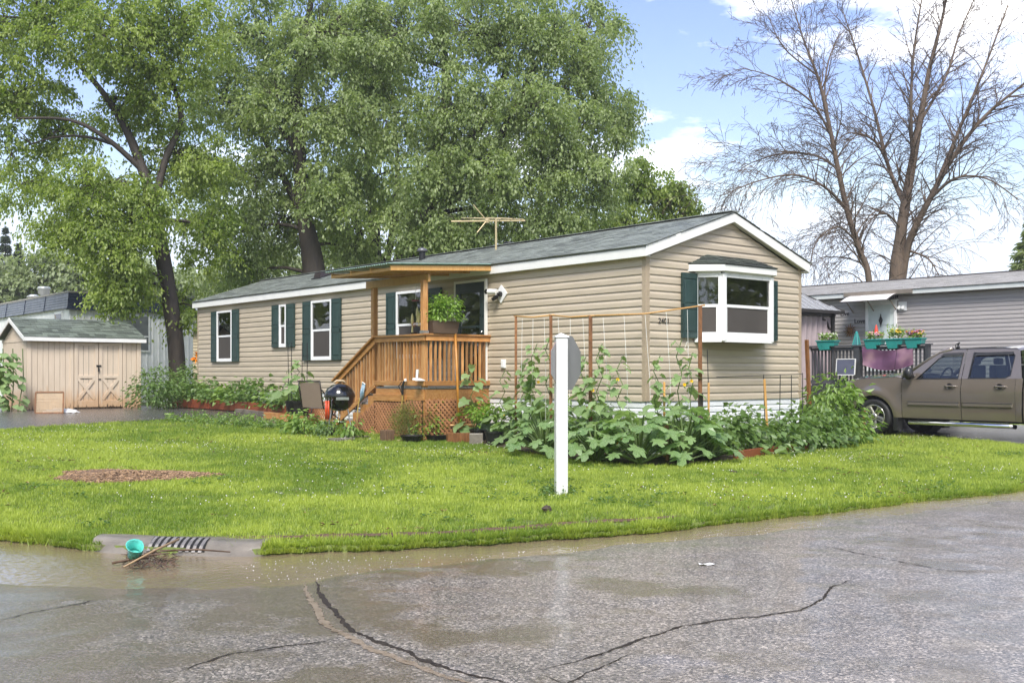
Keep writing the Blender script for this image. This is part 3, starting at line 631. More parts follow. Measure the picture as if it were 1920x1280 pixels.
# house number
def text(s, size, m, parent, loc, rot, name, depth=.004, align='CENTER'):
    cu = bpy.data.curves.new(name, 'FONT'); cu.body = s; cu.size = size; cu.extrude = depth; cu.align_x = align
    o = bpy.data.objects.new(name, cu); COL.objects.link(o); bpy.context.view_layer.update()
    dg = bpy.context.evaluated_depsgraph_get(); me = bpy.data.meshes.new_from_object(o.evaluated_get(dg)); me.materials.clear(); me.materials.append(m)
    bpy.data.objects.remove(o); o = link(name, me, parent, loc=loc, rot=rot); return o
for i, ch in enumerate('2401'):
    text(ch, .125, M['dark'], home, (.30 + i * .068, -.027, 2.265), (R(90), 0, 0), 'house_number')
# roof vents and aerial
t = thing('roof_vent', (0, 0, 0)); t.parent = home; t.location = (1.7, 8.65, 4.1)
MB().lathe([(.075, 0), (.075, .22)], 14, cap=False).build('pipe', M['dark'], t, smooth=True); MB().lathe([(.12, .2), (.13, .23), (.09, .27), (0, .3)], 14, cap=False).build('cap', mat('vent_cap', (.15, .15, .16), .4, metal=.6), t, smooth=True)
t = thing('roof_vent', (0, 0, 0)); t.parent = home; t.location = (1.15, 12.3, 3.93); t.rotation_euler = (0, -.34, 0)
MB().box(-.22, .22, -.22, .22, 0, .03).build('flange', M['dark'], t); MB().prism([(-.17, -.17, .03), (.17, -.17, .03), (.17, .17, .03), (-.17, .17, .03)], [(-.1, -.15, .14), (.15, -.15, .1), (.15, .15, .1), (-.1, .15, .14)]).build('hood', mat('vent_hood', (.03, .02, .02), .4), t)
t = thing('roof_vent', (0, 0, 0)); t.parent = home; t.location = (2.3, 6.2, 4.2)
MB().lathe([(.1, 0), (.1, .08), (.14, .09), (.12, .13), (0, .15)], 14, cap=False).build('pipe', M['dark'], t, smooth=True)
P = at(930, 466, 22.4); bx, ax = AB(P.x, P.y)[1], AB(P.x, P.y)[0]
ant = thing('tv_antenna', (P.x, P.y, P.z - .25), 0, 'pale yellow branched television antenna on a mast above the roof ridge', 'antenna')
m = mat('antenna_metal', (.55, .44, .25), .4, metal=.3, var=.15)
MB().tube([(0, 0, 0), (0, 0, .88)], .022, 8).build('mast', m, ant)
Z = .86
MB().bar((-.95, .0, Z - .03), (.62, .25, Z + .02), .028).build('boom', m, ant)
for k, (x, h_, zd) in enumerate(((.6, .85, .0), (.36, .85, 0), (.12, .9, 0), (-.12, .95, .02))):
    c = Vector((x, .16 + .1 * x, Z + .03)); MB().tube([c + Vector((-.02, -.1, 0)), c + Vector((-h_ * .7, h_, .17))], .009, 5).build('element', m, ant)
MB().tube([(-.2, .12, Z), (-.48, .0, Z + .32)], .012, 5).build('element', m, ant); MB().tube([(-.2, .12, Z), (-.4, -.05, Z - .28)], .012, 5).build('element', m, ant)
MB().lathe([(.04, -.05), (.05, 0), (.04, .05)], 8, Matrix.Translation((-.19, .12, Z))).build('clamp', m, ant)
# ================================================================ porch: deck, stair, railing and canopy (x = out from the wall is negative, y along the wall)
PX, PY = HW(0, 4.03); GZP = .25
porch = thing('porch', (PX, PY, 0), ROT, 'orange cedar porch with lattice skirt, baluster railing, stair and small canopy', 'porch')
ZF = 1.2
bm = MB().box(-.068, .068, 0, 1.6, 0, .03).mesh('deck_board', M['deckgrey'])
for k in range(11): link('deck_board', bm, porch, loc=(-1.44 + .142 * k, -.01, ZF - .03), bevel=.004)
for x0, x1, y0, y1 in ((-1.52, -1.48, .0, 1.58), (-1.48, 0, -.02, .02), (-1.48, 0, 1.56, 1.6)): MB().box(x0, x1, y0, y1, .96, 1.16).build('rim_joist', M['cedar_h'], porch, bevel=.004)
MB().box(-1.56, -1.52, .55, 1.62, .93, 1.06).build('rim_joist', M['cedar_h'], porch, bevel=.004)
def clip_line(p, d, poly):
    t0, t1 = -1e9, 1e9
    for i in range(len(poly)):
        a, b = poly[i], poly[(i + 1) % len(poly)]; nx, ny = -(b[1] - a[1]), b[0] - a[0]        # inside for a ccw polygon
        den = nx * d[0] + ny * d[1]; num = nx * (a[0] - p[0]) + ny * (a[1] - p[1])
        if abs(den) < 1e-9: continue
        t = num / den
        if den > 0: t0 = max(t0, t)
        else: t1 = min(t1, t)
    return (t0, t1) if t1 - t0 > .02 else None
def lattice(name, poly, M4, parent, pitch=.068, w=.038):
    """diagonal strips clipped to a convex polygon in the (u,v) plane, placed by M4"""
    mb = MB(); c = math.sqrt(.5)
    for lay, d in ((0, (c, c)), (1, (c, -c))):
        nrm = (-d[1], d[0])
        for k in range(-60, 61):
            p = (poly[0][0] + nrm[0] * k * pitch, poly[0][1] + nrm[1] * k * pitch); r = clip_line(p, d, poly)
            if not r: continue
            A, B = (p[0] + d[0] * r[0], p[1] + d[1] * r[0]), (p[0] + d[0] * r[1], p[1] + d[1] * r[1]); y0 = lay * .008
            q = [(A[0] - nrm[0] * w / 2, A[1] - nrm[1] * w / 2), (B[0] - nrm[0] * w / 2, B[1] - nrm[1] * w / 2), (B[0] + nrm[0] * w / 2, B[1] + nrm[1] * w / 2), (A[0] + nrm[0] * w / 2, A[1] + nrm[1] * w / 2)]
            mb.prism([M4 @ Vector((u, -y0, v)) for u, v in q], [M4 @ Vector((u, -y0 - .007, v)) for u, v in q])
    o = mb.build(name, M['lattice'], parent); o['kind'] = 'stuff'; return o
def frame_strip(pts, M4, parent, w=.04):
    for a, b in zip(pts, pts[1:] + pts[:1]):
        MB().bar(M4 @ Vector((a[0], -.022, a[1])), M4 @ Vector((b[0], -.022, b[1])), .012, w, up=M4.to_3x3() @ Vector((0, -1, 0)).cross(Vector((b[0] - a[0], 0, b[1] - a[1]))).normalized()).build('lattice_trim', M['lattice'], parent)
FR = Matrix.Translation((-1.53, 0, 0)) @ Matrix.Rotation(R(-90), 4, 'Z')     # front face: u = -y
lattice('lattice', [(-1.58, .2), (-.02, .2), (-.02, .95), (-1.58, .92)], FR, porch)
lattice('lattice', [(-2.85, .27), (-1.60, .24), (-1.60, .90)], FR, porch)
RT = Matrix.Translation((0, -.03, 0)); lattice('lattice', [(-1.5, .2), (-.02, .2), (-.02, .98), (-1.5, .98)], RT, porch)
MB().box(-1.54, -1.535, -.0, .012, .2, .96).build('lattice_trim', M['dark'], porch); mbk = mat('lattice_shade', (.03, .02, .014), .8)
MB().box(-1.47, -1.46, .05, 1.55, .15, .95).build('shade_board', mbk, porch); MB().box(-1.44, -.02, .03, .04, .15, .95).build('shade_board', mbk, porch); MB().prism([(-1.47, 1.6, .15), (-1.47, 2.85, .2), (-1.47, 1.6, .9)], [(-1.46, 1.6, .15), (-1.46, 2.85, .2), (-1.46, 1.6, .9)]).build('shade_board', mbk, porch)  # added boards: the shade behind the lattice holes is put into their colour
post = MB().box(-.045, .045, -.045, .045, 0, 1).mesh('post', M['cedar_v'])
for x, y, z0, z1 in ((-1.45, .06, .1, 2.14), (-1.45, 1.52, .1, 2.14), (-.06, .05, .1, 2.10), (-1.45, 2.98, .1, 1.32)):
    o = link('post', post, porch, loc=(x, y, z0), scale=(1, 1, z1 - z0), bevel=.004)
def board(p, q, w, h, name, m=None, up=(0, 0, 1)): return MB().bar(p, q, w, h, up).build(name, m or M['cedar_h'], porch, bevel=.005)
board((-1.5, -.06, 2.15), (-1.5, 1.62, 2.15), .14, .035, 'cap_rail'); board((-1.57, -.02, 2.158), (-.02, -.02, 2.158), .14, .035, 'cap_rail', M['cedar'])
board((-1.525, -.05, 2.085), (-1.525, 1.62, 2.085), .038, .09, 'top_rail'); board((-1.5, -.045, 2.09), (-.02, -.045, 2.09), .038, .09, 'top_rail', M['cedar'])
board((-1.525, -.05, 1.27), (-1.525, 1.62, 1.27), .038, .09, 'bottom_rail'); board((-1.5, -.045, 1.27), (-.02, -.045, 1.27), .038, .09, 'bottom_rail', M['cedar'])
bal = MB().box(-.02, .02, -.02, .02, 0, .86).mesh('baluster', M['cedar_v'])
for k in range(14): link('baluster', bal, porch, loc=(-1.485, .14 + .103 * k, 1.225), bevel=.003)
for k in range(13): link('baluster', bal, porch, loc=(-1.36 + .103 * k, -.005, 1.225), bevel=.003)
# stair
tr_ = MB().box(-1.06, .0, -.15, .15, 0, .04).mesh('tread', M['deckgrey']); rs = MB().box(-1.04, -.02, -.01, .01, 0, .15).mesh('riser', M['deckgrey'])
for k in range(5):
    y = 1.72 + .28 * k; z = 1.02 - .17 * k; link('tread', tr_, porch, loc=(-.42, y, z), bevel=.006); link('riser', rs, porch, loc=(-.42, y - .14, z + .03))
for x in (-1.50, -.40):                                       # stringers cut to the steps
    pr = [(1.58, 1.16)]
    for k in range(5): y = 1.58 + .28 * k; z = 1.02 - .17 * k; pr += [(y, z), (y + .28, z)]
    pr += [(2.98, .2), (2.75, .25), (1.58, .88)]
    MB().prism([(x - .02, y, z) for y, z in pr], [(x + .02, y, z) for y, z in pr]).build('stringer', M['cedar'], porch)
board((-1.53, 1.56, 2.16), (-1.53, 3.12, 1.30), .14, .035, 'hand_rail'); board((-1.525, 1.6, 2.06), (-1.525, 3.06, 1.25), .038, .085, 'hand_rail_brace')
board((-1.525, 1.6, 1.22), (-1.525, 3.05, .44), .038, .085, 'bottom_rail')
sb = MB().box(-.02, .02, -.02, .02, 0, .86).mesh('baluster', M['cedar_v'])
for k in range(13): y = 1.72 + .105 * k; link('baluster', sb, porch, loc=(-1.485, y, 1.25 - .545 * (y - 1.6)), bevel=.003)
# canopy
for y, zb in ((.0, 2.165), (1.82, 1.0)):
    o = link('canopy_post', post, porch, loc=(-1.5 if zb > 2 else -1.40, y, zb), scale=(1.1, 1.1, 3.14 - zb), bevel=.004)
MB().box(-.06, .06, -.06, .06, 0, .05).build('post_shoe', M['steel'], porch, loc=(-1.5, 0, 2.176))
board((-1.47, -.12, 3.17), (-1.47, 1.98, 3.17), .05, .14, 'beam', M['pine'])
for y in (-.2, .45, 1.12, 1.8): board((-2.36, y, 3.285), (-.02, y, 3.425), .04, .09, 'rafter', M['pine'])
board((-2.33, -.17, 3.27), (-2.33, 1.78, 3.27), .04, .05, 'purlin', M['pine']); board((-1.2, -.17, 3.365), (-1.2, 1.78, 3.365), .04, .05, 'purlin', M['pine'])
L = [[(x, -.26 + 2.18 * j / 120, 3.36 + .06 * (x + 2.42) + .011 * math.sin(2 * math.pi * 2.18 * j / 120 / .076)) for j in range(121)] for x in (-2.44, -1.0, .25)]
L2 = [[(x, y, z - .006) for x, y, z in r] for r in L]
mb = MB().grid(L).grid([r[::-1] for r in L2]); mb.grid([L2[0], L[0]]); mb.grid([[r[0] for r in L2], [r[0] for r in L]]); mb.build('canopy_sheet', mat('green_sheet', (.22, .33, .27), .3, var=.15), porch, smooth=True)

def porch_pt(x, y, z): return Vector((*HW(x, 4.03 + y), z))
# wind chime, planter with basil, bonsai, broom pole, hose, pruner, cloth
t = thing('wind_chime', porch_pt(-1.40, .42, 3.09), 0, 'wind chime with pale fish shapes hanging under the porch canopy', 'wind chime')
MB().tube([(0, 0, 0), (0, 0, -.28)], .003, 4).build('cord', M['string'], t); MB().lathe([(0, -.28), (.07, -.285), (.07, -.31), (0, -.31)], 10, cap=False).build('top_disc', mat('chime_red', (.2, .03, .03), .5), t)
m = mat('chime_shell', (.55, .48, .22), .3, var=.25)
for k, (x, z0, L_) in enumerate(((-.06, -.62, .42), (.03, -.5, .3), (.06, -.58, .28))):
    MB().tube([(x, 0, -.31), (x, 0, z0 + .12)], .003, 4).build('cord', M['dark'], t)
    MB().lathe([(0, 0), (.022, -.06), (.028, -.16), (.01, -.24), (.024, -L_)], 8, Matrix.Translation((x, .01 * k, z0 + .1)), cap=False).build('chime', m, t)
def leaf_shape(kind, size, seed=0):
    """leaf blade outline (u across, v along) -> folded, drooping little mesh; base at the origin, tip along +y"""
    r = random.Random(seed)
    if kind == 'oval': o = [(0, 0), (.26, .2), (.36, .45), (.26, .75), (0, 1)]
    elif kind == 'heart': o = [(0, .0), (.22, -.12), (.44, .1), (.46, .4), (.24, .78), (0, 1)]
    elif kind == 'vine': o = [(0, 0), (.18, -.16), (.42, -.08), (.40, .18), (.56, .36), (.34, .56), (.24, .74), (0, 1)]
    elif kind == 'squash': o = [(0, 0), (.10, -.22), (.34, -.20), (.30, .02), (.56, .04), (.60, .26), (.36, .32), (.60, .62), (.40, .72), (.22, .60), (.22, .88), (0, 1.05)]
    elif kind == 'narrow': o = [(0, 0), (.14, .25), (.18, .5), (.10, .8), (0, 1)]
    loop = [(u, v) for u, v in o] + [(-u, v) for u, v in o[-2:0:-1]]; V = []
    zf = lambda u, v: -.30 * max(0, v) ** 2 + .20 * abs(u) - .45 * u * u
    for i, (u, v) in enumerate(loop):
        j = 1 + r.uniform(-.07, .07); V.append((u * size * j, v * size * j, size * (zf(u, v) + r.uniform(-.05, .05))))
    n0 = len(loop); V += [(0, size * .12, 0), (0, size * .5, size * zf(0, .5))]; F = []
    for i in range(n0):
        a, b = i, (i + 1) % n0; F.append((a, b, n0 if (loop[a][1] + loop[b][1]) / 2 < .34 else n0 + 1))
    tr_ = [i for i in range(n0) if (F[i][2] != F[i - 1][2])]
    F += [((i, n0, n0 + 1) if F[i][2] == n0 + 1 else (i, n0 + 1, n0)) for i in tr_]
    me = bpy.data.meshes.new('leaf'); me.from_pydata(V, [], F); return me
def leaf_cloud(name, P, D, Nn, size, m, parent=None, shape='quad', wid=.42, tint=None, fold=.12):
    """many small leaves in one mesh: P base points, D tip directions, Nn face normals, size per leaf"""
    P = np.asarray(P, float); D = np.asarray(D, float); D /= np.linalg.norm(D, axis=1)[:, None] + 1e-9
    S_ = np.cross(D, Nn); S_ /= np.linalg.norm(S_, axis=1)[:, None] + 1e-9; U = np.cross(S_, D); sz = np.asarray(size, float)[:, None]; n_ = len(P)
    if shape == 'quad':
        V = np.stack([P, P + D * sz * .5 + S_ * sz * wid / 2 + U * sz * fold, P + D * sz - U * sz * .15, P + D * sz * .5 - S_ * sz * wid / 2 + U * sz * fold], 1).reshape(-1, 3)
        I = np.arange(n_)[:, None] * 4; F = np.concatenate([I + [0, 1, 2], I + [0, 2, 3]], 0); vp = 4
    else:                                                   # three-lobed
        V = np.stack([P, P + D * sz * .35 + S_ * sz * .5 + U * sz * fold, P + D * sz * .5 + S_ * sz * .16, P + D * sz - U * sz * .15, P + D * sz * .5 - S_ * sz * .16, P + D * sz * .35 - S_ * sz * .5 + U * sz * fold], 1).reshape(-1, 3)
        I = np.arange(n_)[:, None] * 6; F = np.concatenate([I + [0, 1, 2], I + [0, 2, 3], I + [0, 3, 4], I + [0, 4, 5]], 0); vp = 6
    tv = np.repeat(RNG.random(n_) if tint is None else tint, vp)
    return link(name, npmesh(name, V, F, m, tv), parent)
M['basil'] = leafmat('basil_leaf', (.14, .26, .03), (.28, .42, .08), .4)
M['pepper'] = leafmat('pepper_leaf', (.12, .22, .035), (.28, .39, .11), .35)
M['bean'] = leafmat('bean_leaf', (.08, .155, .035), (.20, .29, .10), .38)
M['cuke'] = leafmat('cucumber_leaf', (.14, .23, .08), (.30, .40, .18), .5, w=(0, .4, .6))
M['squash'] = leafmat('zucchini_leaf', (.065, .15, .035), (.25, .35, .15), .33, veins=True, w=(0, .4, .6))
M['dill'] = leafmat('dill_leaf', (.16, .18, .05), (.30, .32, .11), .5)
def bush(name, loc, rx, ry, h, n_, size, m, label, cat='plant', group=None, shape='quad', stems=5, droop=.5, wid=.5, base=.1, parent=None, part='foliage'):
    t = thing(name, loc, 0, label, cat, group) if parent is None else parent
    o = Vector((0, 0, 0)) if parent is None else Vector(loc)
    k = max(6, n_ // 14); cs = []
    for i in range(k):
        a = rnd.random() * 6.283; r = math.sqrt(rnd.random()); z = base * h + (1 - base) * h * rnd.random() ** .8 * (1 - .35 * r * r); cs.append((rx * r * math.cos(a), ry * r * math.sin(a), z))
    cs = np.array(cs); idx = RNG.integers(0, k, n_); sp = min(rx, ry, h) * .22 + size * .4
    P = cs[idx] + RNG.normal(0, 1, (n_, 3)) * np.array([sp, sp, sp * .7]) + np.array(o); P[:, 2] = np.maximum(P[:, 2], o.z + .02)
    D = P - np.array([o.x, o.y, o.z + h * .55]); D[:, 2] = D[:, 2] * .4 - droop * (rx + ry) * .3; D += RNG.normal(0, .35 * (rx + ry) / 2, (n_, 3))
    Nn = RNG.normal(0, .45, (n_, 3)) + [0, 0, 1.0]
    leaf_cloud(part, P, D, Nn, size * RNG.uniform(.6, 1.25, n_), m, t, shape, wid)
    mb = MB()
    for i in range(stems):
        c = Vector(cs[i % k]) + o; b = o + Vector((c.x - o.x, c.y - o.y, 0)) * .25; mb.tube([b, b.lerp(c, .55) + Vector((0, 0, h * .08)), c], [.011, .008, .004], 5)
    if stems: mb.build('stem', M['stem'], t)
    return t
def pot(name, loc, r0, r1, h, m, label, cat='pot', rect=None, group=None):
    t = thing(name, loc, ROT, label, cat, group)
    if rect:
        w, d = rect; mb = MB(); q = lambda s, z: [(-w / 2 * s, -d / 2 * s, z), (w / 2 * s, -d / 2 * s, z), (w / 2 * s, d / 2 * s, z), (-w / 2 * s, d / 2 * s, z)]
        mb.prism(q(.86, 0), q(.98, h * .88)); mb.build('box_wall', m, t, bevel=.008)
        mb = MB()
        for a, b, c, d_ in ((-w / 2, w / 2, -d / 2, -d / 2 + .03), (-w / 2, w / 2, d / 2 - .03, d / 2), (-w / 2, -w / 2 + .03, -d / 2, d / 2), (w / 2 - .03, w / 2, -d / 2, d / 2)): mb.box(a, b, c, d_, h * .86, h)
        mb.build('rim', m, t, bevel=.006); MB().box(-w / 2 * .9, w / 2 * .9, -d / 2 * .9, d / 2 * .9, h * .88, h * .92).build('soil', M['soil'], t)
    else:
        MB().lathe([(r0, 0), (r1, h * .88), (r1 * 1.06, h * .88), (r1 * 1.06, h), (r1 * .95, h), (r1 * .93, h * .9)], 18, cap=False).build('pot_wall', m, t, smooth=False)
        MB().lathe([(0, h * .9), (r1 * .94, h * .9)], 18, cap=False).build('soil', M['soil'], t)
    return t
mp_ = mat('brown_planter', (.10, .065, .045), .4, var=.12)
P = porch_pt(-1.10, -.02, 2.178); pot('planter_box', P, 0, 0, .23, mp_, 'long brown plastic planter sitting on the porch rail beside the canopy post', 'planter', rect=(.62, .22))
bush('basil', P + Vector((0, 0, .21)), .30, .16, .50, 1300, .065, M['basil'], 'bushy bright green basil growing in the brown rail planter', droop=.9, stems=6, wid=.6)
P = porch_pt(-1.5, .33, 2.17); t = thing('bonsai', P, ROT, 'tiny orange-brown bonsai in a flat black dish on the porch rail', 'plant')
MB().lathe([(.06, 0), (.075, .03), (.07, .03)], 12).build('dish', M['dark'], t); MB().tube([(0, 0, .03), (.012, 0, .09), (-.006, 0, .14)], [.009, .007, .004], 6).build('trunk', M['bark'], t)
P_ = RNG.normal(0, 1, (160, 3)) * [.04, .04, .024] + [0, 0, .17]; leaf_cloud('crown', P_, RNG.normal(0, 1, (160, 3)), RNG.normal(0, 1, (160, 3)), np.full(160, .018), mat('bonsai_leaf', (.28, .12, .03), .6), t)
q0, q1 = porch_pt(-.92, -.28, .5), porch_pt(-.86, -.07, 2.36); tag(MB().tube([q0, q1], .024, 8).build('pole', mat('orange_pole', (.46, .20, .035), .35, var=.3, vs=5), smooth=True), 'orange wooden pole leaning upright against the porch railing', 'pole')
# hoses
def hose(pts, r, m, label, grp='garden hoses at the porch'):
    P = [Vector(p) for p in pts]; q = []
    for i in range(len(P) - 1):
        a, b, c, d = P[max(i - 1, 0)], P[i], P[i + 1], P[min(i + 2, len(P) - 1)]
        for j in range(8):
            s = j / 8; q.append(.5 * ((2 * b) + (c - a) * s + (2 * a - 5 * b + 4 * c - d) * s * s + (3 * b - a - 3 * c + d) * s ** 3))
    q.append(P[-1]); return tag(MB().tube(q, r, 6).build('garden_hose', m, smooth=True), label, 'hose', grp)
m = mat('yellow_hose', (.42, .30, .08), .4, var=.12)
hose([porch_pt(-1.58, 2.05, .98), porch_pt(-1.62, 2.06, .8), porch_pt(-1.68, 2.0, .5), porch_pt(-1.8, 1.75, .27)], .012, m, 'yellow hose hanging beside the stair stringer, the left one')
hose([porch_pt(-1.62, .52, 1.08), porch_pt(-1.63, .54, .8), porch_pt(-1.66, .6, .5), porch_pt(-1.7, .62, .34)], .013, m, 'yellow hose hanging straight down in front of the lattice below a black nozzle')
hose([onlawn(745, 828) + Vector((0, 0, .02)), onlawn(765, 824) + Vector((0, 0, .03)), onlawn(782, 815) + Vector((0, 0, .1)), onlawn(790, 806) + Vector((0, 0, .15))], .012, mat('pale_hose', (.55, .45, .28), .4), 'pale hose end lying on the grass under the dill')
t = thing('hose_nozzle', porch_pt(-1.62, .52, 1.06), ROT, 'black hose nozzle with a white tip hooked over the bottom porch rail', 'nozzle')
MB().tube([(0, 0, 0), (0, 0, .16), (.02, -.03, .26)], [.022, .026, .018], 8).build('barrel', M['dark'], t); MB().tube([(0, .03, .03), (-.03, .08, .16), (0, .02, .24)], .01, 6).build('lever', M['dark'], t)
MB().lathe([(.0, -.03), (.026, -.02), (.026, .02), (0, .03)], 10, Matrix.Translation((.03, -.05, .27))).build('tip', M['vinyl'], t)
t = thing('dust_pan', porch_pt(-1.62, .02, 1.32), ROT, 'white dustpan standing on the porch edge at the corner post', 'dustpan')
MB().prism([(-.10, -.08, 0), (.10, -.08, 0), (.09, .06, .02), (-.09, .06, .02)], [(-.10, -.08, .012), (.10, -.08, .012), (.07, .06, .05), (-.07, .06, .05)]).build('pan', M['vinyl'], t); MB().tube([(0, .04, .05), (0, .02, .2)], [.022, .026], 8).build('handle', M['vinyl'], t)
t = thing('rope_toy', porch_pt(-1.56, 1.95, .98), ROT, 'blue and white knotted cloth hung on the stair balusters', 'cloth')
mb = MB()
for k in range(5): mb.tube([(0, .02 * k - .04, .25 + .03 * (k % 2)), (-.03, .02 * k - .03, .12), (-.01 * k, .015 * k, -.02 * k)], [.014, .022, .012], 6)
mb.build('knot', mat('blue_cloth', (.05, .22, .32), .7, var=.5, vs=18, col2=(.5, .55, .6)), t, smooth=True); MB().tube([(-.01, .05, .24), (-.03, .0, .3), (0, -.06, .26)], .012, 6).build('loop', M['string'], t)
tag(MB().box(-.1, .1, -.09, .09, 0, .2).build('wood_stump', mat('stump', (.13, .075, .045), .6, var=.4, vs=10, stretch=(4, 4, 1)), bevel=.01, loc=onlawn(726, 827)), 'short square block of brown wood standing in front of the lattice', 'stump').rotation_euler.z = ROT
# front edge planters by the lattice
bush('dill', onlawn(772, 824), .36, .22, .68, 4200, .04, M['dill'], 'feathery yellow-green dill in front of the porch lattice', wid=.16, stems=9, droop=-.3)
bush('parsley', onlawn(800, 824), .22, .18, .66, 900, .075, M['basil'], 'bright green leafy herb right of the dill', stems=6)
pot('black_pot', onlawn(772, 828),   .15, .2, .12, M['dark'], 'low black plastic pot under the dill', 'pot')
pot('nursery_tray', onlawn(828, 826), 0, 0, .11, M['dark'], 'long black tray on the grass at the porch corner', 'tray', rect=(.55, .3))
P = onlawn(868, 829); tag(MB().box(-.3, .36, -.05, .05, 0, .17).build('garden_timber', M['rust'], bevel=.006, loc=P), 'brown timber board standing on edge below the lattice', 'board').rotation_euler.z = ROT - .35
t = thing('garden_tool', onlawn(852, 824) + Vector((0, 0, .26)), -.05, 'long wooden tool handle with a red grip lying on the timber board', 'tool')
MB().tube([(-.18, 0, 0), (.5, 0, .02)], .018, 8).build('handle', M['pine'], t); MB().tube([(-.34, 0, 0), (-.18, 0, 0)], .022, 8).build('grip', mat('red_grip', (.6, .03, .02), .4), t)
tag(MB().box(-.12, .12, -.1, .1, 0, .19).build('landscape_block', M['concrete'], bevel=.01, loc=onlawn(893, 832)), 'grey-brown concrete block on the lawn between the timber and the pots', 'block')

# ================================================================ garden shed
m, n = newmat('peach_boards'); v = coords(n, (5, 5, .6)); t1 = N(n, 'ShaderNodeTexCoord'); sp = N(n, 'ShaderNodeSeparateXYZ', {0: t1.outputs['Object']})
no = N(n, 'ShaderNodeTexNoise', {'Vector': v, 'Scale': 3, 'Detail': 6}); a_ = N(n, 'ShaderNodeMath', {0: no.outputs[0], 1: .9}, operation='MULTIPLY')
hgt = N(n, 'ShaderNodeMath', {0: sp.outputs[2], 1: a_.outputs[0]}, operation='SUBTRACT'); w_ = N(n, 'ShaderNodeMapRange', {0: hgt.outputs[0], 1: -.25, 2: .12, 3: 1, 4: 0})
c1 = N(n, 'ShaderNodeMixRGB', {0: no.outputs[0], 1: (.54, .43, .32, 1), 2: (.71, .59, .46, 1)}); c2 = N(n, 'ShaderNodeMixRGB', {0: w_.outputs[0], 1: c1.outputs[0], 2: (.52, .34, .20, 1)})
n3 = N(n, 'ShaderNodeTexNoise', {'Vector': v, 'Scale': 7, 'Detail': 6}); h2 = N(n, 'ShaderNodeMath', {0: n3.outputs[0], 1: sp.outputs[2]}, operation='SUBTRACT')
rt_ = N(n, 'ShaderNodeMapRange', {0: h2.outputs[0], 1: .44, 2: .56}); c3 = N(n, 'ShaderNodeMixRGB', {0: rt_.outputs[0], 1: c2.outputs[0], 2: (.06, .035, .02, 1)})
b = N(n, 'ShaderNodeBsdfPrincipled', {'Base Color': c3.outputs[0], 'Roughness': .55}); N(n, 'ShaderNodeOutputMaterial', {0: b.outputs[0]}); M['peach'] = m
SX, SY, SZ = -12.66, 27.6, .48
shed = thing('garden_shed', (SX, SY, SZ), ROT, 'peach wooden garden shed with double doors, white trim and green shingle roof', 'shed')
SW, SD, SH = 2.95, 2.4, 1.84
MB().box(.02, SW - .02, .02, SD - .02, 0, SH).build('wall', M['peach'], shed)
MB().prism([(.02, .0, SH), (.02, SD, SH), (.02, SD / 2, 2.40)], [(SW - .02, .0, SH), (SW - .02, SD, SH), (SW - .02, SD / 2, 2.40)]).build('gable_wall', M['peach'], shed)
bd = MB().box(.004, .138, -.014, .02, 0.02, SH).mesh('siding_board', M['peach'])
for x in np.arange(.09, 1.05, .142): link('siding_board', bd, shed, loc=(float(x), 0, 0))
for x in (2.56, 2.70): link('siding_board', bd, shed, loc=(x, 0, 0))
for k in range(16): link('siding_board', bd, shed, loc=(0.0, .09 + .142 * k + .14, 0), rot=(0, 0, R(-90)))
for k in range(14):
    y0 = .2 + .142 * k; y1 = y0 + .134; zt = lambda y: SH + (2.36 - SH) * (1 - abs(y - SD / 2) / (SD / 2))
    MB().prism([(-.012, y0, SH + .03), (-.012, y1, SH + .03), (-.012, y1, zt(y1) - .03), (-.012, y0, zt(y0) - .03)], [(.02, y0, SH + .03), (.02, y1, SH + .03), (.02, y1, zt(y1) - .03), (.02, y0, zt(y0) - .03)]).build('siding_board', M['peach'], shed)
MB().box(-.025, .02, .0, SD, SH - .03, SH + .05).build('gable_trim', M['peach'], shed)
for x0, x1 in ((-.03, .085), (1.06, 1.15), (2.46, 2.555), (2.85, SW + .02)): MB().box(x0, x1, -.035, .015, 0, SH).build('corner_board', M['peach'], shed, bevel=.006)
MB().box(-.03, .015, .0, .09, 0, SH).build('corner_board', M['peach'], shed)
for s, x0 in ((0, 1.165), (1, 1.815)):
    dw = .63; d = MB().box(x0, x0 + dw, -.02, .01, .06, SH - .04).build('door', M['peach'], shed)
    f = .095
    for q in ((x0, x0 + f, .06, SH - .04), (x0 + dw - f, x0 + dw, .06, SH - .04), (x0 + f, x0 + dw - f, SH - .12, SH - .04), (x0 + f, x0 + dw - f, .84, .92), (x0 + f, x0 + dw - f, .06, .24)):
        MB().box(q[0], q[1], -.045, -.02, q[2], q[3]).build('door_rail', M['peach'], d, bevel=.004)
    for a, b_ in (((x0 + f, .84), (x0 + dw - f, .26)), ((x0 + dw - f, .84), (x0 + f, .26))):
        MB().bar((a[0], -.034 if a[0] < x0 + .3 else -.036, a[1]), (b_[0], -.034 if a[0] < x0 + .3 else -.036, b_[1]), .075, .022, up=(0, -1, 0)).build('cross_brace', M['peach'], d)
    for k in range(2): MB().box(x0 + f + .145 * (k + 1) - .004, x0 + f + .145 * (k + 1) + .004, -.022, -.019, .24, SH - .12).build('groove', M['soil'], d)
t = MB().box(1.74, 1.87, -.065, -.045, 1.16, 1.2).build('hasp', M['dark'], shed); MB().box(1.775, 1.815, -.085, -.065, 1.02, 1.1).box(1.78, 1.81, -.078, -.07, 1.1, 1.15).build('padlock', M['dark'], t)
MB().box(1.79, 1.86, -.06, -.045, .80, .83).build('latch', M['dark'], shed)
EZ, RZ = 1.90, 2.45
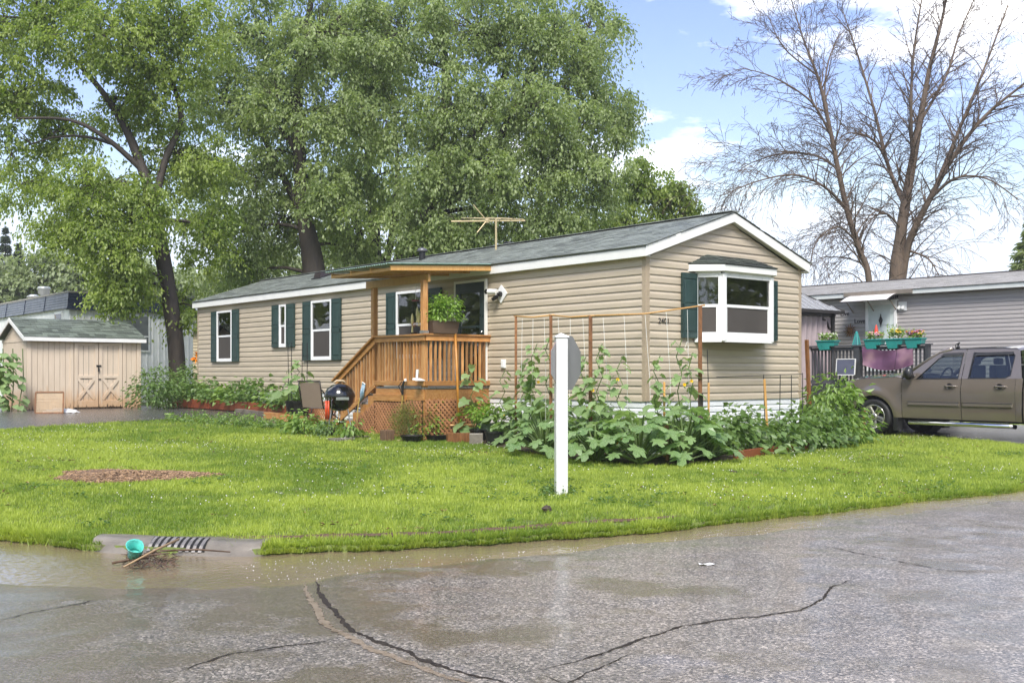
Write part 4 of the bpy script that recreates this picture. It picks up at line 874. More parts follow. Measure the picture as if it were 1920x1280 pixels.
MB().prism([(-.14, -.16, EZ), (-.14, SD / 2, RZ - .02), (-.14, SD + .16, EZ), (-.14, SD + .16, EZ + .03), (-.14, SD / 2, RZ + .02), (-.14, -.16, EZ + .03)], [(SW + .1, -.16, EZ), (SW + .1, SD / 2, RZ - .02), (SW + .1, SD + .16, EZ), (SW + .1, SD + .16, EZ + .03), (SW + .1, SD / 2, RZ + .02), (SW + .1, -.16, EZ + .03)]).build('roof', M['shingle_green'], shed)
sh = thing('tmp', (0, 0, 0)); o = shingles(shed, 'roof_shingles', M['shingle_green'], SW + .26, -.18, EZ + .03, SD / 2, RZ + .025, 0, exposure=.14, tab=.3, seed=9, th=.016); bpy.data.objects.remove(sh)
o.rotation_euler.z = R(90); o.scale.y = -1; o.location = (-.15, 0, 0)
o.data.transform(Matrix.Rotation(R(90), 4, 'Z') @ Matrix.Scale(-1, 4, (0, 1, 0))); o.data.flip_normals(); o.rotation_euler.z = 0; o.scale.y = 1
MB().box(-.15, SW + .12, -.175, -.15, EZ - .08, EZ + .035).build('fascia', M['white'], shed, bevel=.004); MB().box(-.12, SW + .1, -.15, 0, EZ - .075, EZ - .06).build('soffit', M['peach'], shed)
for s in (0, 1):
    f = lambda y: y if s == 0 else SD - y
    A = [(-.16, f(-.175), EZ - .08), (-.16, f(SD / 2), RZ - .09), (-.16, f(SD / 2), RZ + .02), (-.16, f(-.175), EZ + .035)]; MB().prism(A, [(x + .022, y, z) for x, y, z in A]).build('rake_board', M['white'], shed)
# things leaning on the shed
m = mat('cane_panel', (.46, .34, .22), .6, var=.15); cane = thing('cane_panel', onlawn(92, 776) , ROT - .45, 'beige woven cane panel in a frame leaning on the shed front', 'panel'); cane.location.z = SZ + .01; cane.rotation_euler.x = -.16
for a, b_ in (((0, 0), (.62, 0)), ((0, .5), (.62, .5)), ((0, 0), (0, .5)), ((.62, 0), (.62, .5))): MB().bar((a[0] - .31, 0, a[1] + .02), (b_[0] - .31, 0, b_[1] + .02), .03, .03).build('frame_bar', M['rust'], cane)
mb = MB()
for k in range(15): mb.bar((-.3, .012 * (k % 2), .035 + .0335 * k), (.3, .004 * (k % 2), .035 + .0335 * k), .004, .024)
for k in range(14): mb.bar((-.28 + .043 * k, .008, .02), (-.28 + .043 * k, .008, .51), .014, .004)
mb.build('weave', m, cane)
P = onlawn(114, 775); L = [[(P.x - .42 + .84 * i / 14, P.y - .14 + .28 * j / 6, SZ + .03 + .1 * math.sin(math.pi * i / 14) ** .4 * math.sin(math.pi * j / 6) ** .6 + .012 * math.sin(i * 2.3 + j)) for j in range(7)] for i in range(15)]
tag(MB().grid(L).build('potting_bag', mat('bag_white', (.62, .62, .62), .35, var=.2, vs=12), smooth=True), 'crumpled white plastic bag lying on the asphalt in front of the shed', 'bag')

# ================================================================ neighbours
def ribbed(pts, z0, z1, pitch, depth, outward, name, m, parent):
    """vertical ribbed metal cladding between two plan points"""
    p, q = Vector((*pts[0], 0)), Vector((*pts[1], 0)); L_ = (q - p).length; d = (q - p) / L_; o_ = Vector((*outward, 0)); k = int(L_ / pitch); row = []
    for i in range(k):
        for s, w in ((0, 0), (.12, depth), (.3, depth), (.42, 0)): row.append(p + d * ((i + s) * L_ / k) + o_ * w)
    row.append(q); return MB().grid([[Vector((a.x, a.y, z)) for a in row] for z in (z0, z1)]).build(name, m, parent)
nl = thing('white_mobile_home', (-14.4, 34.3, .48), ROT, 'flat roofed white metal mobile home with a navy blue band along its top', 'mobile home')
M['metal_white'] = mat('ribbed_white', (.78, .79, .79), .4, var=.06); M['navy'] = mat('navy_band', (.022, .032, .062), .35, var=.15)
MB().box(.03, 4.17, .03, 16, 0, 3.1).build('wall', M['metal_white'], nl)
ribbed([(0, 0), (4.2, 0)], 0, 3.1, .2, .02, (0, -1), 'end_cladding', M['metal_white'], nl); ribbed([(0, 16), (0, 0)], 0, 3.1, .4, .012, (-1, 0), 'side_cladding', M['metal_white'], nl)
for f in (0, 1):
    rows = []
    for k in range(13): z = 3.08 + .52 * k / 12; o_ = .08 - .07 * k / 12 + (.010 if k % 2 else 0); rows.append((z, o_))
    if f == 0: MB().grid([[(-o_, -o_, z), (4.2 + o_, -o_, z)] for z, o_ in rows]).build('mansard_band', M['navy'], nl)
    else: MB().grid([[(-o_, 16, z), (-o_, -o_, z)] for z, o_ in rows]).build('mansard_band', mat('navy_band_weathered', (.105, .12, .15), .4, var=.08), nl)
for k in range(6): y = 2.4 + 2.4 * k; MB().bar((-.095, y, 3.08), (-.025, y, 3.60), .02, .02).build('band_seam', M['navy'], nl)
MB().box(-.03, 4.23, -.03, 16, 3.6, 3.66).build('roof', mat('flat_roof', (.35, .33, .30), .7), nl); MB().box(-.16, 4.36, -.16, .0, 3.04, 3.08).build('band_soffit', M['navy'], nl)
o = MB().box(1.22, 2.65, -.06, .0, 1.7, 2.96).build('window', M['metal_white'], nl); MB().box(1.28, 2.59, -.066, -.06, 1.76, 2.90).build('pane', mat('dusty_glass', (.14, .155, .16), .12, var=.2), o)
MB().box(1.28, 2.59, -.075, -.066, 2.2, 2.24).build('sash_bar', M['metal_white'], o)
for y0, y1, z0, z1 in ((.55, 1.35, 2.3, 3.0), (3.2, 4.0, 2.35, 2.85), (6.2, 7.2, 1.9, 2.7)):
    o = MB().box(-.06, 0, y0, y1, z0, z1).build('window', M['metal_white'], nl); MB().box(-.066, -.06, y0 + .06, y1 - .06, z0 + .06, z1 - .06).build('pane', M['glass'], o); MB().bar((-.067, y0 + .06, z0 + .06), (-.067, y1 - .06, z1 - .06), .01, .05).build('curtain', M['curtain'], o)
mv = mat('zinc', (.6, .62, .62), .35, metal=.3)
t = thing('vent', (0, 0, 0)); t.parent = nl; t.location = (.55, 4.6, 3.66)
MB().lathe([(.12, 0), (.12, .16), (.2, .2), (.2, .34), (.24, .36), (.2, .44), (0, .46)], 14, cap=False).build('pipe', mv, t, smooth=True)
t = thing('vent', (0, 0, 0)); t.parent = nl; t.location = (.5, 5.7, 3.66); MB().lathe([(.16, 0), (.2, .12), (.26, .14), (.1, .22), (0, .22)], 12, cap=False).build('pipe', mv, t, smooth=True)
# pale house glimpsed behind
P = at(372, 700, 46); py_ = thing('cream_house', (P.x - 1.2, P.y, .48), ROT, 'cream clapboard house glimpsed in the gap behind the end of the tan home', 'house')
m = mat('cream_boards', (.62, .52, .36), .55, var=.06); MB().box(.02, 6, .02, 8, 0, 3.0).build('wall', m, py_); cm_ = course_mesh('siding_board', 0, 6, .14, m)
for k in range(21): link('siding_board', cm_, py_, loc=(0, .02, .14 * k))
MB().prism([(-.3, -.3, 2.98), (6.3, -.3, 2.98), (3, -.3, 4.3)], [(-.3, 8.3, 2.98), (6.3, 8.3, 2.98), (3, 8.3, 4.3)]).build('roof', M['shingle'], py_)
# grey home on the right
NB = 15.85; q = HW(NB, 0); nr = thing('grey_mobile_home', (q[0], q[1], .1), ROT, 'long grey sided mobile home behind the pickup with a white door and pale roof', 'mobile home')
M['greysiding'] = mat('grey_siding', (.38, .35, .335), .45, var=.06, stretch=(1, .3, 6), vs=3, objvar=.04)
Z0 = .78; CH2 = .114; NC = 25; ZE = Z0 + CH2 * NC                         # local eave
MB().box(.005, 4.2, -8, 11, Z0, ZE + .1).build('wall', M['greysiding'], nr); MB().box(.02, 4.18, -7.98, 10.98, 0, Z0).build('foundation', M['skirt'], nr)
gm = course_mesh('siding_board', -11, 8, CH2, M['greysiding'])
for k in range(NC): link('siding_board', gm, nr, loc=(0, 0, Z0 + CH2 * k), rot=(0, 0, R(-90)))
MB().box(-.26, -.24, -8.2, 11.2, ZE + .0, ZE + .13).build('fascia', mat('pale_fascia', (.60, .62, .60), .4, var=.05), nr); MB().box(-.24, 0, -8.2, 11.2, ZE + .005, ZE + .02).build('soffit', M['greysiding'], nr)
MB().prism([(-.27, -8.3, ZE + .12), (2.1, -8.3, ZE + .62), (4.5, -8.3, ZE + .12)], [(-.27, 11.3, ZE + .12), (2.1, 11.3, ZE + .62), (4.5, 11.3, ZE + .12)]).build('roof', M['shingle_grey'], nr)
shingles(nr, 'roof_shingles', M['shingle_grey'], 19.6, -.29, ZE + .135, 2.1, ZE + .64, -8.3, exposure=.145, tab=.33, seed=12)
MB().bar((2.1, -8.3, ZE + .65), (2.1, 11.3, ZE + .65), .2, .03).build('ridge_cap', mat('dark_ridge', (.06, .05, .05), .6), nr)
o = MB().box(0, .09, -.06, -.01, 0, 2.05).box(.92, 1.01, -.06, -.01, 0, 2.05).box(.09, .92, -.06, -.01, 1.95, 2.05).box(-.05, 1.06, -.08, -.01, 2.05, 2.09).build('door_frame', M['vinyl'], nr, bevel=.004); o.location = (-.012, 5.77, 1.42); o.rotation_euler.z = WL
mdr = mat('pale_door', (.60, .66, .64), .35, var=.05)
d = MB().box(.09, .92, -.04, -.015, 0, 1.95).build('door', mdr, nr); d.location = o.location; d.rotation_euler.z = WL
for x0, x1, z0, z1 in ((.19, .47, 1.35, 1.85), (.54, .82, 1.35, 1.85), (.19, .47, .3, 1.22), (.54, .82, .3, 1.22)): MB().box(x0, x1, -.05, -.04, z0, z1).build('door_panel', mdr, d, bevel=.01)
mb = MB()
for s in (-1, 1):
    mb.tube([(.505, -.06, 1.62), (.505 + s * .055, -.06, 1.5), (.505, -.06, 1.36)], .012, 6); mb.tube([(.505, -.06, 1.56), (.505 + s * .03, -.06, 1.49), (.505, -.06, 1.42)], .01, 6)
mb.tube([(.505, -.06, 1.68), (.505, -.06, 1.30)], .012, 6); mb.build('door_ornament', M['dark'], d)
# curved awning on a board, porch lamp, ornaments
t = thing('door_awning', (0, 0, 0), 0); t.parent = nr
m = mat('awning_sheet', (.72, .68, .66), .25, var=.08); L = []
for i in range(9):
    u = i / 8; x = -.04 - .8 * u; z = ZE + .06 - .22 * u * u; L.append([(x, 4.62 + 1.5 * j / 6, z) for j in range(7)])
L2 = [[(x, y, z - .008) for x, y, z in r_][::-1] for r_ in L]; MB().grid([r_[::-1] for r_ in L]).grid([r_[::-1] for r_ in L2]).build('awning_sheet', m, t, smooth=True)
for y in (4.78, 5.5, 6.2): MB().tube([(-.02, y, ZE - .45), (-.4, y, ZE - .14), (-.75, y, ZE - .14)], .018, 6).build('bracket', mat('bracket_tan', (.25, .2, .15), .5), t)
for k in range(5): MB().tube([(-.12 - .1 * k, 4.69, ZE + .0 - .02 * k * k * .4), (-.1 - .1 * k, 4.72, ZE - .08 - .02 * k)], .022, 6).build('awning_rib', M['dark'], t)
MB().box(-.31, -.262, 4.15, 6.35, ZE + .02, ZE + .14).build('drip_board', mat('old_board', (.20, .17, .14), .6), nr)
t = thing('porch_lamp', (0, 0, 0)); t.parent = nr; t.location = (-.02, 4.62, ZE - .33); MB().box(-.03, 0, -.16, .1, -.13, .13).build('back_plate', M['vinyl'], t, bevel=.004)
for s in (-.08, .04): MB().lathe([(.02, .0), (.055, .06), (.06, .1), (.05, .11)], 10, Matrix.Translation((-.05, s, .02)) @ Matrix.Rotation(R(200), 4, 'X')).build('lamp_head', M['vinyl'], t)
def ndeck(b, a, z): return Vector((*HW(b, a), z))
# raised deck with dark railing
nd = thing('grey_deck', ndeck(13.6, 4.4, .1), ROT, 'dark grey deck railing of thin balusters in front of the white door', 'deck railing')
mg_ = mat('grey_stain', (.055, .057, .063), .5, var=.2, objvar=.2)
A0, A1 = -1.8, 1.85; o_ = lambda a: a
for y in (A0, .27, A1): MB().box(-.06, .06, y - .08 if y == .27 else y - .05, y + .08 if y == .27 else y + .05, 0, 2.1).build('post', mg_, nd, bevel=.005)
MB().bar((0, A0 - .1, 2.12), (0, A1 + .1, 2.12), .16, .04).build('cap_rail', mg_, nd)
for z in (2.04, 1.12): MB().bar((0, A0, z), (0, A1, z), .04, .09).build('rail', mg_, nd)
bl = MB().box(-.018, .018, -.022, .022, 1.08, 2.06).mesh('baluster', mg_)
for y in np.arange(A0 + .12, A1 - .05, .115):
    if abs(y - .27) > .1: link('baluster', bl, nd, loc=(.035, float(y), 0))
MB().box(0, 2.2, A0 - .02, A1 + 2.6, .98, 1.06).build('floor', mg_, nd); MB().box(-.02, .02, A0, A1, .1, 1.0).build('skirt_board', mg_, nd)
for y in (A1 + .5, A1 + 1.1): MB().box(-.03, .03, y - .05, y + .05, 0, 1.6 - .5 * (y - A1)).build('stair_post', mg_, nd)
MB().bar((0, A1 + .08, 1.95), (0, A1 + 1.5, 1.2), .05, .06).build('stair_rail', M['white'], nd)
for k in range(9): MB().box(-.018, .018, A1 + .15 + .13 * k - .02, A1 + .15 + .13 * k + .02, .5, 1.9 - .068 * k).build('stair_baluster', mg_, nd)
# rail planters
mt = mat('teal_planter', (.025, .26, .235), .35, var=.1)
M['petal'] = {}
def petal(name, c): return mat('petal_' + name, c, .6, var=.2)
PL = [(1552, .60, [(.55, .55, .45), (.25, .35, .12)], 'long teal rail planter of pale seedlings nearest the gazebo'), (1640, .52, [(.6, .3, .35), (.3, .4, .1)], 'teal rail planter holding the red gnome hat'),
      (1680, .50, [(.75, .5, .05), (.2, .3, .08)], 'teal rail planter with tall yellow flowers, third along the rail'), (1716, .48, [(.75, .42, .05), (.5, .25, .5), (.35, .08, .05)], 'teal rail planter of orange and purple blooms at the rail end')]
for px, w, cols, lab in PL:
    u = (px - 960) / FPX; ox, oy = HW(13.6, 0); a = (ox - oy * u) / (u * LV[1] - LV[0])
    t = thing('rail_planter', ndeck(13.6, a, 2.16), ROT + R(90), lab, 'planter', 'teal planters straddling the deck rail')
    pr = [(-w * .36, -.09), (-w * .10, -.09), (-w * .10, .0), (w * .2, .0), (w * .2, .0), (w * .36, .09)]
    for s in (-1, 1):                              # a rail planter: one long body with a saddle notch under it
        pass
    out_ = [(-w * .5, .20), (-w * .44, .06), (-w * .2, .055), (-w * .17, -.04), (w * .36, -.05), (w * .44, .06), (w * .5, .20)]
    MB().prism([(x, -.13 * (.8 + z), z) for x, z in out_], [(x, .13 * (.8 + z), z) for x, z in out_]).build('box_wall', mt, t, bevel=.01)
    MB().box(-w * .53, w * .53, -.15, .15, .195, .225).build('rim', mt, t, bevel=.006); MB().box(-w * .48, w * .48, -.11, .11, .226, .23).build('soil', M['soil'], t)
    n_ = 220; P_ = RNG.uniform(-1, 1, (n_, 3)) * [w * .46, .1, .07] + [0, 0, .3]; P_[:, 2] += .16 * (RNG.random(n_) ** 3) * (1.6 if px == 1680 else .6)
    f = thing('flowers', (0, 0, 0)); bpy.data.objects.remove(f)
    fl = leaf_cloud('leaves', P_, RNG.normal(0, 1, (n_, 3)) + [0, 0, .3], RNG.normal(0, 1, (n_, 3)), RNG.uniform(.05, .1, n_), M['basil'], t)
    for ci, c in enumerate(cols):
        k = 26; P_ = RNG.uniform(-1, 1, (k, 3)) * [w * .42, .1, .05] + [0, 0, .37 + .05 * (px == 1680)]
        mb = MB()
        for p in P_: mb.lathe([(0, -.01), (.03, .0), (.022, .02), (0, .025)], 6, Matrix.Translation(p) @ Matrix.Rotation(rnd.uniform(-.8, .8), 4, 'X'), cap=False)
        mb.build('blossoms', petal('%d_%d' % (px, ci), c), t)
u = lambda px, b: ((HW(b, 0)[0] - HW(b, 0)[1] * (px - 960) / FPX) / ((px - 960) / FPX * LV[1] - LV[0]))
t = thing('garden_gnome', ndeck(13.6, u(1643, 13.6), 2.42), ROT, 'garden gnome with a pointed red hat standing in a teal planter', 'gnome')
MB().lathe([(.05, 0), (.07, .06), (.055, .12)], 10).build('body', M['vinyl'], t, smooth=True); MB().lathe([(.062, .11), (.05, .2), (.02, .34), (0, .37)], 10, cap=False).build('hat', mat('gnome_red', (.62, .05, .02), .5), t, smooth=True)
t = thing('lantern', ndeck(13.65, u(1606, 13.65), 2.16), ROT, 'teal pyramid shaped lantern on the grey deck rail', 'lantern')
for s in range(4): c, d_ = math.cos(s * math.pi / 2 + .785), math.sin(s * math.pi / 2 + .785); MB().bar((c * .13, d_ * .13, 0), (c * .03, d_ * .03, .4), .025).build('leg', mt, t)
MB().prism([(-.07, -.07, .02), (.07, -.07, .02), (.07, .07, .02), (-.07, .07, .02)], [(-.025, -.025, .38), (.025, -.025, .38), (.025, .025, .38), (-.025, .025, .38)]).build('glass', mat('teal_glass', (.05, .2, .2), .1), t); MB().lathe([(.04, .38), (.04, .43), (0, .47)], 8, cap=False).build('cap', mt, t)
t = thing('sun_ornament', ndeck(NB - .06, u(1596, NB), 1.45 + (700 - 617) * 30.9 / FPX), ROT - R(90), 'rusty metal sun ornament hung on the grey siding', 'ornament')
mr = mat('rust_metal', (.22, .10, .03), .5, metal=.4, var=.4, vs=20); MB().lathe([(0, .03), (.06, .02), (.09, 0)], 12, Matrix.Rotation(R(90), 4, 'X'), cap=False).build('disc', mr, t)
for k in range(14):
    a = k * 2 * math.pi / 14; L_ = .17 if k % 2 else .13; MB().tube([(.08 * math.cos(a), -.01, .08 * math.sin(a)), ((.08 + L_ * .6) * math.cos(a + .15), -.015, (.08 + L_ * .6) * math.sin(a + .15)), ((.06 + L_) * math.cos(a), -.01, (.06 + L_) * math.sin(a))], [.016, .012, .004], 5).build('ray', mr, t)
for s, px, py in (('Live', 1584, 588), ('Love', 1612, 602)):
    b_ = NB - .03; a = u(px, b_); Y = HW(b_, a)[1]; o = text(s, .19, M['dark'], None, ndeck(b_, a, CAM_H + (HZ - py) * Y / FPX - .06), (R(90), 0, ROT - R(90)), 'wall_word', .006)
    tag(o, {'Live': 'dark metal script word Live on the grey siding nearest the gazebo', 'Love': 'dark metal script word Love on the grey siding nearest the door'}[s], 'sign', 'metal words on the siding')
a0, a1 = u(1617, 13.52), u(1712, 13.52); m, n = newmat('faded_banner'); v = coords(n, rand=False); no = N(n, 'ShaderNodeTexNoise', {'Vector': v, 'Scale': 1.7, 'Detail': 2})
ra = N(n, 'ShaderNodeValToRGB', {0: no.outputs[0]}); e_ = ra.color_ramp.elements; e_[0].position = .35; e_[0].color = (.10, .04, .085, 1); e_[1].position = .68; e_[1].color = (.36, .21, .25, 1); x_ = e_.new(.5); x_.color = (.17, .075, .14, 1)
b = N(n, 'ShaderNodeBsdfPrincipled', {'Base Color': ra.outputs[0], 'Roughness': .5}); N(n, 'ShaderNodeOutputMaterial', {0: b.outputs[0]})
L = []
for i in range(17):
    s = i / 16; a = a0 + (a1 - a0) * s; sag = .12 * math.sin(math.pi * s)
    L.append([Vector((*HW(13.52 - .02 * math.sin(6 * s + j), a), 2.19 - .06 * s * 0 - sag - .50 * j / 6 - .04 * math.sin(math.pi * s) * j / 6)) for j in range(7)])
tag(MB().grid(L).build('banner', m, smooth=True), 'faded purple and pink cloth banner tied along the deck railing', 'banner')
t = thing('notice_board', ndeck(13.3, u(1585, 13.3), 1.42), ROT - R(90), 'dark grey rectangular board with a thin white border leaning on the deck railing', 'board'); t.rotation_euler.x = -.1
MB().box(-.28, .28, -.01, .01, 0, .42).build('panel', mat('slate_panel', (.10, .105, .15), .4, var=.1), t)
for q in ((-.3, -.28, 0, .44), (.28, .3, 0, .44), (-.28, .28, .42, .44), (-.28, .28, -.02, 0)): MB().box(q[0], q[1], -.018, .012, q[2], q[3]).build('border', M['white'], t)
# gazebo
gz_ = thing('gazebo', ndeck(13.5, 7.4, .1), ROT, 'dark gazebo with a ribbed metal roof and mauve curtains beside the grey home', 'gazebo')
mgz = mat('gazebo_metal', (.03, .026, .025), .4, var=.15); mrf = mat('gazebo_roof', (.42, .42, .42), .3, metal=.4, var=.1)
for x in (-1.2, 1.2):
    for y in (-1.2, 1.2): MB().box(x - .06, x + .06, y - .06, y + .06, 0, 3.12).build('post', mgz, gz_)
for s in (-1, 1): MB().bar((-1.3, s * 1.2, 3.08), (1.3, s * 1.2, 3.08), .08, .12).build('beam', mgz, gz_); MB().bar((s * 1.2, -1.3, 3.08), (s * 1.2, 1.3, 3.08), .08, .12).build('beam', mgz, gz_)
ap = Vector((0, 0, 4.05)); cs = [Vector((x, y, 3.17)) for x, y in ((-1.45, -1.45), (1.45, -1.45), (1.45, 1.45), (-1.45, 1.45))]
for k in range(4):
    p, q = cs[k], cs[(k + 1) % 4]; MB().add([p, q, ap, p - Vector((0, 0, .05)), q - Vector((0, 0, .05)), ap - Vector((0, 0, .05))], [(0, 1, 2), (5, 4, 3), (0, 3, 4, 1)]).build('roof_panel', mrf, gz_)
    for j in range(1, 10):
        s = j / 10; e_ = p.lerp(q, s); mid = p.lerp(q, .5); f = 1 - abs(2 * s - 1); t_ = e_ + (ap - mid) * f; MB().bar(e_ + Vector((0, 0, .015)), t_ + Vector((0, 0, .015)), .03).build('roof_rib', mrf, gz_)
    MB().bar(p, ap, .06, .05).build('hip_cap', mgz, gz_); MB().bar(p - Vector((0, 0, .03)), q - Vector((0, 0, .03)), .05, .09).build('fascia', mgz, gz_)
for x0, x1 in ((-1.1, 1.08),):
    L = [[(x0 + (x1 - x0) * i / 40, -1.2 + .05 * math.sin(i * 1.35), z) for z in (.3, 3.0)] for i in range(41)]; MB().grid(L).build('curtain', mat('mauve_curtain', (.36, .29, .30), .8, var=.1), gz_, smooth=True)
for s in (-1, 1): MB().tube([(s * 1.2, -1.2, 2.45), (s * .95, -1.2, 2.85), (s * .6, -1.2, 3.02)], .035, 6).build('corner_brace', mgz, gz_)
# ================================================================ sign post
P = onlawn(1052, 928); sp_ = thing('stop_sign', P, R(8), 'white square vinyl post carrying an octagonal road sign seen from its bare metal back', 'sign post')
mb = MB(); w = .066; mb.box(-w, w, -w, w, 0, 1.75); mb.build('post', mat('post_vinyl', (.68, .68, .67), .3, var=.06, vs=3, stretch=(3, 3, .6)), sp_, bevel=.008)
MB().prism([(-w - .012, -w - .012, 1.75), (w + .012, -w - .012, 1.75), (w + .012, w + .012, 1.75), (-w - .012, w + .012, 1.75)], [(-w - .01, -w - .01, 1.765), (w + .01, -w - .01, 1.765), (w + .01, w + .01, 1.765), (-w - .01, w + .01, 1.765)]).add([(-w, -w, 1.766), (w, -w, 1.766), (w, w, 1.766), (-w, w, 1.766), (0, 0, 1.80)], [(0, 1, 4), (1, 2, 4), (2, 3, 4), (3, 0, 4)]).build('post_cap', M['vinyl'], sp_)
T = Matrix.Translation((.075, w + .03, 1.47)) @ Matrix.Rotation(R(46), 4, 'Z'); r8 = .33
o8 = [(r8 * math.cos(R(22.5 + 45 * k)), r8 * math.sin(R(22.5 + 45 * k))) for k in range(8)]
MB().prism([T @ Vector((x, -.002, z)) for x, z in o8], [T @ Vector((x, .002, z)) for x, z in o8]).build('sign_plate', M['alu'], sp_)
i8 = [(x * .96, z * .96) for x, z in o8]; MB().prism([T @ Vector((x, .0025, z)) for x, z in o8], [T @ Vector((x, .004, z)) for x, z in o8]).build('sign_face', mat('sign_red', (.5, .02, .02), .4), sp_)
MB().bar((0, w - .01, 1.62), T @ Vector((0, 0, .15)), .03).bar((0, w - .01, 1.32), T @ Vector((0, 0, -.15)), .03).build('bracket', M['steel'], sp_)

bush('weed', P + Vector((-.02, -.02, 0)), .2, .14, .10, 160, .05, M['bean'], 'ragged dark weeds around the foot of the white sign post', 'weeds', stems=0, droop=.2)
# ================================================================ kettle grill and patio chairs
P = onlawn(637, 816); gx = thing('kettle_grill', P, ROT, 'black kettle barbecue with red handled tools hanging from its rim', 'grill')
MB().lathe([(.02, .46), (.12, .475), (.2, .53), (.26, .62), (.28, .72), (.285, .725)], 28, cap=False).build('bowl', M['blackmetal'], gx, smooth=True)
MB().lathe([(.292, .72), (.295, .735), (.285, .79), (.24, .88), (.15, .95), (.05, .975), (0, .977)], 28, cap=False).build('lid', M['blackmetal'], gx, smooth=True)
mh = mat('pale_wood', (.5, .38, .25), .5); T = Matrix.Rotation(R(20) - ROT, 4, 'Z')
MB().tube([T @ Vector(p) for p in ((-.11, 0, .99), (-.06, 0, 1.03), (.06, 0, 1.03), (.11, 0, .99))], .02, 8).build('lid_handle', mh, gx, smooth=True)
for k in range(3): a = R(60 + 120 * k); MB().tube([(.17 * math.cos(a), .17 * math.sin(a), .5), (.27 * math.cos(a), .27 * math.sin(a), 0)], .012, 8).build('leg', M['steel'], gx)
MB().lathe([(.0, .24), (.12, .24), (.14, .27), (.13, .27)], 16, cap=False).build('ash_pan', M['steel'], gx, smooth=True)
for s in (-1, 1): a = R(150); x, y = .27 * math.cos(a), .27 * math.sin(a); MB().lathe([(.0, -.02), (.07, -.02), (.08, -.01), (.08, .01), (.07, .02), (0, .02)], 14, Matrix.Translation((-.1 + .3 * s * .5, -.16, .08)) @ Matrix.Rotation(R(90), 4, 'X') @ Matrix.Rotation(R(30), 4, 'Y')).build('wheel', M['dark'], gx, smooth=True)
MB().bar((-.22, -.24, .70), (.0, -.33, .70), .012, .05).build('tool_rack', M['steel'], gx)
MB().bar(Matrix.Rotation(-ROT, 4, 'Z') @ Vector((.02, -.305, .71)), Matrix.Rotation(-ROT, 4, 'Z') @ Vector((.16, -.28, .71)), .02, .035).build('bowl_handle', M['steel'], gx)
T = Matrix.Rotation(-ROT, 4, 'Z')
for k, (x, c) in enumerate(((-.205, 1), (-.16, 1), (-.10, 0))):
    t = thing('grill_tool', P + Vector((x, -.30, .0)), 0, ['red handled barbecue tool, the left one on the grill rim', 'red handled barbecue tool hanging in the middle on the grill rim', 'black barbecue spatula hanging right of the red handles'][k], 'grill tool', 'tools hanging on the kettle grill')
    MB().tube([(0, 0, .66), (0, 0, .32)], [.018, .022] if c else [.008, .008], 8).build('grip', mat('tool_red', (.55, .06, .015), .4) if c else M['dark'], t, smooth=True)
    MB().tube([(0, 0, .71), (.01, .012, .69), (0, 0, .66)], .006, 6).build('hook', M['steel'], t)
    MB().bar((0, 0, .32), (0, 0, .12 if c else .2), .012 if c else .05, .004).build('blade', M['steel'] if c else M['dark'], t)
def chair(loc, rz, lab):
    t = thing('patio_chair', loc, rz, lab, 'chair', 'patio chairs by the stair'); mf = M['chairframe']; ms_ = M['sling']
    L = [[(x, y, z) for x in (-.23, -.08, .08, .23)] for y, z in ((.24, .42), (.0, .39), (-.2, .40))]; MB().grid(L).grid([[(x, y, z - .006) for x, y, z in r][::-1] for r in L]).build('seat', ms_, t, smooth=True)
    L = [[(x, y - .02 * (1 - (x / .23) ** 2), z) for x in (-.23, -.08, .08, .23)] for y, z in ((-.21, .42), (-.27, .65), (-.34, .94))]; MB().grid(L).grid([[(x, y + .006, z) for x, y, z in r][::-1] for r in L]).build('backrest', ms_, t, smooth=True)
    mb = MB()
    for s in (-.25, .25): mb.tube([(s, .26, .42), (s, -.0, .385), (s, -.2, .40), (s, -.28, .66), (s, -.36, .97)], .014, 6)
    mb.tube([(-.25, -.36, .97), (.25, -.36, .97)], .014, 6); mb.tube([(-.25, .26, .42), (.25, .26, .42)], .014, 6); mb.build('frame', mf, t, smooth=True)
    for s in (-.29, .29):
        MB().tube([(s * .88, -.31, .80), (s, -.15, .66), (s, .05, .64), (s, .22, .63), (s, .30, .55), (s, .27, .3), (s, .10, .24)], .014, 6).build('arm', mf, t, smooth=True)
        MB().tube([(s, .10, .24), (s * .9, -.05, .10), (s, -.28, .02), (s, -.1, .015), (s, .25, .015), (s, .3, .05)], .014, 6).build('leg', mf, t, smooth=True)
M['chairframe'] = mat('dark_bronze', (.028, .022, .018), .4, metal=.2, var=.1); M['sling'] = mat('sling_mesh', (.22, .165, .13), .6, var=.1, vs=60)
Pq = HW(-1.35, 8.15); chair((Pq[0], Pq[1], .32), ROT - R(58), 'patio chair with brown sling seat on the left, its back to the viewer')
Pq = HW(-1.15, 7.1); chair((Pq[0], Pq[1], .32), ROT + R(118), 'patio chair half hidden behind the black kettle grill')
# stepping ground: strip of pavers and a stack by the grill
for k, (px, py) in enumerate(((668, 822), (640, 826))): tag(MB().box(-.2, .2, -.14, .14, 0, .05).build('paver', M['concrete'], bevel=.01, loc=onlawn(px, py)), ['grey paver on the ground right of the grill legs', 'grey paver on the ground under the front of the grill'][k], 'paver', 'pavers below the grill').rotation_euler.z = ROT

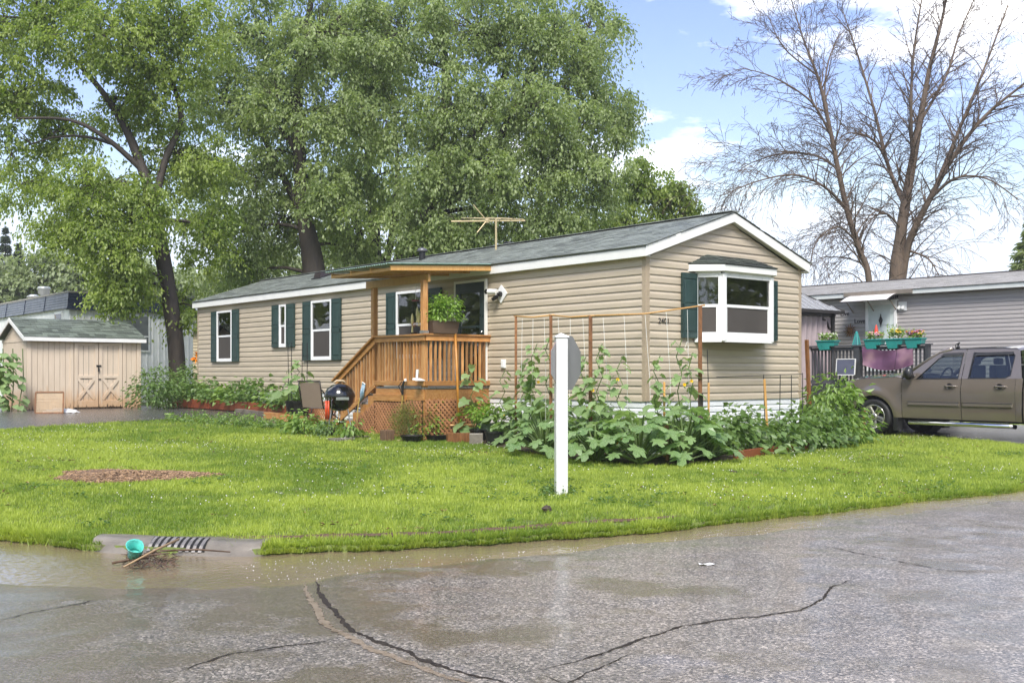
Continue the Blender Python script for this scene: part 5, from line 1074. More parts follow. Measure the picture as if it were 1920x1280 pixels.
# ================================================================ planting
LEAF = {}
def leafset(kind, m, sizes=(1, 1, 1)):
    if (kind, m.name) not in LEAF:
        q = []
        for i in range(4):
            me = leaf_shape(kind, 1.0, i * 7 + 3); me.materials.append(m); me.name = kind + '_leaf'; q.append(me)
        LEAF[(kind, m.name)] = q
    return LEAF[(kind, m.name)]
def put_leaf(parent, kind, m, p, tip, size, roll=0, name='leaf'):
    d = Vector(tip).normalized(); up = Vector((0, 0, 1)); x = d.cross(up); x = x.normalized() if x.length > .05 else Vector((1, 0, 0)); z = x.cross(d).normalized()
    Mx = Matrix((x, d, z)).transposed().to_4x4() @ Matrix.Rotation(roll, 4, 'Y'); o = link(name, rnd.choice(leafset(kind, m)), parent)
    o.matrix_local = Matrix.Translation(p) @ Mx @ Matrix.Diagonal((size * rnd.uniform(.85, 1.15), size, size, 1)); return o
def vine(b, a, top, n_, lab, size=.17, spread=.16, kind='vine', m=None, base=None, fl=1, cat='cucumber plant', group='cucumber vines climbing the strings', name='cucumber_vine'):
    x, y = HW(b, a); z0 = float(gz(x, y)) if base is None else base; t = thing(name, (x, y, z0), 0, lab, cat, group); H = top - z0; m = m or M['cuke']
    pts = [Vector((.05 * math.sin(3 * k + b), .05 * math.cos(2 * k), H * k / 7)) for k in range(8)]; MB().tube(pts, .008, 5).build('stem', M['stem'], t)
    for i in range(n_):
        f = ((i + rnd.random()) / n_) ** 1.15; p = Vector((0, 0, H * (.10 + .88 * f))); an = rnd.random() * 6.283; r = spread * (1.25 - f) * rnd.uniform(.4, 1.3) + .03
        q = p + Vector((math.cos(an) * r, math.sin(an) * r, .04)); d = Vector((math.cos(an), math.sin(an) - .35, -.25 - .5 * rnd.random())); s = size * (1.25 - .75 * f) * rnd.uniform(.75, 1.2)
        put_leaf(t, kind, m, q, d, s, rnd.uniform(-.5, .5))
        if i % 3 == 0: MB().tube([p - Vector((0, 0, .05)), q], .004, 4, cap=False).build('petiole', M['stem'], t)
    for i in range(fl):
        f = rnd.uniform(.3, .85); an = rnd.uniform(3.4, 6); MB().lathe([(.004, -.02), (.012, 0), (.028, .014)], 6, Matrix.Translation((math.cos(an) * .12, math.sin(an) * .12, H * f)) @ Matrix.Rotation(1.2, 4, 'X'), cap=False).build('blossom', M['yellowfl'], t)
    return t
M['yellowfl'] = mat('yellow_petal', (.75, .50, .02), .5, var=.15); M['orangefl'] = mat('orange_petal', (.85, .28, .01), .5, var=.15)
# trellis of rusty posts, poles along the top and hanging strings
tp = [(-.8, 2.29, 2.44, .022), (-.8, 1.39, 2.42, .026), (-.8, .45, 2.37, .03), (.38, -.8, 2.515, .03)]
tw = [Vector((*HW(b, a), z)) for b, a, z, r in tp]; cx_, cy_ = tw[1].x, tw[1].y
tre = thing('garden_trellis', (cx_, cy_, .1), 0, 'garden trellis of rust brown posts joined by thin poles with white strings hanging down', 'trellis'); o0 = Vector((cx_, cy_, .1))
for p, (b, a, z, r) in zip(tw, tp): MB().box(-r, r, -r * .7, r * .7, -.02, z - .1).build('post', M['rust'], tre, loc=(p.x - cx_, p.y - cy_, 0), bevel=.004)
for i, (p, q) in enumerate(zip(tw, tw[1:])):
    d = (q - p).normalized(); md = p.lerp(q, .5) - Vector((0, 0, .03 if i < 2 else .05)); MB().tube([p - d * .05 - o0, md - o0, q + d * .08 - o0], .013, 6).build('pole', M['pine'], tre, smooth=True)
for i, (p, q) in enumerate(zip(tw, tw[1:])):
    for k in range((3, 3, 5)[i]):
        s = (k + .6) / (3.2, 3.2, 5.2)[i]; a = p.lerp(q, s) - o0 - Vector((0, 0, .045)); b = Vector((a.x + rnd.uniform(-.1, .1), a.y + rnd.uniform(-.08, .08), .3))
        MB().tube([a, a.lerp(b, .5) + Vector((.02, 0, 0)), b], .0035, 4).build('string', M['string'], tre)
        if i == 2 and k == 4: MB().tube([a + Vector((0, 0, -.5)), a + Vector((-.04, 0, -.6)), a + Vector((.0, 0, -.68)), a + Vector((.02, 0, -.58))], .004, 4).build('string', M['string'], tre)
V_ = [(-.75, 2.15, 1.62, 34, 'cucumber vine left of the trellis, climbing beside the thin left post'), (-.85, 1.75, 1.95, 44, 'tall cucumber vine with dark leaves just left of the white sign post'), (-.75, 1.5, 2.12, 17, 'wispy cucumber tip reaching above the octagonal sign edge'),
      (-.85, 1.15, 1.45, 27, 'cucumber vine right behind the white sign post'), (-.8, .62, 1.72, 40, 'cucumber vine on the post right of the octagonal sign'), (-.8, .25, 1.92, 40, 'tallest cucumber vine between the sign and the house corner'),
      (-.7, -.1, 1.72, 25, 'slim cucumber vine close to the house corner'), (-.42, -.62, 1.72, 27, 'cucumber vine directly before the corner trim of the house'), (-.02, -.72, 1.98, 25, 'thin tall cucumber vine below the house number'), (.22, -.75, 1.78, 23, 'cucumber vine on a dark stake left of the thick trellis post')]
for b, a, top, n_, lab in V_: vine(b, a, top, n_, lab, .2)
for b, a, z, lab in ((-.30, -.66, 1.32, 'short yellow wooden stake among the vines at the house corner'), (.95, -.5, 1.30, 'pale wooden stake standing left in front of the gable wall')):
    x, y = HW(b, a); tag(MB().box(-.016, .016, -.016, .016, 0, z - .1).build('wooden_stake', M['pine'], loc=(x, y, .1), bevel=.003), lab, 'stake')
x, y = HW(2.35, -.5); o = tag(MB().box(-.02, .02, -.012, .012, 0, 1.26).build('wooden_stake', M['pine'], loc=(x + .12, y, .1), bevel=.003), 'slanting yellow wooden stake in front of the gable wall', 'stake'); o.rotation_euler = (0, -.09, ROT)
x, y = HW(.33, -.86); tag(MB().prism([(-.03, -.02, 0), (.03, -.02, 0), (.03, .02, 0), (-.03, .02, 0)], [(-.03, -.02, 1.02), (.03, -.02, 1.05), (.03, .02, 1.05), (-.03, .02, 1.02)]).build('steel_stake', mat('brown_steel', (.05, .035, .03), .5), loc=(x, y, .1)), 'dark brown flat stake beside the thick trellis post', 'stake')
x, y = HW(.56, -.8); tag(MB().box(-.022, .022, -.02, .02, 0, .62).build('wooden_stake', M['rust'], loc=(x, y, .1)), 'short rust brown stake right of the thick trellis post', 'stake')
x, y = HW(-.62, -1.0); tag(MB().box(-.022, .022, -.02, .02, 0, .6).build('wooden_stake', M['rust'], loc=(x, y, .1)), 'short brown stake sunk among the big zucchini leaves', 'stake')
# wire panel at the gable
wp = thing('wire_trellis', (*HW(2.6, -.28), .1), ROT, 'black wire plant support standing against the gable wall above the beans', 'plant support'); mw = mat('black_wire', (.015, .015, .016), .4)
for b, z, dx in ((1.15, 1.75, -.09), (2.62, 1.33, -.05), (3.02, 1.32, .03), (3.37, 1.32, .01), (3.72, 1.36, 0)): MB().tube([(b - 2.6, -.1, 0), (b - 2.6 + dx, -.1, z)], .008, 5).build('upright', mw, wp)
MB().tube([(-1.3, -.1, 1.29), (1.12, -.1, 1.34)], .006, 5).tube([(.0, -.1, 1.0), (1.12, -.1, 1.03)], .006, 5).build('cross_wire', mw, wp)
# zucchini
SQ = [(985, 838, 1.0, 'zucchini plant by the pots at the left end of the bed'), (1022, 858, 1.0, 'zucchini plant behind the left side of the white sign post'), (1092, 850, 1.05, 'zucchini plant close right of the white sign post'), (1120, 872, .9, 'zucchini plant at the lawn edge right of the sign post'), (1160, 852, 1.1, 'zucchini plant behind the orange blossoms'),
      (1205, 876, 1.05, 'big zucchini plant at the lawn edge in the middle of the row'), (1240, 850, 1.15, 'tall zucchini plant in front of the house corner'), (1290, 872, 1.1, 'zucchini plant in front of the dark stake'), (1335, 868, .85, 'zucchini plant with bright spreading leaves at the right end of the row')]
for i, (px, py, s, lab) in enumerate(SQ):
    P = onlawn(px, py); t = thing('zucchini_plant', P + Vector((0, .35, 0)), 0, lab, 'zucchini plant', 'zucchini plants along the front bed'); mb = MB()
    for k in range(34):
        an = k * 2.4 + i; f = k / 34; r = s * (.18 + .42 * f ** .8) * rnd.uniform(.85, 1.1); h = s * (.74 - .56 * f) * rnd.uniform(.8, 1.12)
        q = Vector((math.cos(an) * r, math.sin(an) * r * .8, h)); mb.tube([(0, 0, .03), q * .55 + Vector((0, 0, h * .12)), q], [.02, .014, .009], 5)
        put_leaf(t, 'squash', M['squash'], q, (math.cos(an), math.sin(an) - .25, -.15 - .55 * rnd.random() * f + .2 * (1 - f)), s * rnd.uniform(.16, .29), rnd.uniform(-.5, .5))
    mb.build('stem', M['stem'], t)
for k, (px, py) in enumerate(((1160, 826), (1171, 824))):
    P = onlawn(1166, 868); P = at(px, py, P.y - .08); tag(MB().lathe([(.008, -.07), (.014, -.02), (.03, .03), (.055, .06)], 10, Matrix.Translation(P) @ Matrix.Rotation(.5 + .5 * k, 4, 'X') @ Matrix.Rotation(.4 - 1.1 * k, 4, 'Y'), cap=False).build('zucchini_blossom', M['orangefl'], smooth=True), ['orange zucchini blossom, the upright left one', 'orange zucchini blossom, the tilted right one'][k], 'blossom', 'orange blossoms in the zucchini')
# beans along the gable, peppers at the right end
for k, b in enumerate((.95, 1.55, 2.15, 2.75, 3.35, 3.95, 4.45)):
    x, y = HW(b, -.62); bush('bean_plant', (x, y, .1), .38, .36, .68 + .08 * math.sin(k * 2), 400, .125, M['bean'], ['bean plant nearest the dark stake in the row under the bay window', 'bean plant under the left part of the bay window', 'bean plant under the middle of the bay window', 'bean plant under the right part of the bay window', 'bean plant behind the pale melon leaves', 'bean plant below the right corner of the gable', 'bean plant at the right end of the row beside the peppers'][k], 'bean plant', 'bean plants along the gable wall', droop=.9, wid=.75)
for k, (b, a, rx, h, n_, lab) in enumerate(((4.95, .0, .40, 1.15, 300, 'tall pepper plant beside the orange stake'), (5.45, .1, .40, 1.40, 320, 'tallest pepper plant in front of the pickup hood'), (5.6, .05, .30, 1.22, 200, 'pepper plant overhanging the pickup front wheel'), (5.15, -.35, .36, .58, 200, 'low pepper plant with pale leaves at the front of the red timber'), (5.6, -.2, .26, .6, 130, 'pepper plant at the corner of the red timber'))):
    x, y = HW(b, a); bush('pepper_plant', (x, y, .1), rx, rx * .8, h, n_, .15, M['pepper'], lab, 'pepper plant', 'pepper plants at the right end of the bed', droop=1.1, wid=.42, base=.3, stems=8)
q = HW(4.9, .25); o = tag(MB().box(-.03, .03, -.03, .03, 0, 2.0).build('garden_post', M['rust'], loc=(q[0], q[1], .1), bevel=.004), 'leaning rust orange post beside the right corner of the house', 'post'); o.rotation_euler = (0, -.07, ROT)
q = HW(6.15, -.12); tag(MB().box(-.025, .025, -.025, .025, 0, .62).build('garden_post', M['rust'], loc=(q[0], q[1], .1)), 'short brown post at the corner of the red timber edging', 'post')
for k, ((p0, p1), lab) in enumerate(((((1378, 862), (1462, 850)), 'red stained edging timber nearest the zucchini'), (((1466, 849), (1548, 838)), 'red stained edging timber in the middle of the bed front'), (((1550, 837), (1624, 828)), 'red stained edging timber at the corner near the pickup'))):
    a, b = onlawn(*p0), onlawn(*p1); tag(MB().bar(a + Vector((0, 0, .06)), b + Vector((0, 0, .06)), .06, .16).build('bed_timber', M['redtimber'], bevel=.008), lab, 'timber', 'red timbers edging the garden bed')
a = onlawn(1624, 828); tag(MB().bar(a + Vector((0, .05, .06)), a + Vector((-.3, 1.4, .06)), .06, .16).build('bed_timber', M['redtimber'], bevel=.008), 'red stained edging timber closing the bed end towards the driveway', 'timber', 'red timbers edging the garden bed')
sl = [onlawn(*p) for p in ((900, 832), (985, 848), (1100, 866), (1250, 874), (1370, 864), (1480, 848), (1618, 830))]; fr_ = [HW(-.05, 3.6), HW(-.05, 2.4), HW(-.05, 1.0), HW(0, -.05), HW(1.5, -.05), HW(3.2, -.05), HW(6.7, .5)]
L = [[(p.x + (q[0] - p.x) * s, p.y + (q[1] - p.y) * s, float(gz(p.x, p.y)) + .02 + .05 * math.sin(math.pi * s)) for s in np.linspace(0, 1, 8)] for p, q in zip(sl, fr_)]
struct(MB().grid(L).build('garden_soil', M['soil'], smooth=True)); BED1 = [(p.x, p.y) for p in sl] + [tuple(q) for q in fr_[::-1]]
t = thing('melon_plant', onlawn(1440, 856), 0, 'melon vine with broad pale leaves spilling over the red timber onto the lawn', 'melon plant')
for k in range(26):
    an = rnd.random() * 6.28; p = Vector((rnd.uniform(-.62, .55), rnd.uniform(-.12, .5), rnd.uniform(.06, .26))); put_leaf(t, 'heart', M['cuke'], p, (math.cos(an), math.sin(an) - .6, -.2), rnd.uniform(.13, .2), rnd.uniform(-.3, .3))
MB().tube([(-.6, .1, .04), (-.1, .0, .08), (.3, .1, .05), (.6, .3, .06)], .009, 5).build('stem', M['stem'], t)
t = thing('bean_seedling', onlawn(1545, 841), 0, 'yellow-green bean seedling in front of the red timber', 'bean seedling')
for k in range(7): an = k * 1.7; put_leaf(t, 'heart', M['basil'], (.08 * math.cos(an), .05 * math.sin(an), .12 + .03 * k), (math.cos(an), math.sin(an) - .4, -.4), .15)
MB().tube([(0, 0, 0), (.01, 0, .3)], .008, 5).build('stem', M['stem'], t)
# pots left of the zucchini
for k, (px, py, lab) in enumerate(((897, 829, 'black nursery pot, left of the two below the pepper seedlings'), (926, 834, 'black nursery pot, right of the two below the pepper seedlings'))): pot('nursery_pot', onlawn(px, py), .12, .16, .24, M['dark'], lab, 'pot', group='black nursery pots by the zucchini')
P = onlawn(930, 830) + Vector((0, .3, 0)); pot('green_planter', P, 0, 0, .34, mat('sage_plastic', (.10, .14, .09), .45), 'sage green plastic planter box behind the black pots', 'planter', rect=(.7, .3))
bush('pepper_seedling', onlawn(897, 827) + Vector((0, 0, .2)), .26, .2, .5, 260, .09, M['basil'], 'yellow-green pepper seedling in the left black pot', 'pepper plant', stems=6); bush('pepper_seedling', P + Vector((0, 0, .3)), .32, .16, .42, 300, .09, M['basil'], 'yellow-green pepper seedlings in the sage planter box', 'pepper plant', stems=6)
q = AB(*onlawn(893, 826).xy); vine(q[1], q[0] + .1, 1.62, 24, 'cucumber vine climbing the porch lattice corner above the pots', .23, .22, group=None)
vine(-.6, 2.9, 1.5, 16, 'cucumber vine on the white skirting between porch and trellis', .2, .2, group=None)
# left bed
LB = [(-.72, 17.5), (-.72, 10.3)]; zt = .40
for k, (a0, a1) in enumerate(((17.4, 15.0), (14.96, 12.7), (12.66, 10.4))):
    lab = ['far left', 'middle', 'near right'][k]; p, q = HW(-.72, a0), HW(-.72, a1); z0, z1 = float(gz(*p)), float(gz(*q))
    tag(MB().bar((*p, z0 + .15), (*q, z1 + .15), .06, .24).build('bed_timber', M['redtimber'], bevel=.008), 'red stained timber of the raised bed by the wall, the %s one' % lab, 'timber', 'red timbers of the raised bed')
p, q = HW(-.70, 10.38), HW(-.05, 10.38); z = float(gz(*p)); tag(MB().bar((*p, z + .15), (*q, z + .15), .06, .24).build('bed_timber', M['redtimber'], bevel=.008), 'red stained timber closing the raised bed towards the chairs', 'timber', 'red timbers of the raised bed')
for k in range(6): p = HW(-.80, 12.9 - .44 * k); tag(MB().box(-.09, .09, -.21, .21, 0, .09).build('edging_stone', M['concrete'], bevel=.012, loc=(*p, float(gz(*p)))), ['leftmost pale edging stone at the foot of the raised bed', 'pale edging stone second from the left along the raised bed', 'pale edging stone left of the middle of its row', 'pale edging stone right of the middle of its row', 'pale edging stone second from the tub end of its row', 'pale edging stone nearest the black tub'][k], 'edging stone', 'edging stones along the raised bed').rotation_euler.z = ROT + rnd.uniform(-.03, .03)
L = [[(*HW(b, a), float(gz(*HW(b, a))) + .22) for b in (-.70, -.35, -.02)] for a in (17.4, 15, 12.6, 10.4)]; struct(MB().grid(L).build('garden_soil', M['soil']))
for k, a in enumerate((17.0, 16.1, 15.2, 14.3, 13.4, 12.5, 11.6, 10.9)):
    x, y = HW(-.42, a); bush('eggplant', (x, y, float(gz(x, y)) + .2), .44, .28, .50 + .12 * math.sin(k * 1.7), 260, .14, M['pepper'] if k % 3 == 0 else M['bean'], 'leafy vegetable plant in the raised bed, number %d from the shed' % (k + 1) if False else ['leafy plant at the shed end of the raised bed', 'leafy plant under the left shutter of the far window', 'leafy plant under the far window', 'leafy plant just right of the far window', 'dark leafy plant in the middle of the raised bed', 'dark leafy plant left of the narrow window', 'leafy plant below the narrow window', 'leafy plant at the chair end of the raised bed'][k], 'vegetable plant', 'leafy plants in the raised bed', droop=.4, wid=.65)
p = HW(-.95, 9.75); pz = float(gz(*p)); pot('tub', (p[0], p[1], pz + .1), .24, .27, .34, M['dark'], 'round black tub between the raised bed and the chairs', 'tub'); vine(-.95, 9.75, 1.75, 26, 'pale cucumber plant growing in the black tub by the wall', .22, .34, base=pz + .42, group=None)
st = thing('tub_stakes', (p[0], p[1], pz + .4), ROT, 'four thin dark stakes standing in the black tub', 'plant support')
for x, y in ((-.17, .1), (-.05, .18), (.05, -.1), (.2, -.05)): MB().tube([(x, y, 0), (x * 1.1, y * 1.1, 1.35)], .009, 5).build('upright', mw, st)
sc = thing('lattice_screen', (*HW(-.55, 9.25), pz), ROT - R(90), 'small brown lattice screen on the ground beside the black tub', 'lattice'); lattice('lattice', [(-.5, 0), (.5, 0), (.5, .42), (-.5, .42)], Matrix(), sc)
for z in (0, .42): MB().box(-.5, .5, -.03, .0, z - .02, z + .02).build('frame_bar', M['lattice'], sc)
for k in range(3): p = HW(-1.3, 10.2 - .75 * k); tag(MB().box(-.08, .08, -.37, .37, 0, .16).build('sleeper', M['cedar'], bevel=.01, loc=(*p, float(gz(*p)))), ['brown sleeper in front of the black tub, left one', 'brown sleeper in front of the black tub, middle one', 'brown sleeper in front of the black tub, right one'][k], 'timber', 'brown sleepers below the tub').rotation_euler.z = ROT
ROW = [(345, 790), (372, 791), (398, 794), (424, 796), (450, 798), (474, 801), (500, 803), (524, 806)]
for k, (px, py) in enumerate(ROW): bush('marigold', onlawn(px, py), .30, .2, .19 + .04 * math.sin(k * 2.1), 200, .07, M['bean'] if k % 2 else M['pepper'], ['low leafy plant at the far left of the lawn border', 'low leafy plant second from the left in the lawn border', 'low leafy plant below the first edging stones', 'low leafy plant in the border below the raised bed centre', 'low leafy plant in the border right of centre', 'low leafy plant opposite the black tub', 'low sparse plant in the border near the big bush', 'lowest leafy plant in the border beside the big bush'][k], 'border plant', 'low plants bordering the lawn', wid=.5, stems=3)
bush('shrub', onlawn(572, 815), .36, .28, .40, 460, .095, M['pepper'], 'bushy green plant in front of the patio chairs', 'shrub', droop=.7, stems=7); bush('shrub', onlawn(612, 818), .26, .22, .34, 260, .08, M['bean'], 'smaller green plant left of the grill legs', 'shrub'); bush('shrub', onlawn(652, 824), .2, .2, .36, 120, .12, M['pepper'], 'small drooping green plant right of the grill', 'shrub', droop=1.1)
# by the shed
t = thing('hollyhock', (-12.95, 26.8, .48), 0, 'big leaved pale hollyhock clump standing left of the shed', 'plant')
for k in range(150):
    an = rnd.random() * 6.28; z = rnd.uniform(.1, 1.5); r = rnd.uniform(.05, .6) * (1.1 - .3 * z); put_leaf(t, 'heart', M['cuke'], (r * math.cos(an), .7 * r * math.sin(an), z), (math.cos(an), math.sin(an) - .6, -.5), rnd.uniform(.13, .23), rnd.uniform(-.4, .4))
mb = MB()
for k in range(5): mb.tube([(.2 * k - .4, .1 * (k % 2), 0), (.25 * k - .5, .1, .8), (.25 * k - .5, .05, 1.6)], .014, 5)
mb.build('stem', M['stem'], t)
for k, (px, py, r, h, lab) in enumerate(((285, 768, .5, 1.3, 'dark shrub against the right end of the shed'), (312, 766, .6, 1.15, 'dark shrub at the foot of the leaning maple'), (345, 764, .55, .9, 'dark shrub between the maple trunk and the raised bed'), (362, 762, .4, 1.35, 'leafy lily clump at the far corner of the tan home'))): bush('shrub', onlawn(px, py), r, r * .8, h, 650, .12, M['bean'], lab, 'shrub', 'shrubs beside the shed', wid=.5, stems=5)
P = onlawn(371, 762); mb = MB()
for k in range(8): mb.lathe([(.005, -.06), (.02, 0), (.07, .05)], 6, Matrix.Translation((P.x + rnd.uniform(-.15, .15), P.y - .2, P.z + 1.35 + rnd.uniform(-.1, .2))) @ Matrix.Rotation(rnd.uniform(-.6, .6), 4, 'X'), cap=False)
tag(mb.build('lily_blossoms', M['orangefl']), 'orange lily blossoms at the far corner of the tan home', 'blossoms', kind='stuff')
# ================================================================ pickup in the right driveway (x to the rear from the front axle, driver's side at -y)
tk = thing('pickup_truck', (8.79, 23.9, .10), R(-55), 'taupe crew cab pickup truck parked in the driveway beside the grey home', 'pickup truck')
tk.scale = (1.09, 1, 1)
paint = mat('taupe_paint', (.235, .195, .165), .18, metal=.45, var=.04, vs=2, coat=1, rvar=.04)
blk = mat('black_trim', (.015, .015, .016), .35, var=.1); rub = mat('tyre_rubber', (.018, .018, .018), .6, var=.2, vs=20); rimm = mat('polished_rim', (.62, .60, .55), .22, metal=.85, var=.06)
def hw(x, z):
    y = np.interp(z, [.34, .5, .75, .95, 1.06, 1.2, 1.34], [.935, .965, .985, .998, .99, .965, .94])
    for cx_ in (0, 3.64):
        d = math.hypot(x - cx_, z - .40); y += .035 * math.exp(-((d - .53) / .10) ** 2)
    if x < -.3: y -= .22 * ((-.3 - x) / .65) ** 2
    return float(y)
def ztop(x): return float(np.interp(x, [-.95, -.6, 0, .55, .66, 3.1, 5], [1.12, 1.20, 1.25, 1.285, 1.235, 1.255, 1.29]))
def zbot(x, arch=.47):
    z = np.interp(x, [-.95, -.6, 5], [.45, .40, .40])
    for cx_ in (0, 3.64):
        if abs(x - cx_) < arch: z = max(z, .40 + math.sqrt(arch * arch - (x - cx_) ** 2))
    return float(z)
def side(name, xs, s=-1, out=0, rows=9):
    L = []
    for x in xs:
        z0, z1 = zbot(x), ztop(x); L.append([(x, s * (hw(x, z0 + (z1 - z0) * j / rows) + out), z0 + (z1 - z0) * j / rows) for j in range(rows + 1)])
    if s > 0: L = L[::-1]
    return MB().grid(L[::-1]).build(name, paint, tk, smooth=True)
arc = [.47 * math.sin(R(a)) for a in range(-90, 91, 10)]
fx = [-.95, -.85, -.72, -.6, -.52] + arc + [.53, .60, .655]
for s in (-1, 1):
    side('fender', fx, s)
    fd = side('front_door', list(np.linspace(.665, 1.925, 12)), s, .002); rd = side('rear_door', list(np.linspace(1.937, 2.985, 11)), s, .002); side('cab_corner', [2.99, 3.06, 3.12], s)
    side('bed_side', [3.16, 3.165 + 0] + [3.64 + a for a in arc] + [4.3, 4.6, 4.95], s) if False else side('bed_side', [3.15, 3.17] + [3.64 + a for a in arc[1:]] + [4.3, 4.6, 4.95], s)
    gy = lambda z: s * (.945 - (z - 1.29) * .34)
    def ring(outer, inner, name, m, n_=40, off=0):
        c = (sum(p[0] for p in inner) / len(inner), sum(p[1] for p in inner) / len(inner))
        def hit(loop, a):
            d = (math.cos(a), math.sin(a)); best = 0
            for i in range(len(loop)):
                p, q = loop[i], loop[(i + 1) % len(loop)]; ex, ez = q[0] - p[0], q[1] - p[1]; den = d[0] * ez - d[1] * ex
                if abs(den) < 1e-9: continue
                t = ((p[0] - c[0]) * ez - (p[1] - c[1]) * ex) / den; u_ = ((p[0] - c[0]) * d[1] - (p[1] - c[1]) * d[0]) / den
                if t > 0 and -1e-6 <= u_ <= 1 + 1e-6: best = max(best, t)
            return (c[0] + d[0] * best, c[1] + d[1] * best)
        an = sorted(set([math.atan2(p[1] - c[1], p[0] - c[0]) for p in list(outer) + list(inner)] + [2 * math.pi * k / n_ - math.pi for k in range(n_)]))
        O = [hit(outer, a) for a in an]; I = [hit(inner, a) for a in an]; k = len(an)
        V = [(x, gy(z) + s * off, z) for x, z in O] + [(x, gy(z) + s * off, z) for x, z in I] + [(x, gy(z) - s * .03, z) for x, z in I]
        F = [(i, (i + 1) % k, k + (i + 1) % k, k + i) for i in range(k)] + [(k + i, k + (i + 1) % k, 2 * k + (i + 1) % k, 2 * k + i) for i in range(k)]
        return MB().add(V, F).build(name, m, tk, smooth=False), I
    wf = [(.99, 1.25), (1.85, 1.258), (1.865, 1.75), (1.58, 1.75), (1.38, 1.66)]; wr = [(2.08, 1.262), (2.78, 1.268), (2.87, 1.32), (2.89, 1.70), (2.84, 1.75), (2.10, 1.765)]
    of = [(.66, 1.23), (1.925, 1.24), (1.925, 1.86), (1.62, 1.855), (1.36, 1.775)]; orr = [(1.937, 1.24), (3.10, 1.25), (2.98, 1.80), (2.9, 1.862), (1.937, 1.865)]
    for o_, w_, nm in ((of, wf, 'front'), (orr, wr, 'rear')):
        f, I = ring(o_, w_, nm + '_window_frame', paint)
        c = (sum(p[0] for p in w_) / len(w_), sum(p[1] for p in w_) / len(w_)); g2 = [(c[0] + (x - c[0]) * 1.045, c[1] + (z - c[1]) * 1.07) for x, z in w_]
        ring(g2, w_, 'window_seal', blk, off=.004)
        MB().add([(x, gy(z) - s * .012, z) for x, z in I], [tuple(range(len(I)))]).build(nm + '_window', M['truckglass'], tk)
    # visors, trim, handles
    for x0, x1 in ((1.42, 1.88), (2.10, 2.86)): MB().prism([(x0, gy(1.70) + s * .02, 1.715), (x1, gy(1.70) + s * .02, 1.725), (x1, gy(1.77), 1.785), (x0 + .05, gy(1.77), 1.775)], [(x0, gy(1.70) + s * .012, 1.712), (x1, gy(1.70) + s * .012, 1.722), (x1, gy(1.77) - s * .01, 1.78), (x0 + .05, gy(1.77) - s * .01, 1.77)]).build('rain_visor', blk, tk)
    for x0, x1, d in ((.80, 1.90, fd), (1.96, 2.94, rd)):
        MB().bar((x0, s * .99, .72), (x1, s * .99, .72), .03, .085).build('trim_strip', paint, tk, bevel=.01); MB().bar((x0, s * 1.006, .752), (x1, s * 1.006, .752), .006, .012).build('trim_line', blk, tk)
    for x in (1.72, 2.72):
        MB().tube([(x - .11, s * 1.005, 1.09), (x - .06, s * 1.03, 1.09), (x + .08, s * 1.03, 1.09), (x + .11, s * 1.005, 1.09)], .017, 8).build('door_handle', paint, tk, smooth=True)
        MB().lathe([(0, 0), (.055, .0), (.06, .006)], 14, Matrix.Translation((x - .02, s * .995, 1.09)) @ Matrix.Rotation(R(-90 * s), 4, 'X'), cap=False).build('handle_recess', blk, tk)
    MB().tube([(.82, s * .93, .3), (.86, s * 1.03, .31), (2.92, s * 1.03, .31), (2.97, s * .93, .3)], .045, 10).build('running_board', M['chrome'], tk, smooth=True)
    for x0, x1 in ((.9, 1.7), (2.15, 2.9)): MB().box(x0, x1, min(s * 1.0, s * 1.06), max(s * 1.0, s * 1.06), .35, .362).build('step_pad', blk, tk)
    MB().box(.46, .56, min(s * .78, s * .97), max(s * .78, s * .97), .12, .46).build('mud_flap', blk, tk)
    # mirror
    MB().tube([(.92, s * .93, 1.30), (.9, s * 1.06, 1.31)], .03, 6).build('mirror_arm', blk, tk)
    MB().lathe([(.0, -.07), (.10, -.06), (.125, 0), (.11, .06), (.0, .075)], 12, Matrix.Translation((.88, s * 1.10, 1.35)) @ Matrix.Rotation(R(90), 4, 'Y') @ Matrix.Diagonal((1.1, .8, 1, 1))).build('mirror', blk, tk, smooth=True)
    MB().lathe([(.0, -.08), (.09, -.07), (.1, -.02)], 12, Matrix.Translation((.87, s * 1.10, 1.38)) @ Matrix.Rotation(R(90), 4, 'Y') @ Matrix.Diagonal((1.1, .8, 1, 1)), cap=False).build('mirror_cap', paint, tk, smooth=True)
    for cx_ in (0, 3.64):
        w = thing('wheel', (cx_, s * .86, .40)); w.parent = tk; w.rotation_euler = (R(90) * (1 if s < 0 else -1), .35, 0)
        MB().lathe([(.27, -.12), (.36, -.135), (.395, -.10), (.40, 0), (.395, .10), (.36, .135), (.29, .125), (.262, .10)], 36, cap=False).build('tyre', rub, w, smooth=True)
        MB().lathe([(.262, .10), (.268, .118), (.25, .12), (.235, .08), (.22, .02), (.0, .0)], 36, cap=False).build('rim', rimm, w, smooth=True)
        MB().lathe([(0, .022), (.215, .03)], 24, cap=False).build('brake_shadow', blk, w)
        for k in range(5):
            a = 2 * math.pi * k / 5; Tm = Matrix.Rotation(a, 4, 'Z')
            q = [(.04, -.05, .06), (.245, -.075, .08), (.245, .075, .08), (.04, .05, .06)]; MB().prism([Tm @ Vector(p) for p in q], [Tm @ Vector((p[0], p[1] * .86, p[2] + .03)) for p in q]).build('spoke', rimm, w, bevel=.006)
            MB().bar(Tm @ Vector((.08, 0, .105)), Tm @ Vector((.22, 0, .116)), .018, .008).build('spoke_groove', blk, w)
        MB().lathe([(.075, .06), (.075, .11), (.06, .12), (0, .122)], 16, cap=False).build('hub', rimm, w, smooth=True); MB().lathe([(.04, .1215), (.035, .126), (0, .127)], 14, cap=False).build('hub_cap', blk, w)
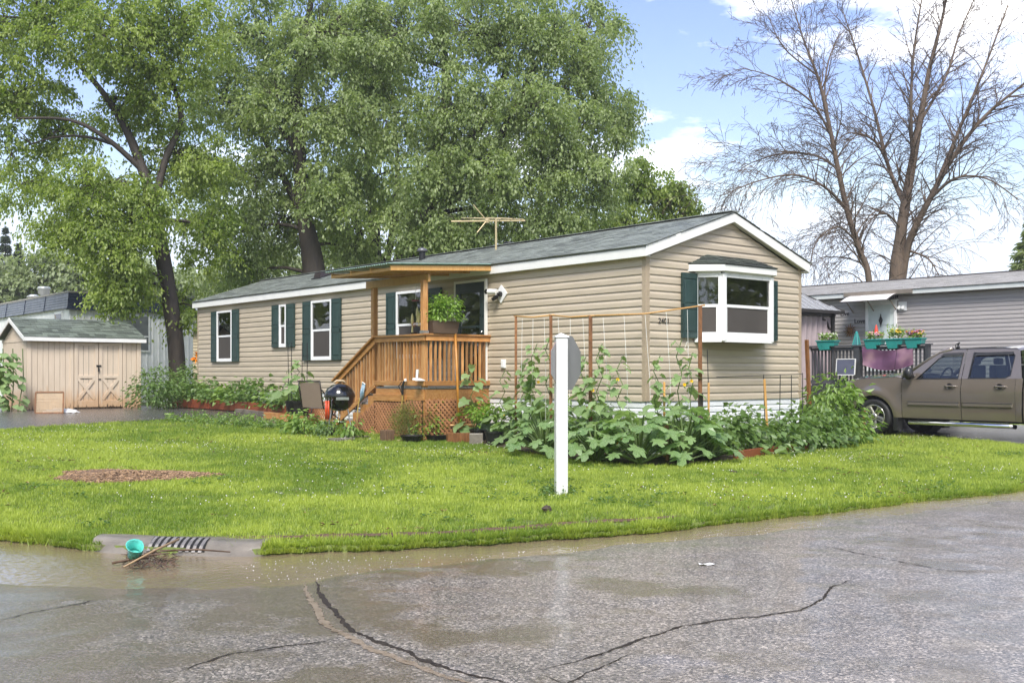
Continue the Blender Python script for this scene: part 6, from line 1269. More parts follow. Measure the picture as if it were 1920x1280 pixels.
        MB().lathe([(.47, -.02), (.47, .36)], 24, Matrix.Translation((cx_, s * .95, .40)) @ Matrix.Rotation(R(90 * s), 4, 'X'), cap=False).build('wheel_well', blk, tk)
    MB().box(-.93, -.80, min(s * .62, s * .80), max(s * .62, s * .80), .82, 1.02).build('headlight', M['chrome'], tk, bevel=.02)
    MB().tube([(.63, s * .90, 1.27), (1.37, s * .745, 1.79), (1.62, s * .74, 1.87)], .045, 8).build('a_pillar', paint, tk, smooth=True)
L = [[(x, y * (1 - .25 * max(0, (-.3 - x) / .65) ** 2) * .96, ztop(x) + .075 * (1 - y * y) + (.03 if abs(y) < .5 else 0)) for y in np.linspace(-1, 1, 15)] for x in np.linspace(-.95, .62, 12)]; MB().grid(L).build('hood', paint, tk, smooth=True)
L = [[(x, y * .77, zr + .055 * (1 - y * y)) for y in np.linspace(-1, 1, 11)] for x, zr in ((1.34, 1.78), (1.45, 1.82), (1.62, 1.86), (2.2, 1.875), (2.7, 1.87), (2.92, 1.85), (2.98, 1.80))]; MB().grid(L).build('roof', paint, tk, smooth=True)
MB().grid([[(.62, -.88, 1.26), (.56, 0, 1.33), (.62, .88, 1.26)], [(1.36, -.73, 1.80), (1.32, 0, 1.83), (1.36, .73, 1.80)]]).build('windscreen', M['truckglass'], tk, smooth=True)
MB().grid([[(3.11, -.85, 1.3), (3.11, .85, 1.3)], [(2.97, -.73, 1.82), (2.97, .73, 1.82)]]).build('rear_window', M['truckglass'], tk)
MB().box(.7, 3.1, -.9, .9, .42, 1.0).build('cabin_floor', blk, tk); MB().box(-.85, 3.1, -.60, .60, .35, .9).box(3.1, 4.9, -.6, .6, .35, .7).build('chassis', blk, tk)
seat = mat('seat_grey', (.06, .055, .05), .7)
for x in (1.75, 2.65):
    for y in (-.42, .42): MB().box(x - .3, x + .2, y - .24, y + .24, .95, 1.1).box(x + .1, x + .25, y - .24, y + .24, 1.1, 1.52).box(x + .12, x + .22, y - .12, y + .12, 1.54, 1.68).build('seat', seat, tk, bevel=.03)
MB().box(.75, 1.1, -.8, .8, 1.0, 1.3).build('dashboard', seat, tk, bevel=.04)
a = MB(); pts = [Vector((1.3 + .06 * math.sin(t), -.42 + .19 * math.cos(t), 1.28 + .19 * math.sin(t))) for t in np.linspace(0, 2 * math.pi, 21)]; a.tube(pts, .018, 6, cap=False); a.bar((1.3, -.6, 1.28), (1.3, -.24, 1.28), .03).build('steering_wheel', blk, tk)
MB().box(-1.05, -.9, -.9, .9, .48, .72).build('bumper', M['chrome'], tk, bevel=.03); MB().box(-.97, -.9, -.6, .6, .76, 1.05).build('grille', blk, tk)
MB().box(3.15, 4.95, -.90, .90, .75, .80).build('bed_floor', blk, tk); MB().box(4.93, 4.98, -.93, .93, .6, 1.3).build('tailgate', paint, tk); MB().box(4.98, 5.1, -.9, .9, .5, .68).build('rear_bumper', M['chrome'], tk, bevel=.02); MB().box(3.13, 3.16, -.9, .9, .7, 1.3).build('bed_front', paint, tk)
MB().tube([(1.62, -.55, 1.89), (1.6, -.55, 1.95), (1.66, -.55, 2.0)], [.05, .03, .012], 8).build('roof_aerial', blk, tk); MB().tube([(.3, -.72, 1.2), (.42, -.75, 2.0)], .004, 4).build('aerial', blk, tk)
MB().tube([(.48, -.5, 1.33), (.58, -.3, 1.36), (.68, .1, 1.42)], .014, 5).build('wiper', blk, tk)
# ================================================================ trees
HAZE = .0008
M['maple1'] = leafmat('maple_leaf', (.12, .185, .028), (.37, .44, .12), .38, tr=.52)
M['maple2'] = leafmat('silver_maple_leaf', (.13, .185, .06), (.40, .47, .22), .38, tr=.52)
M['far'] = leafmat('far_leaf', (.17, .215, .10), (.32, .37, .20), .5, tr=.4); M['conifer'] = leafmat('needle', (.035, .06, .03), (.07, .10, .05), .6, tr=.15)
def bez(p, q, up, k=6):
    p, q = Vector(p), Vector(q); c = p.lerp(q, .5) + Vector(up); return [p * (1 - t) ** 2 + c * 2 * t * (1 - t) + q * t * t for t in np.linspace(0, 1, k)]
def tree(name, label, trunk, blobs, m, leaf=.16, per=150, clump=.8, droop=1.0, seed=1, cat='tree', group=None, stems=(), base=None, dens=1.6, bark=None):
    """trunk: [(point, radius)], blobs: [(centre, (rx,ry,rz), number of leaf clumps)]; leaves hang in sprays round every clump"""
    r = np.random.default_rng(seed); o = Vector(trunk[0][0]); t = thing(name, o, 0, label, cat, group); bark = bark or M['bark']
    mb = MB(); nodes = []
    def limb(pts, rad, n_=8):
        mb.tube([Vector(p) - o for p in pts], rad, n_, cap=False); nodes.extend([(Vector(p), q) for p, q in zip(pts, rad)])
    def smooth(pr):
        P = [Vector(p) for p, _ in pr]; Q = [q for _, q in pr]; out_, rr = [], []
        for i in range(len(P) - 1):
            a, b, c, d = P[max(i - 1, 0)], P[i], P[i + 1], P[min(i + 2, len(P) - 1)]
            for j in range(5):
                s = j / 5; out_.append(.5 * ((2 * b) + (c - a) * s + (2 * a - 5 * b + 4 * c - d) * s * s + (3 * b - a - 3 * c + d) * s ** 3)); rr.append(Q[i] + (Q[i + 1] - Q[i]) * s)
        return out_ + [P[-1]], rr + [Q[-1]]
    tp_, tr2 = smooth(trunk); tr2[0] *= 1.35; tr2[1] *= 1.12; limb(tp_, tr2, 12)
    for st in stems: a, b = smooth(st); limb(a, b, 8)
    P_, D_, N_, S_, T_ = [], [], [], [], []; tw = MB()
    for (c, rad, k) in blobs:
        c = Vector(c); cand = [n_ for n_ in nodes if n_[0].z < c.z + .3] or nodes; a = min(cand, key=lambda n_: (n_[0] - c).length + .4 * abs(n_[0].z - c.z))
        r0 = min(a[1] * .7, .035 + .035 * max(rad)); bl = bez(a[0], c, (0, 0, .25 * (c - a[0]).length), 6); limb(bl, [r0 * (1 - .8 * i / 5) for i in range(6)], 6)
        loc_nodes = bl[2:]
        for i in range(int(k * dens)):
            d = r.normal(0, 1, 3); d /= np.linalg.norm(d); q = r.random() ** .45; cc = c + Vector((d[0] * rad[0] * q, d[1] * rad[1] * q, d[2] * rad[2] * q))
            nn = min(loc_nodes, key=lambda n_: (n_ - cc).length); tw.tube([v - o for v in bez(nn, cc, (0, 0, .2), 4)], [.022, .016, .010, .005], 4, cap=False)
            ct = r.normal(0, .36); sc_ = clump * r.uniform(.65, 1.3); nsp = 9; M_ = max(4, per // nsp)
            for j in range(nsp):
                an = r.random() * 6.283; L_ = sc_ * r.uniform(.5, 1.0); up = r.uniform(-.1, .55); tt = (r.random(M_)) ** .8
                hx, hy = math.cos(an), math.sin(an); P = np.array(cc)[None] + np.stack([hx * L_ * tt, hy * L_ * tt, up * L_ * tt - droop * L_ * tt * tt * 1.1], 1) + r.normal(0, .075 * sc_ + .02, (M_, 3))
                D = np.stack([np.full(M_, hx * .6), np.full(M_, hy * .6), -.25 - droop * tt], 1) + r.normal(0, .45, (M_, 3))
                P_.append(P); D_.append(D); N_.append(r.normal(0, .5, (M_, 3)) + [hx * .5, hy * .5, .9]); S_.append(leaf * r.uniform(.6, 1.2, M_)); T_.append(np.full(M_, ct))
    P_ = np.concatenate(P_) - np.array(o); D_ = np.concatenate(D_); N_ = np.concatenate(N_); S_ = np.concatenate(S_)
    tint = np.clip(r.normal(.5, .2, len(P_)) + np.concatenate(T_), 0, 1); leaf_cloud('crown', P_, D_, N_, S_, m, t, 'quad', .55, tint, .1)
    mb.build('trunk', bark, t, smooth=True); tw.build('branches', bark, t, smooth=True)['kind'] = 'stuff'; return t
def T(px, py, Y): return at(px, py, Y)
def B(px, py, Y, rx, rz, k, ry=None):          # blob from a sight line, radii in photo pixels at that depth
    s = FPX / Y; return (T(px, py, Y), (rx / s, (ry or .8 * rx) / s, rz / s), k)
gnd = lambda px, Y: T(px, 700 + (CAM_H - .47) * FPX / Y, Y)
def TR(pts, Y): return [(T(px, py, Y + dy), w / 2 * Y / FPX) for px, py, w, dy in pts]
Y = 32.0
tree('maple_tree', 'leaning maple between the shed and the tan home, its leaves hanging over the shed', [(gnd(334, Y), .26)] + TR([(330, 650, 30, 0), (318, 560, 30, 0), (303, 470, 28, 0), (288, 390, 24, 0), (268, 320, 19, 0), (235, 240, 15, .4), (190, 170, 11, .8), (120, 90, 8, 1)], Y),
     [B(60, 40, Y, 110, 80, 34), B(190, 60, Y - 1, 110, 80, 34), B(40, 170, Y, 90, 60, 22), B(330, 60, Y, 100, 90, 30), B(180, 350, Y - 1.2, 100, 75, 34), B(110, 420, Y - 1, 60, 50, 12), B(215, 450, Y - 1.5, 80, 60, 22), B(240, 520, Y - 1, 70, 40, 13), B(350, 300, Y + 1, 90, 90, 26), B(385, 430, Y + 1, 60, 90, 16),
      B(20, 290, Y, 60, 60, 8), B(260, 200, Y + 1.5, 120, 70, 22), B(-40, 60, Y, 70, 120, 16), B(170, -60, Y, 190, 60, 30), B(345, 570, Y + .5, 40, 40, 6), B(120, 250, Y + 1, 90, 50, 14), B(270, 400, Y - .8, 70, 80, 16), B(60, 340, Y, 60, 50, 9), B(230, 545, Y - 1.5, 60, 35, 10), B(290, 130, Y, 90, 80, 18)],
     M['maple1'], leaf=.13, per=150, clump=.75, droop=1.05, seed=3, group='tall maples behind the tan home',
     stems=[TR([(288, 390, 16, 0), (310, 300, 14, .3), (340, 220, 11, .5), (310, 120, 8, .6), (285, 50, 6, .6)], Y), TR([(268, 320, 12, 0), (200, 260, 9, -.4), (130, 225, 6, -.6), (30, 222, 4, -.6)], Y), TR([(300, 450, 12, 0), (262, 400, 9, -.5), (235, 340, 6, -.8)], Y)])
Y = 37.0
tree('maple_tree', 'tall straight trunked maple left of centre behind the roof of the tan home', [(gnd(595, Y), .48)] + TR([(592, 560, 46, 0), (585, 480, 40, 0), (570, 400, 28, 0), (562, 300, 24, 0), (558, 220, 20, 0), (562, 130, 17, 0), (578, 40, 12, 0), (590, -60, 8, 0)], Y),
     [B(470, 70, Y, 110, 90, 34), B(600, 60, Y - 1, 100, 90, 32), B(420, 190, Y, 90, 80, 26), B(480, 330, Y, 80, 80, 24), B(640, 210, Y - 1, 80, 100, 26), B(440, 440, Y, 70, 70, 18), B(620, 360, Y - .6, 70, 80, 20), B(545, 200, Y + 1.5, 100, 130, 26), B(540, 420, Y + 2, 110, 70, 26), B(510, -60, Y, 150, 60, 30), B(460, 520, Y + 1, 70, 40, 12), B(560, 300, Y + 2, 120, 90, 24), B(380, 330, Y + 1, 70, 90, 16), B(510, 180, Y - 1, 70, 70, 12), B(640, 60, Y, 80, 90, 18), B(660, 470, Y + 1, 60, 60, 12)],
     M['maple2'], leaf=.145, per=150, clump=.9, droop=1.1, seed=5, group='tall maples behind the tan home',
     stems=[TR([(560, 150, 14, 0), (590, 90, 9, -.4), (640, 30, 6, -.8)], Y), TR([(560, 290, 14, .0), (520, 240, 10, .5), (420, 180, 7, .8), (360, 120, 5, 1)], Y), TR([(575, 420, 16, 0), (530, 330, 12, .4), (480, 230, 8, .8)], Y)])
Y = 38.0
tree('maple_tree', 'largest maple, its thick trunk leaning right behind the canopy of the porch', [(gnd(745, Y), .62)] + TR([(752, 560, 66, 0), (770, 480, 58, 0), (795, 400, 42, 0), (812, 340, 34, 0), (822, 270, 26, 0), (838, 180, 20, 0), (832, 90, 14, 0), (828, -20, 9, 0)], Y),
     [B(760, 60, Y - 1, 110, 100, 36), B(900, 60, Y - 1.5, 120, 100, 40), B(1040, 70, Y - 1, 110, 90, 36), B(720, 220, Y - 1, 80, 90, 22), B(860, 200, Y - 2, 100, 90, 30), B(980, 200, Y - 2, 110, 90, 34), B(1110, 190, Y, 80, 90, 26), B(800, 330, Y - 2, 80, 80, 20), B(920, 330, Y - 2, 100, 80, 30), B(1040, 320, Y - 1.5, 100, 80, 30), B(1130, 330, Y, 60, 70, 16), B(1000, 420, Y - 1, 110, 50, 26), B(880, 430, Y - 1, 70, 45, 12), B(900, -50, Y, 230, 50, 40), B(1120, 60, Y + .5, 60, 90, 16), B(1180, 230, Y + .5, 35, 40, 7), B(690, 340, Y + 1, 60, 80, 14), B(940, 250, Y + 2, 160, 150, 36), B(760, 420, Y - 1.5, 50, 60, 10), B(1080, 250, Y - 1, 80, 90, 20), B(700, 130, Y, 70, 90, 16), B(860, 300, Y - 2, 60, 60, 12), B(860, 415, Y - 2, 55, 28, 9), B(810, 440, Y - 2, 45, 30, 7)],
     M['maple2'], leaf=.145, per=150, clump=.9, droop=1.15, seed=8, group='tall maples behind the tan home',
     stems=[TR([(812, 340, 22, 0), (900, 240, 18, -.5), (935, 170, 14, -.8), (955, 115, 9, -1)], Y), TR([(795, 400, 20, 0), (890, 340, 16, -.8), (960, 210, 12, -1), (1000, 130, 8, -1.2)], Y), TR([(800, 390, 18, 0), (930, 350, 13, .4), (1080, 330, 9, .6), (1150, 300, 5, .6)], Y)])
Y = 42.0
tree('maple_tree', 'slender many stemmed tree standing between the two biggest trunks', [(gnd(705, Y), .3)] + TR([(706, 560, 26, 0), (703, 470, 24, 0), (700, 400, 20, 0), (690, 300, 14, 0), (700, 200, 9, 0)], Y),
     [B(700, 150, Y, 100, 100, 24), B(660, 300, Y, 70, 80, 16), B(745, 380, Y + 1, 60, 60, 12), B(650, 440, Y + 1.5, 70, 60, 14), B(700, 60, Y, 110, 70, 20)], M['maple2'], leaf=.2, per=100, clump=1.0, seed=10, group='tall maples behind the tan home',
     stems=[TR([(712, 540, 18, .2), (735, 440, 14, .4), (745, 330, 10, .6), (740, 220, 6, .6)], Y), TR([(700, 520, 16, 0), (672, 430, 12, .3), (655, 320, 8, .5)], Y)])
Y = 45.0
tree('maple_tree', 'lower spreading tree at the right end of the tall maples, above the ridge', [(gnd(1130, Y), .3)] + TR([(1130, 560, 26, 0), (1135, 470, 20, 0), (1150, 400, 14, 0)], Y),
     [B(1190, 340, Y, 55, 45, 18), B(1250, 365, Y, 50, 45, 18), B(1285, 395, Y, 25, 25, 7), B(1130, 420, Y, 70, 50, 20), B(1200, 430, Y, 70, 40, 20), B(1060, 420, Y, 60, 50, 14)], M['maple1'], leaf=.2, per=100, clump=.85, seed=12, group='tall maples behind the tan home')
Y = 55.0
for k, (px, py, rx, rz, kk, lab) in enumerate(((420, 540, 60, 60, 18, 'pale young tree seen under the maple crowns at the far end of the tan home'), (520, 500, 80, 60, 20, 'dim green tree filling the gap behind the straight maple trunk'), (640, 500, 80, 60, 20, 'dim green tree behind the many stemmed tree'), (850, 470, 90, 60, 22, 'dim green tree behind the largest maple trunk'), (980, 470, 90, 45, 20, 'dim green tree behind the antenna'), (842, 398, 60, 45, 16, 'dim green tree top glimpsed just left of the antenna'))):
    tree('background_tree', lab, [(gnd(px, Y), .2), (T(px + 3, py + 60, Y), .16), (T(px, py, Y), .1)], [B(px, py, Y, rx, rz, kk), B(px + 20, py + 50, Y, rx, rz * .7, kk // 2)], M['far'], leaf=.26, per=90, clump=1.2, droop=.6, seed=30 + k, group='trees beyond the maples')
# far wood on the left
Y = 75.0
def conifer(px, top, bot, w, Y, lab, seed, m=None):
    r = np.random.default_rng(seed); b = gnd(px, Y); tz = T(px, top, Y).z; H = tz - b.z; t = thing('conifer_tree', b, 0, lab, 'conifer', 'far conifers'); MB().tube([(0, 0, 0), (0, 0, H * .98)], [.22, .03], 6).build('trunk', M['bark'], t)
    n_ = 5200; f = r.random(n_) ** .75; an = r.random(n_) * 6.283; an = np.round(an * 2.2) / 2.2 + r.normal(0, .16, n_); lay = np.round(f * 16) / 16 + r.normal(0, .011, n_); rad = (1 - lay) * w / 2 * Y / FPX * r.random(n_) ** .6 * (1 + .25 * np.sin(an * 3 + lay * 40))
    P = np.stack([np.cos(an) * rad, np.sin(an) * rad, H * (.1 + .9 * lay) - .22 * rad], 1); D = np.stack([np.cos(an), np.sin(an), np.full(n_, -.25)], 1) + r.normal(0, .3, (n_, 3))
    leaf_cloud('crown', P, D, r.normal(0, .4, (n_, 3)) + [0, 0, 1], r.uniform(.35, .75, n_) * (1.05 - .6 * lay), m or M['conifer'], t, 'quad', .3); return t
conifer(10, 432, 560, 90, Y, 'dark pointed conifer at the far left behind the white home', 41); conifer(35, 462, 560, 90, Y - 3, 'grey-green conifer right of the pointed one at the far left', 42); conifer(100, 470, 560, 80, Y + 2, 'pale conifer left of the maple leaves, furthest from the frame edge', 43)
for k, (px, py, rx, rz, kk, lab) in enumerate(((-10, 520, 40, 50, 14, 'round bushy tree at the left picture edge above the white home'), (45, 530, 45, 40, 14, 'round bushy tree above the roof vents of the white home'), (85, 510, 45, 50, 16, 'light green bushy tree behind the white home roof'), (140, 500, 45, 50, 16, 'light green bushy tree half covered by the hanging maple leaves'), (190, 520, 50, 40, 14, 'light green bushy tree behind the navy band corner'), (260, 540, 60, 30, 12, 'light green tree behind the navy band'), (330, 535, 60, 40, 14, 'light green tree beyond the leaning maple trunk'))):
    tree('far_tree', lab, [(gnd(px, 68), .2), (T(px, py + 30, 68), .15), (T(px, py, 68), .1)], [B(px, py, 68, rx, rz, kk), B(px, py + 45, 68, rx, rz * .7, kk // 2)], M['far'], leaf=.36, per=80, clump=1.4, droop=.5, seed=50 + k, group='bushy trees beyond the white home')
conifer(1938, 395, 520, 230, 48, 'green conifer top rising over the grey roof at the right edge', 44, M['far'])
# a belt of distant woodland closing the view
r = np.random.default_rng(77); n_ = 26000; px = r.uniform(-400, 1500, n_); Yb = 110 + r.random(n_) * 25; tp__ = 520 + 26 * np.sin(px / 60) + 18 * np.sin(px / 23) + 60 * np.clip((px - 700) / 700, 0, 1); f = r.random(n_); zt_ = CAM_H + (HZ - tp__) * Yb / FPX; X = (px - 960) / FPX * Yb
P = np.stack([X, Yb, .3 + (zt_ - .3) * f ** .7], 1); leaf_cloud('distant_wood', P, r.normal(0, 1, (n_, 3)), r.normal(0, .6, (n_, 3)) + [0, -.6, .6], r.uniform(.5, 1.1, n_), M['far'], None, 'quad', .8)
tag(bpy.data.objects['distant_wood'], 'belt of distant green woodland closing the horizon', 'wood', kind='stuff')
# trees across the street, behind the viewer: they show only in the window glass, the car paint and the wet road
n_ = 44000; an = r.uniform(0, 6.2832, n_); rad_ = 48 + 10 * r.random(n_); X = rad_ * np.cos(an); Yc = rad_ * np.sin(an) - 6; k = (Yc < 8) | (np.abs(X) > .62 * Yc + 4); X, Yc, an = X[k], Yc[k], an[k]; n_ = len(X); top = 13 + 3.5 * np.sin(an * 9) + 2 * np.sin(an * 23)
P = np.stack([X, Yc, .3 + top * r.random(n_) ** .8], 1); tag(leaf_cloud('street_trees', P, r.normal(0, 1, (n_, 3)), r.normal(0, 1, (n_, 3)), r.uniform(.5, 1.1, n_), M['far'], None, 'quad', .9), 'trees lining the opposite side of the street', 'trees', kind='stuff')
# bare trees
def bare(name, label, stems, seed, twig=1.0, n0=1.0, tk=.76):
    r = random.Random(seed); o = Vector(stems[0][0][0]); t = thing(name, o, 0, label, 'bare tree', 'leafless trees behind the grey home'); tk_ = MB(); br = MB(); tw = MB()
    def sm(pr):
        P = [Vector(p) for p, _ in pr]; Q = [q for _, q in pr]; a_, b_ = [], []
        for i in range(len(P) - 1):
            a, b, c, d = P[max(i - 1, 0)], P[i], P[i + 1], P[min(i + 2, len(P) - 1)]
            for j in range(6):
                s = j / 6; a_.append(.5 * ((2 * b) + (c - a) * s + (2 * a - 5 * b + 4 * c - d) * s * s + (3 * b - a - 3 * c + d) * s ** 3)); b_.append(Q[i] + (Q[i + 1] - Q[i]) * s)
        return a_ + [P[-1]], b_ + [Q[-1]]
    def grow(p, d, L, rad, dep, sag):
        k = 6 if dep < 2 else 5; pts = [p.copy()]; d = d.normalized(); step = L / k
        for i in range(k):
            d = (d + Vector((r.gauss(0, .12), r.gauss(0, .12), r.gauss(0, .08) - sag * (.10 + .05 * i))) ).normalized(); pts.append(pts[-1] + d * step)
        rr = [max(.0075, rad * (1 - .85 * i / k)) for i in range(k + 1)]; (br if dep < 2 else tw).tube([q - o for q in pts], rr, 5 if dep < 2 else 3, cap=False)
        if dep >= 3: return
        nb = (8, 6, 4)[dep]; nb = int(nb * (n0 if dep < 2 else 1))
        for i in range(nb):
            s = .18 + .8 * (i + r.random()) / nb; j = min(k - 1, int(s * k)); q = pts[j].lerp(pts[j + 1], s * k - j); dd = (pts[j + 1] - pts[j]).normalized()
            sd_ = dd.cross(Vector((r.gauss(0, 1), r.gauss(0, 1), r.gauss(0, 1)))).normalized(); nd_ = dd * .75 + sd_ * r.uniform(.45, .85); grow(q, nd_, L * r.uniform(.34, .56) * (1.1 - .5 * s), rr[j] * .55, dep + 1, sag * 1.1 + .12)
    for si, st in enumerate(stems):
        P, Q = sm(st); tk_.tube([q - o for q in P], [q_ * (tk if si == 0 else .6) for q_ in Q], 9, cap=False); n_ = len(P)
        for i in range(4 if si == 0 else 3, n_ - 1):
            hgt = (P[i].z - o.z) / 14; dd = (P[i] - P[i - 1]).normalized()
            for j in range(2):
                if r.random() < .24: continue
                sd_ = dd.cross(Vector((r.gauss(0, 1), r.gauss(0, 1), r.gauss(0, 1)))).normalized(); sag = max(.05, 1.0 - 1.15 * hgt)
                grow(P[i].lerp(P[i + 1], r.random()), sd_ * r.uniform(.7, 1.0) + dd * (.55 + .4 * hgt) + Vector((0, 0, .25)), twig * r.uniform(1.8, 3.6) * (1.15 - .45 * hgt), min(Q[i] * .3, .036), 1, sag)
    tk_.build('trunk', M['barebark'], t, smooth=True); br.build('limbs', M['barebark'], t, smooth=True)['kind'] = 'stuff'; tw.build('twigs', mat('twig', (.06, .036, .022), .8) if 'twig' not in bpy.data.materials else bpy.data.materials['twig'], t)['kind'] = 'stuff'
Y = 44.0
bare('bare_tree', 'smaller leafless tree leaning left beside the gable peak of the tan home', [[(gnd(1640, Y), .24)] + TR([(1630, 530, 19, 0), (1612, 470, 18, 0), (1590, 400, 17, 0), (1572, 320, 15, 0), (1556, 240, 12, 0), (1535, 150, 9, 0), (1505, 70, 5, 0), (1478, -20, 2, 0)], Y),
     TR([(1588, 392, 9, 0), (1545, 350, 8, -.5), (1490, 328, 6, -1), (1420, 340, 4, -1.4), (1350, 368, 2, -1.6)], Y), TR([(1572, 318, 8, 0), (1530, 292, 7, .6), (1470, 288, 5, 1), (1410, 305, 3, 1.2), (1380, 325, 2, 1.3)], Y), TR([(1556, 250, 8, 0), (1520, 190, 6, -.5), (1450, 145, 4, -1), (1390, 128, 2, -1.2)], Y), TR([(1545, 190, 7, 0), (1552, 120, 5, .8), (1575, 60, 3, 1.2)], Y), TR([(1608, 455, 7, 0), (1570, 425, 5, -1), (1530, 455, 3, -1.6), (1520, 500, 2, -1.9)], Y), TR([(1530, 140, 6, 0), (1470, 90, 4, .5), (1440, 30, 2, .8)], Y)], 5, n0=.85, tk=.62)
Y = 46.0
bare('bare_tree', 'large leafless tree with several spreading trunks behind the grey roof', [[(gnd(1682, Y), .62)] + TR([(1682, 530, 40, 0), (1688, 450, 28, 0), (1698, 380, 24, 0), (1712, 300, 20, 0), (1728, 210, 15, 0), (1745, 120, 10, 0), (1770, 20, 6, 0), (1780, -60, 3, 0)], Y),
     TR([(1690, 525, 30, 0), (1706, 450, 22, -.3), (1745, 370, 18, -.8), (1790, 290, 14, -1.2), (1850, 215, 10, -1.6), (1930, 150, 6, -2)], Y), TR([(1698, 390, 14, 0), (1665, 310, 12, .8), (1640, 210, 9, 1.3), (1610, 110, 6, 1.6), (1580, 20, 3, 1.8)], Y), TR([(1712, 310, 12, 0), (1708, 220, 10, -1), (1712, 110, 7, -1.5), (1728, 0, 4, -1.8)], Y), TR([(1752, 355, 13, -.8), (1800, 240, 10, -.2), (1845, 130, 7, .3), (1890, 10, 4, .6)], Y),
     TR([(1742, 375, 11, -.8), (1790, 335, 8, -1.6), (1850, 335, 5, -2.2), (1910, 375, 3, -2.5)], Y), TR([(1672, 325, 9, .8), (1640, 265, 7, 0), (1590, 250, 4, -.6), (1560, 280, 2, -1)], Y), TR([(1725, 230, 10, 0), (1775, 140, 8, 1), (1800, 60, 5, 1.5), (1840, -30, 3, 1.8)], Y), TR([(1705, 470, 8, -.3), (1740, 485, 5, -1), (1760, 515, 3, -1.3)], Y), TR([(1690, 430, 8, 0), (1660, 400, 6, -.8), (1625, 420, 3, -1.4), (1610, 470, 2, -1.6)], Y)], 9, n0=1.0)

# rain haze: one closed box of thin pale air round the viewer and everything built
m, n = newmat('rain_haze'); vol = N(n, 'ShaderNodeVolumePrincipled', {'Color': (.96, .97, 1, 1), 'Density': HAZE, 'Anisotropy': .2}); o = N(n, 'ShaderNodeOutputMaterial'); n.links.new(vol.outputs[0], o.inputs['Volume'])
tag(MB().box(-1000, 1000, -120, 1700, -1.3, 32).build('haze', m), 'thin grey rain haze filling the air', 'haze', kind='stuff')
# ================================================================ grass
def inpoly(X, Y, poly):
    c = np.zeros(len(X), bool); n_ = len(poly)
    for i in range(n_):
        (x0, y0), (x1, y1) = poly[i], poly[(i + 1) % n_]; k = ((y0 > Y) != (y1 > Y)) & (X < (x1 - x0) * (Y - y0) / (y1 - y0 + 1e-12) + x0); c ^= k
    return c
def lawn_mask(X, Y):
    a, b = AB(X, Y); k = ~inpoly(X, Y, DRIVE_L) & ~inpoly(X, Y, DRIVE_R) & ~inpoly(X, Y, MULCH) & ~inpoly(X, Y, BED1)
    k &= ~((a > 0) & (a < 17.4) & (b > -.15) & (b < 4.3)) & ~((a > 4) & (a < 7.2) & (b > -1.5) & (b < 0)) & ~((a > 10.3) & (a < 17.6) & (b > -.8) & (b < 0))
    k &= ~((X > -3.40) & (X < -2.02) & (Y < curb(X) + .24 + .04 * np.sin(X * 31)))
    return k
r = np.random.default_rng(5)
def sample(n_, y0, y1, pw=1.0):
    s = y0 + (y1 - y0) * r.random(n_) ** pw; X = r.uniform(-.56, .56, n_) * s; Y = s; k = (Y > turf(X) - .02) & lawn_mask(X, Y); return X[k], Y[k]
parts = [sample(330000, 8.3, 14.5), sample(300000, 14.0, 21.0), sample(170000, 20.5, 30)]
# the fringe that hangs over the kerb
xe = r.uniform(-6, 8, 26000); ye = turf(xe) + np.abs(r.normal(0, .06, 26000)) - .03; k = lawn_mask(xe, ye); parts.append((xe[k], ye[k]))
X = np.concatenate([p[0] for p in parts]); Y = np.concatenate([p[1] for p in parts])
pn = fbm(X, Y, 61, .9); pn2 = fbm(X, Y, 71, 4)
# the worn, eroded line a hand's breadth behind the kerb stays bare
bare_ = (np.abs(Y - curb(X) - .33 - .05 * np.sin(X * 2.3)) < .06 + .09 * pn2) & (X > -2.6) & (X < 1.6) & (pn > -.28)
thin = (pn2 < -.21) & (r.random(len(X)) < .75); keep = ~bare_ & ~thin; X, Y, pn, pn2 = X[keep], Y[keep], pn[keep], pn2[keep]
pn3 = fbm(X, Y, 81, 14, 2)
n_ = len(X); Z = lawn_z(X, Y); Z = np.maximum(Z, .0) + 0; an = r.random(n_) * 6.283; h = (.020 + .026 * r.random(n_)) * (1 + .7 * pn + .6 * pn2) * (1 + .25 * (Y > 18)); w = .0028 + .0022 * r.random(n_) + .00022 * Y
edge = np.clip(1 - (Y - turf(X)) / .25, 0, 1); h *= 1 + .5 * edge * r.random(n_)
lean = r.normal(0, .5, n_); lx, ly = np.cos(an + 1.3) * lean * h, np.sin(an + 1.3) * lean * h - edge * h * .5
h *= 1 + .7 * np.clip(pn3 * 2, -.5, 1); V = np.empty((n_, 3, 3), np.float32); V[:, 0] = np.stack([X - np.cos(an) * w, Y - np.sin(an) * w, Z - .004], 1); V[:, 1] = np.stack([X + np.cos(an) * w, Y + np.sin(an) * w, Z - .004], 1); V[:, 2] = np.stack([X + lx, Y + ly, Z + h], 1)
pn4 = fbm(X, Y, 95, .3, 3); tint = np.clip(.5 + 1.6 * pn4 + 1.8 * pn + 1.3 * pn2 + .9 * pn3 + r.normal(0, .22, n_), 0, 1)
M['grass'] = leafmat('grass_blade', (.10, .19, .022), (.45, .51, .105), .45, tr=.42, spec=.4)
tag(link('grass', npmesh('grass', V.reshape(-1, 3), np.arange(n_ * 3).reshape(-1, 3), M['grass'], np.repeat(tint, 3))), 'bright green rain soaked lawn grass', 'grass', kind='stuff')
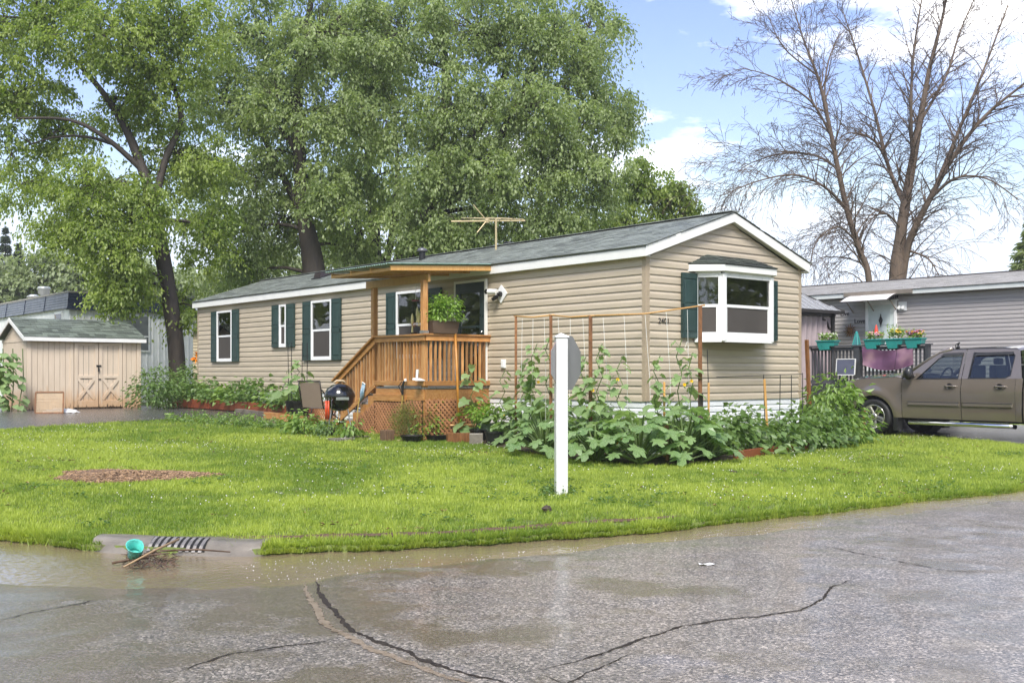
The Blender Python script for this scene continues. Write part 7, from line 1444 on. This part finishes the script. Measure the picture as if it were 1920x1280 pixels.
# coarse tufts growing out of the gutter left of the drain
mbp = []
for px, py, k in ((60, 1003, 900), (140, 1014, 1100), (455, 1028, 500), (20, 1000, 500)):
    P = onroad(px, py); q = r.normal(0, 1, (k, 2)) * [.16, .06] + [P.x, P.y]; mbp.append(q)
q = np.concatenate(mbp); n_ = len(q); an = r.random(n_) * 6.283; h = .05 + .06 * r.random(n_); V = np.empty((n_, 3, 3), np.float32); w = .006
V[:, 0] = np.stack([q[:, 0] - np.cos(an) * w, q[:, 1] - np.sin(an) * w, np.full(n_, -.02)], 1); V[:, 1] = np.stack([q[:, 0] + np.cos(an) * w, q[:, 1] + np.sin(an) * w, np.full(n_, -.02)], 1); V[:, 2] = np.stack([q[:, 0] + r.normal(0, .04, n_), q[:, 1] + r.normal(0, .04, n_) - .02, h], 1)
tag(link('grass_tufts', npmesh('grass_tufts', V.reshape(-1, 3), np.arange(n_ * 3).reshape(-1, 3), M['grass'], r.random(n_ * 3))), 'coarse grass tufts rooted in the gutter beside the storm drain', 'grass', kind='stuff')
# white clover heads
def clover():
    n_ = 4200; y = 9 + 17 * r.random(n_) ** .9; x = r.uniform(-.52, .52, n_) * y; d = fbm(x, y, 91, .6); k = (y > curb(x) + .15) & lawn_mask(x, y) & (d + .16 * (y > 14) > .09 + .14 * r.random(n_)); x, y = x[k], y[k]; n_ = len(x); z = lawn_z(x, y) + .045 + .03 * r.random(n_)
    s = .005 + .005 * r.random(n_); o = np.array([[1, 0, 0], [-1, 0, 0], [0, 1, 0], [0, -1, 0], [0, 0, 1], [0, 0, -1]]); V = np.stack([x, y, z], 1)[:, None] + o[None] * s[:, None, None]
    F = np.array([[0, 2, 4], [2, 1, 4], [1, 3, 4], [3, 0, 4], [2, 0, 5], [1, 2, 5], [3, 1, 5], [0, 3, 5]]); F = (np.arange(n_)[:, None, None] * 6 + F[None]).reshape(-1, 3); return npmesh('clover', V.reshape(-1, 3), F, mat('clover_white', (.72, .70, .64), .6))
tag(link('clover', clover()), 'small white clover heads scattered through the lawn', 'clover', kind='stuff')

# broad leaved weeds and clover leaves in loose patches
n_ = 60000; y = 8.9 + 15 * r.random(n_); x = r.uniform(-.53, .53, n_) * y; d = fbm(x, y, 131, .8) + .6 * fbm(x, y, 141, 3.5); k = (y > curb(x) + .12) & lawn_mask(x, y) & (d > .20); x, y = x[k], y[k]; n_ = len(x)
P = np.stack([x, y, lawn_z(x, y) + .015 + .03 * r.random(n_)], 1); an = r.random(n_) * 6.283
tag(leaf_cloud('weeds', P, np.stack([np.cos(an), np.sin(an), np.full(n_, .25)], 1), r.normal(0, .3, (n_, 3)) + [0, 0, 1], r.uniform(.022, .05, n_), leafmat('weed_leaf', (.05, .115, .02), (.13, .22, .04), .4), None, 'quad', .8), 'darker patches of clover leaves and weeds in the lawn', 'weeds', kind='stuff')
n_ = 9000; y = 8.9 + 14 * r.random(n_); x = r.uniform(-.53, .53, n_) * y; d = fbm(x, y, 151, .9) + .5 * fbm(x, y, 161, 5); k = (y > turf(x) + .02) & lawn_mask(x, y) & (d > .22); x, y = x[k], y[k]; n_ = len(x)
P = np.stack([x, y, lawn_z(x, y) + .02 + .02 * r.random(n_)], 1); an = r.random(n_) * 6.283
tag(leaf_cloud('dead_grass', P, np.stack([np.cos(an), np.sin(an), r.normal(.2, .2, n_)], 1), r.normal(0, .4, (n_, 3)) + [0, 0, 1], r.uniform(.03, .08, n_), mat('straw', (.30, .19, .09), .7, island=.4), None, 'quad', .16), 'straw coloured dead grass blades in thin patches of the lawn', 'dead grass', kind='stuff')
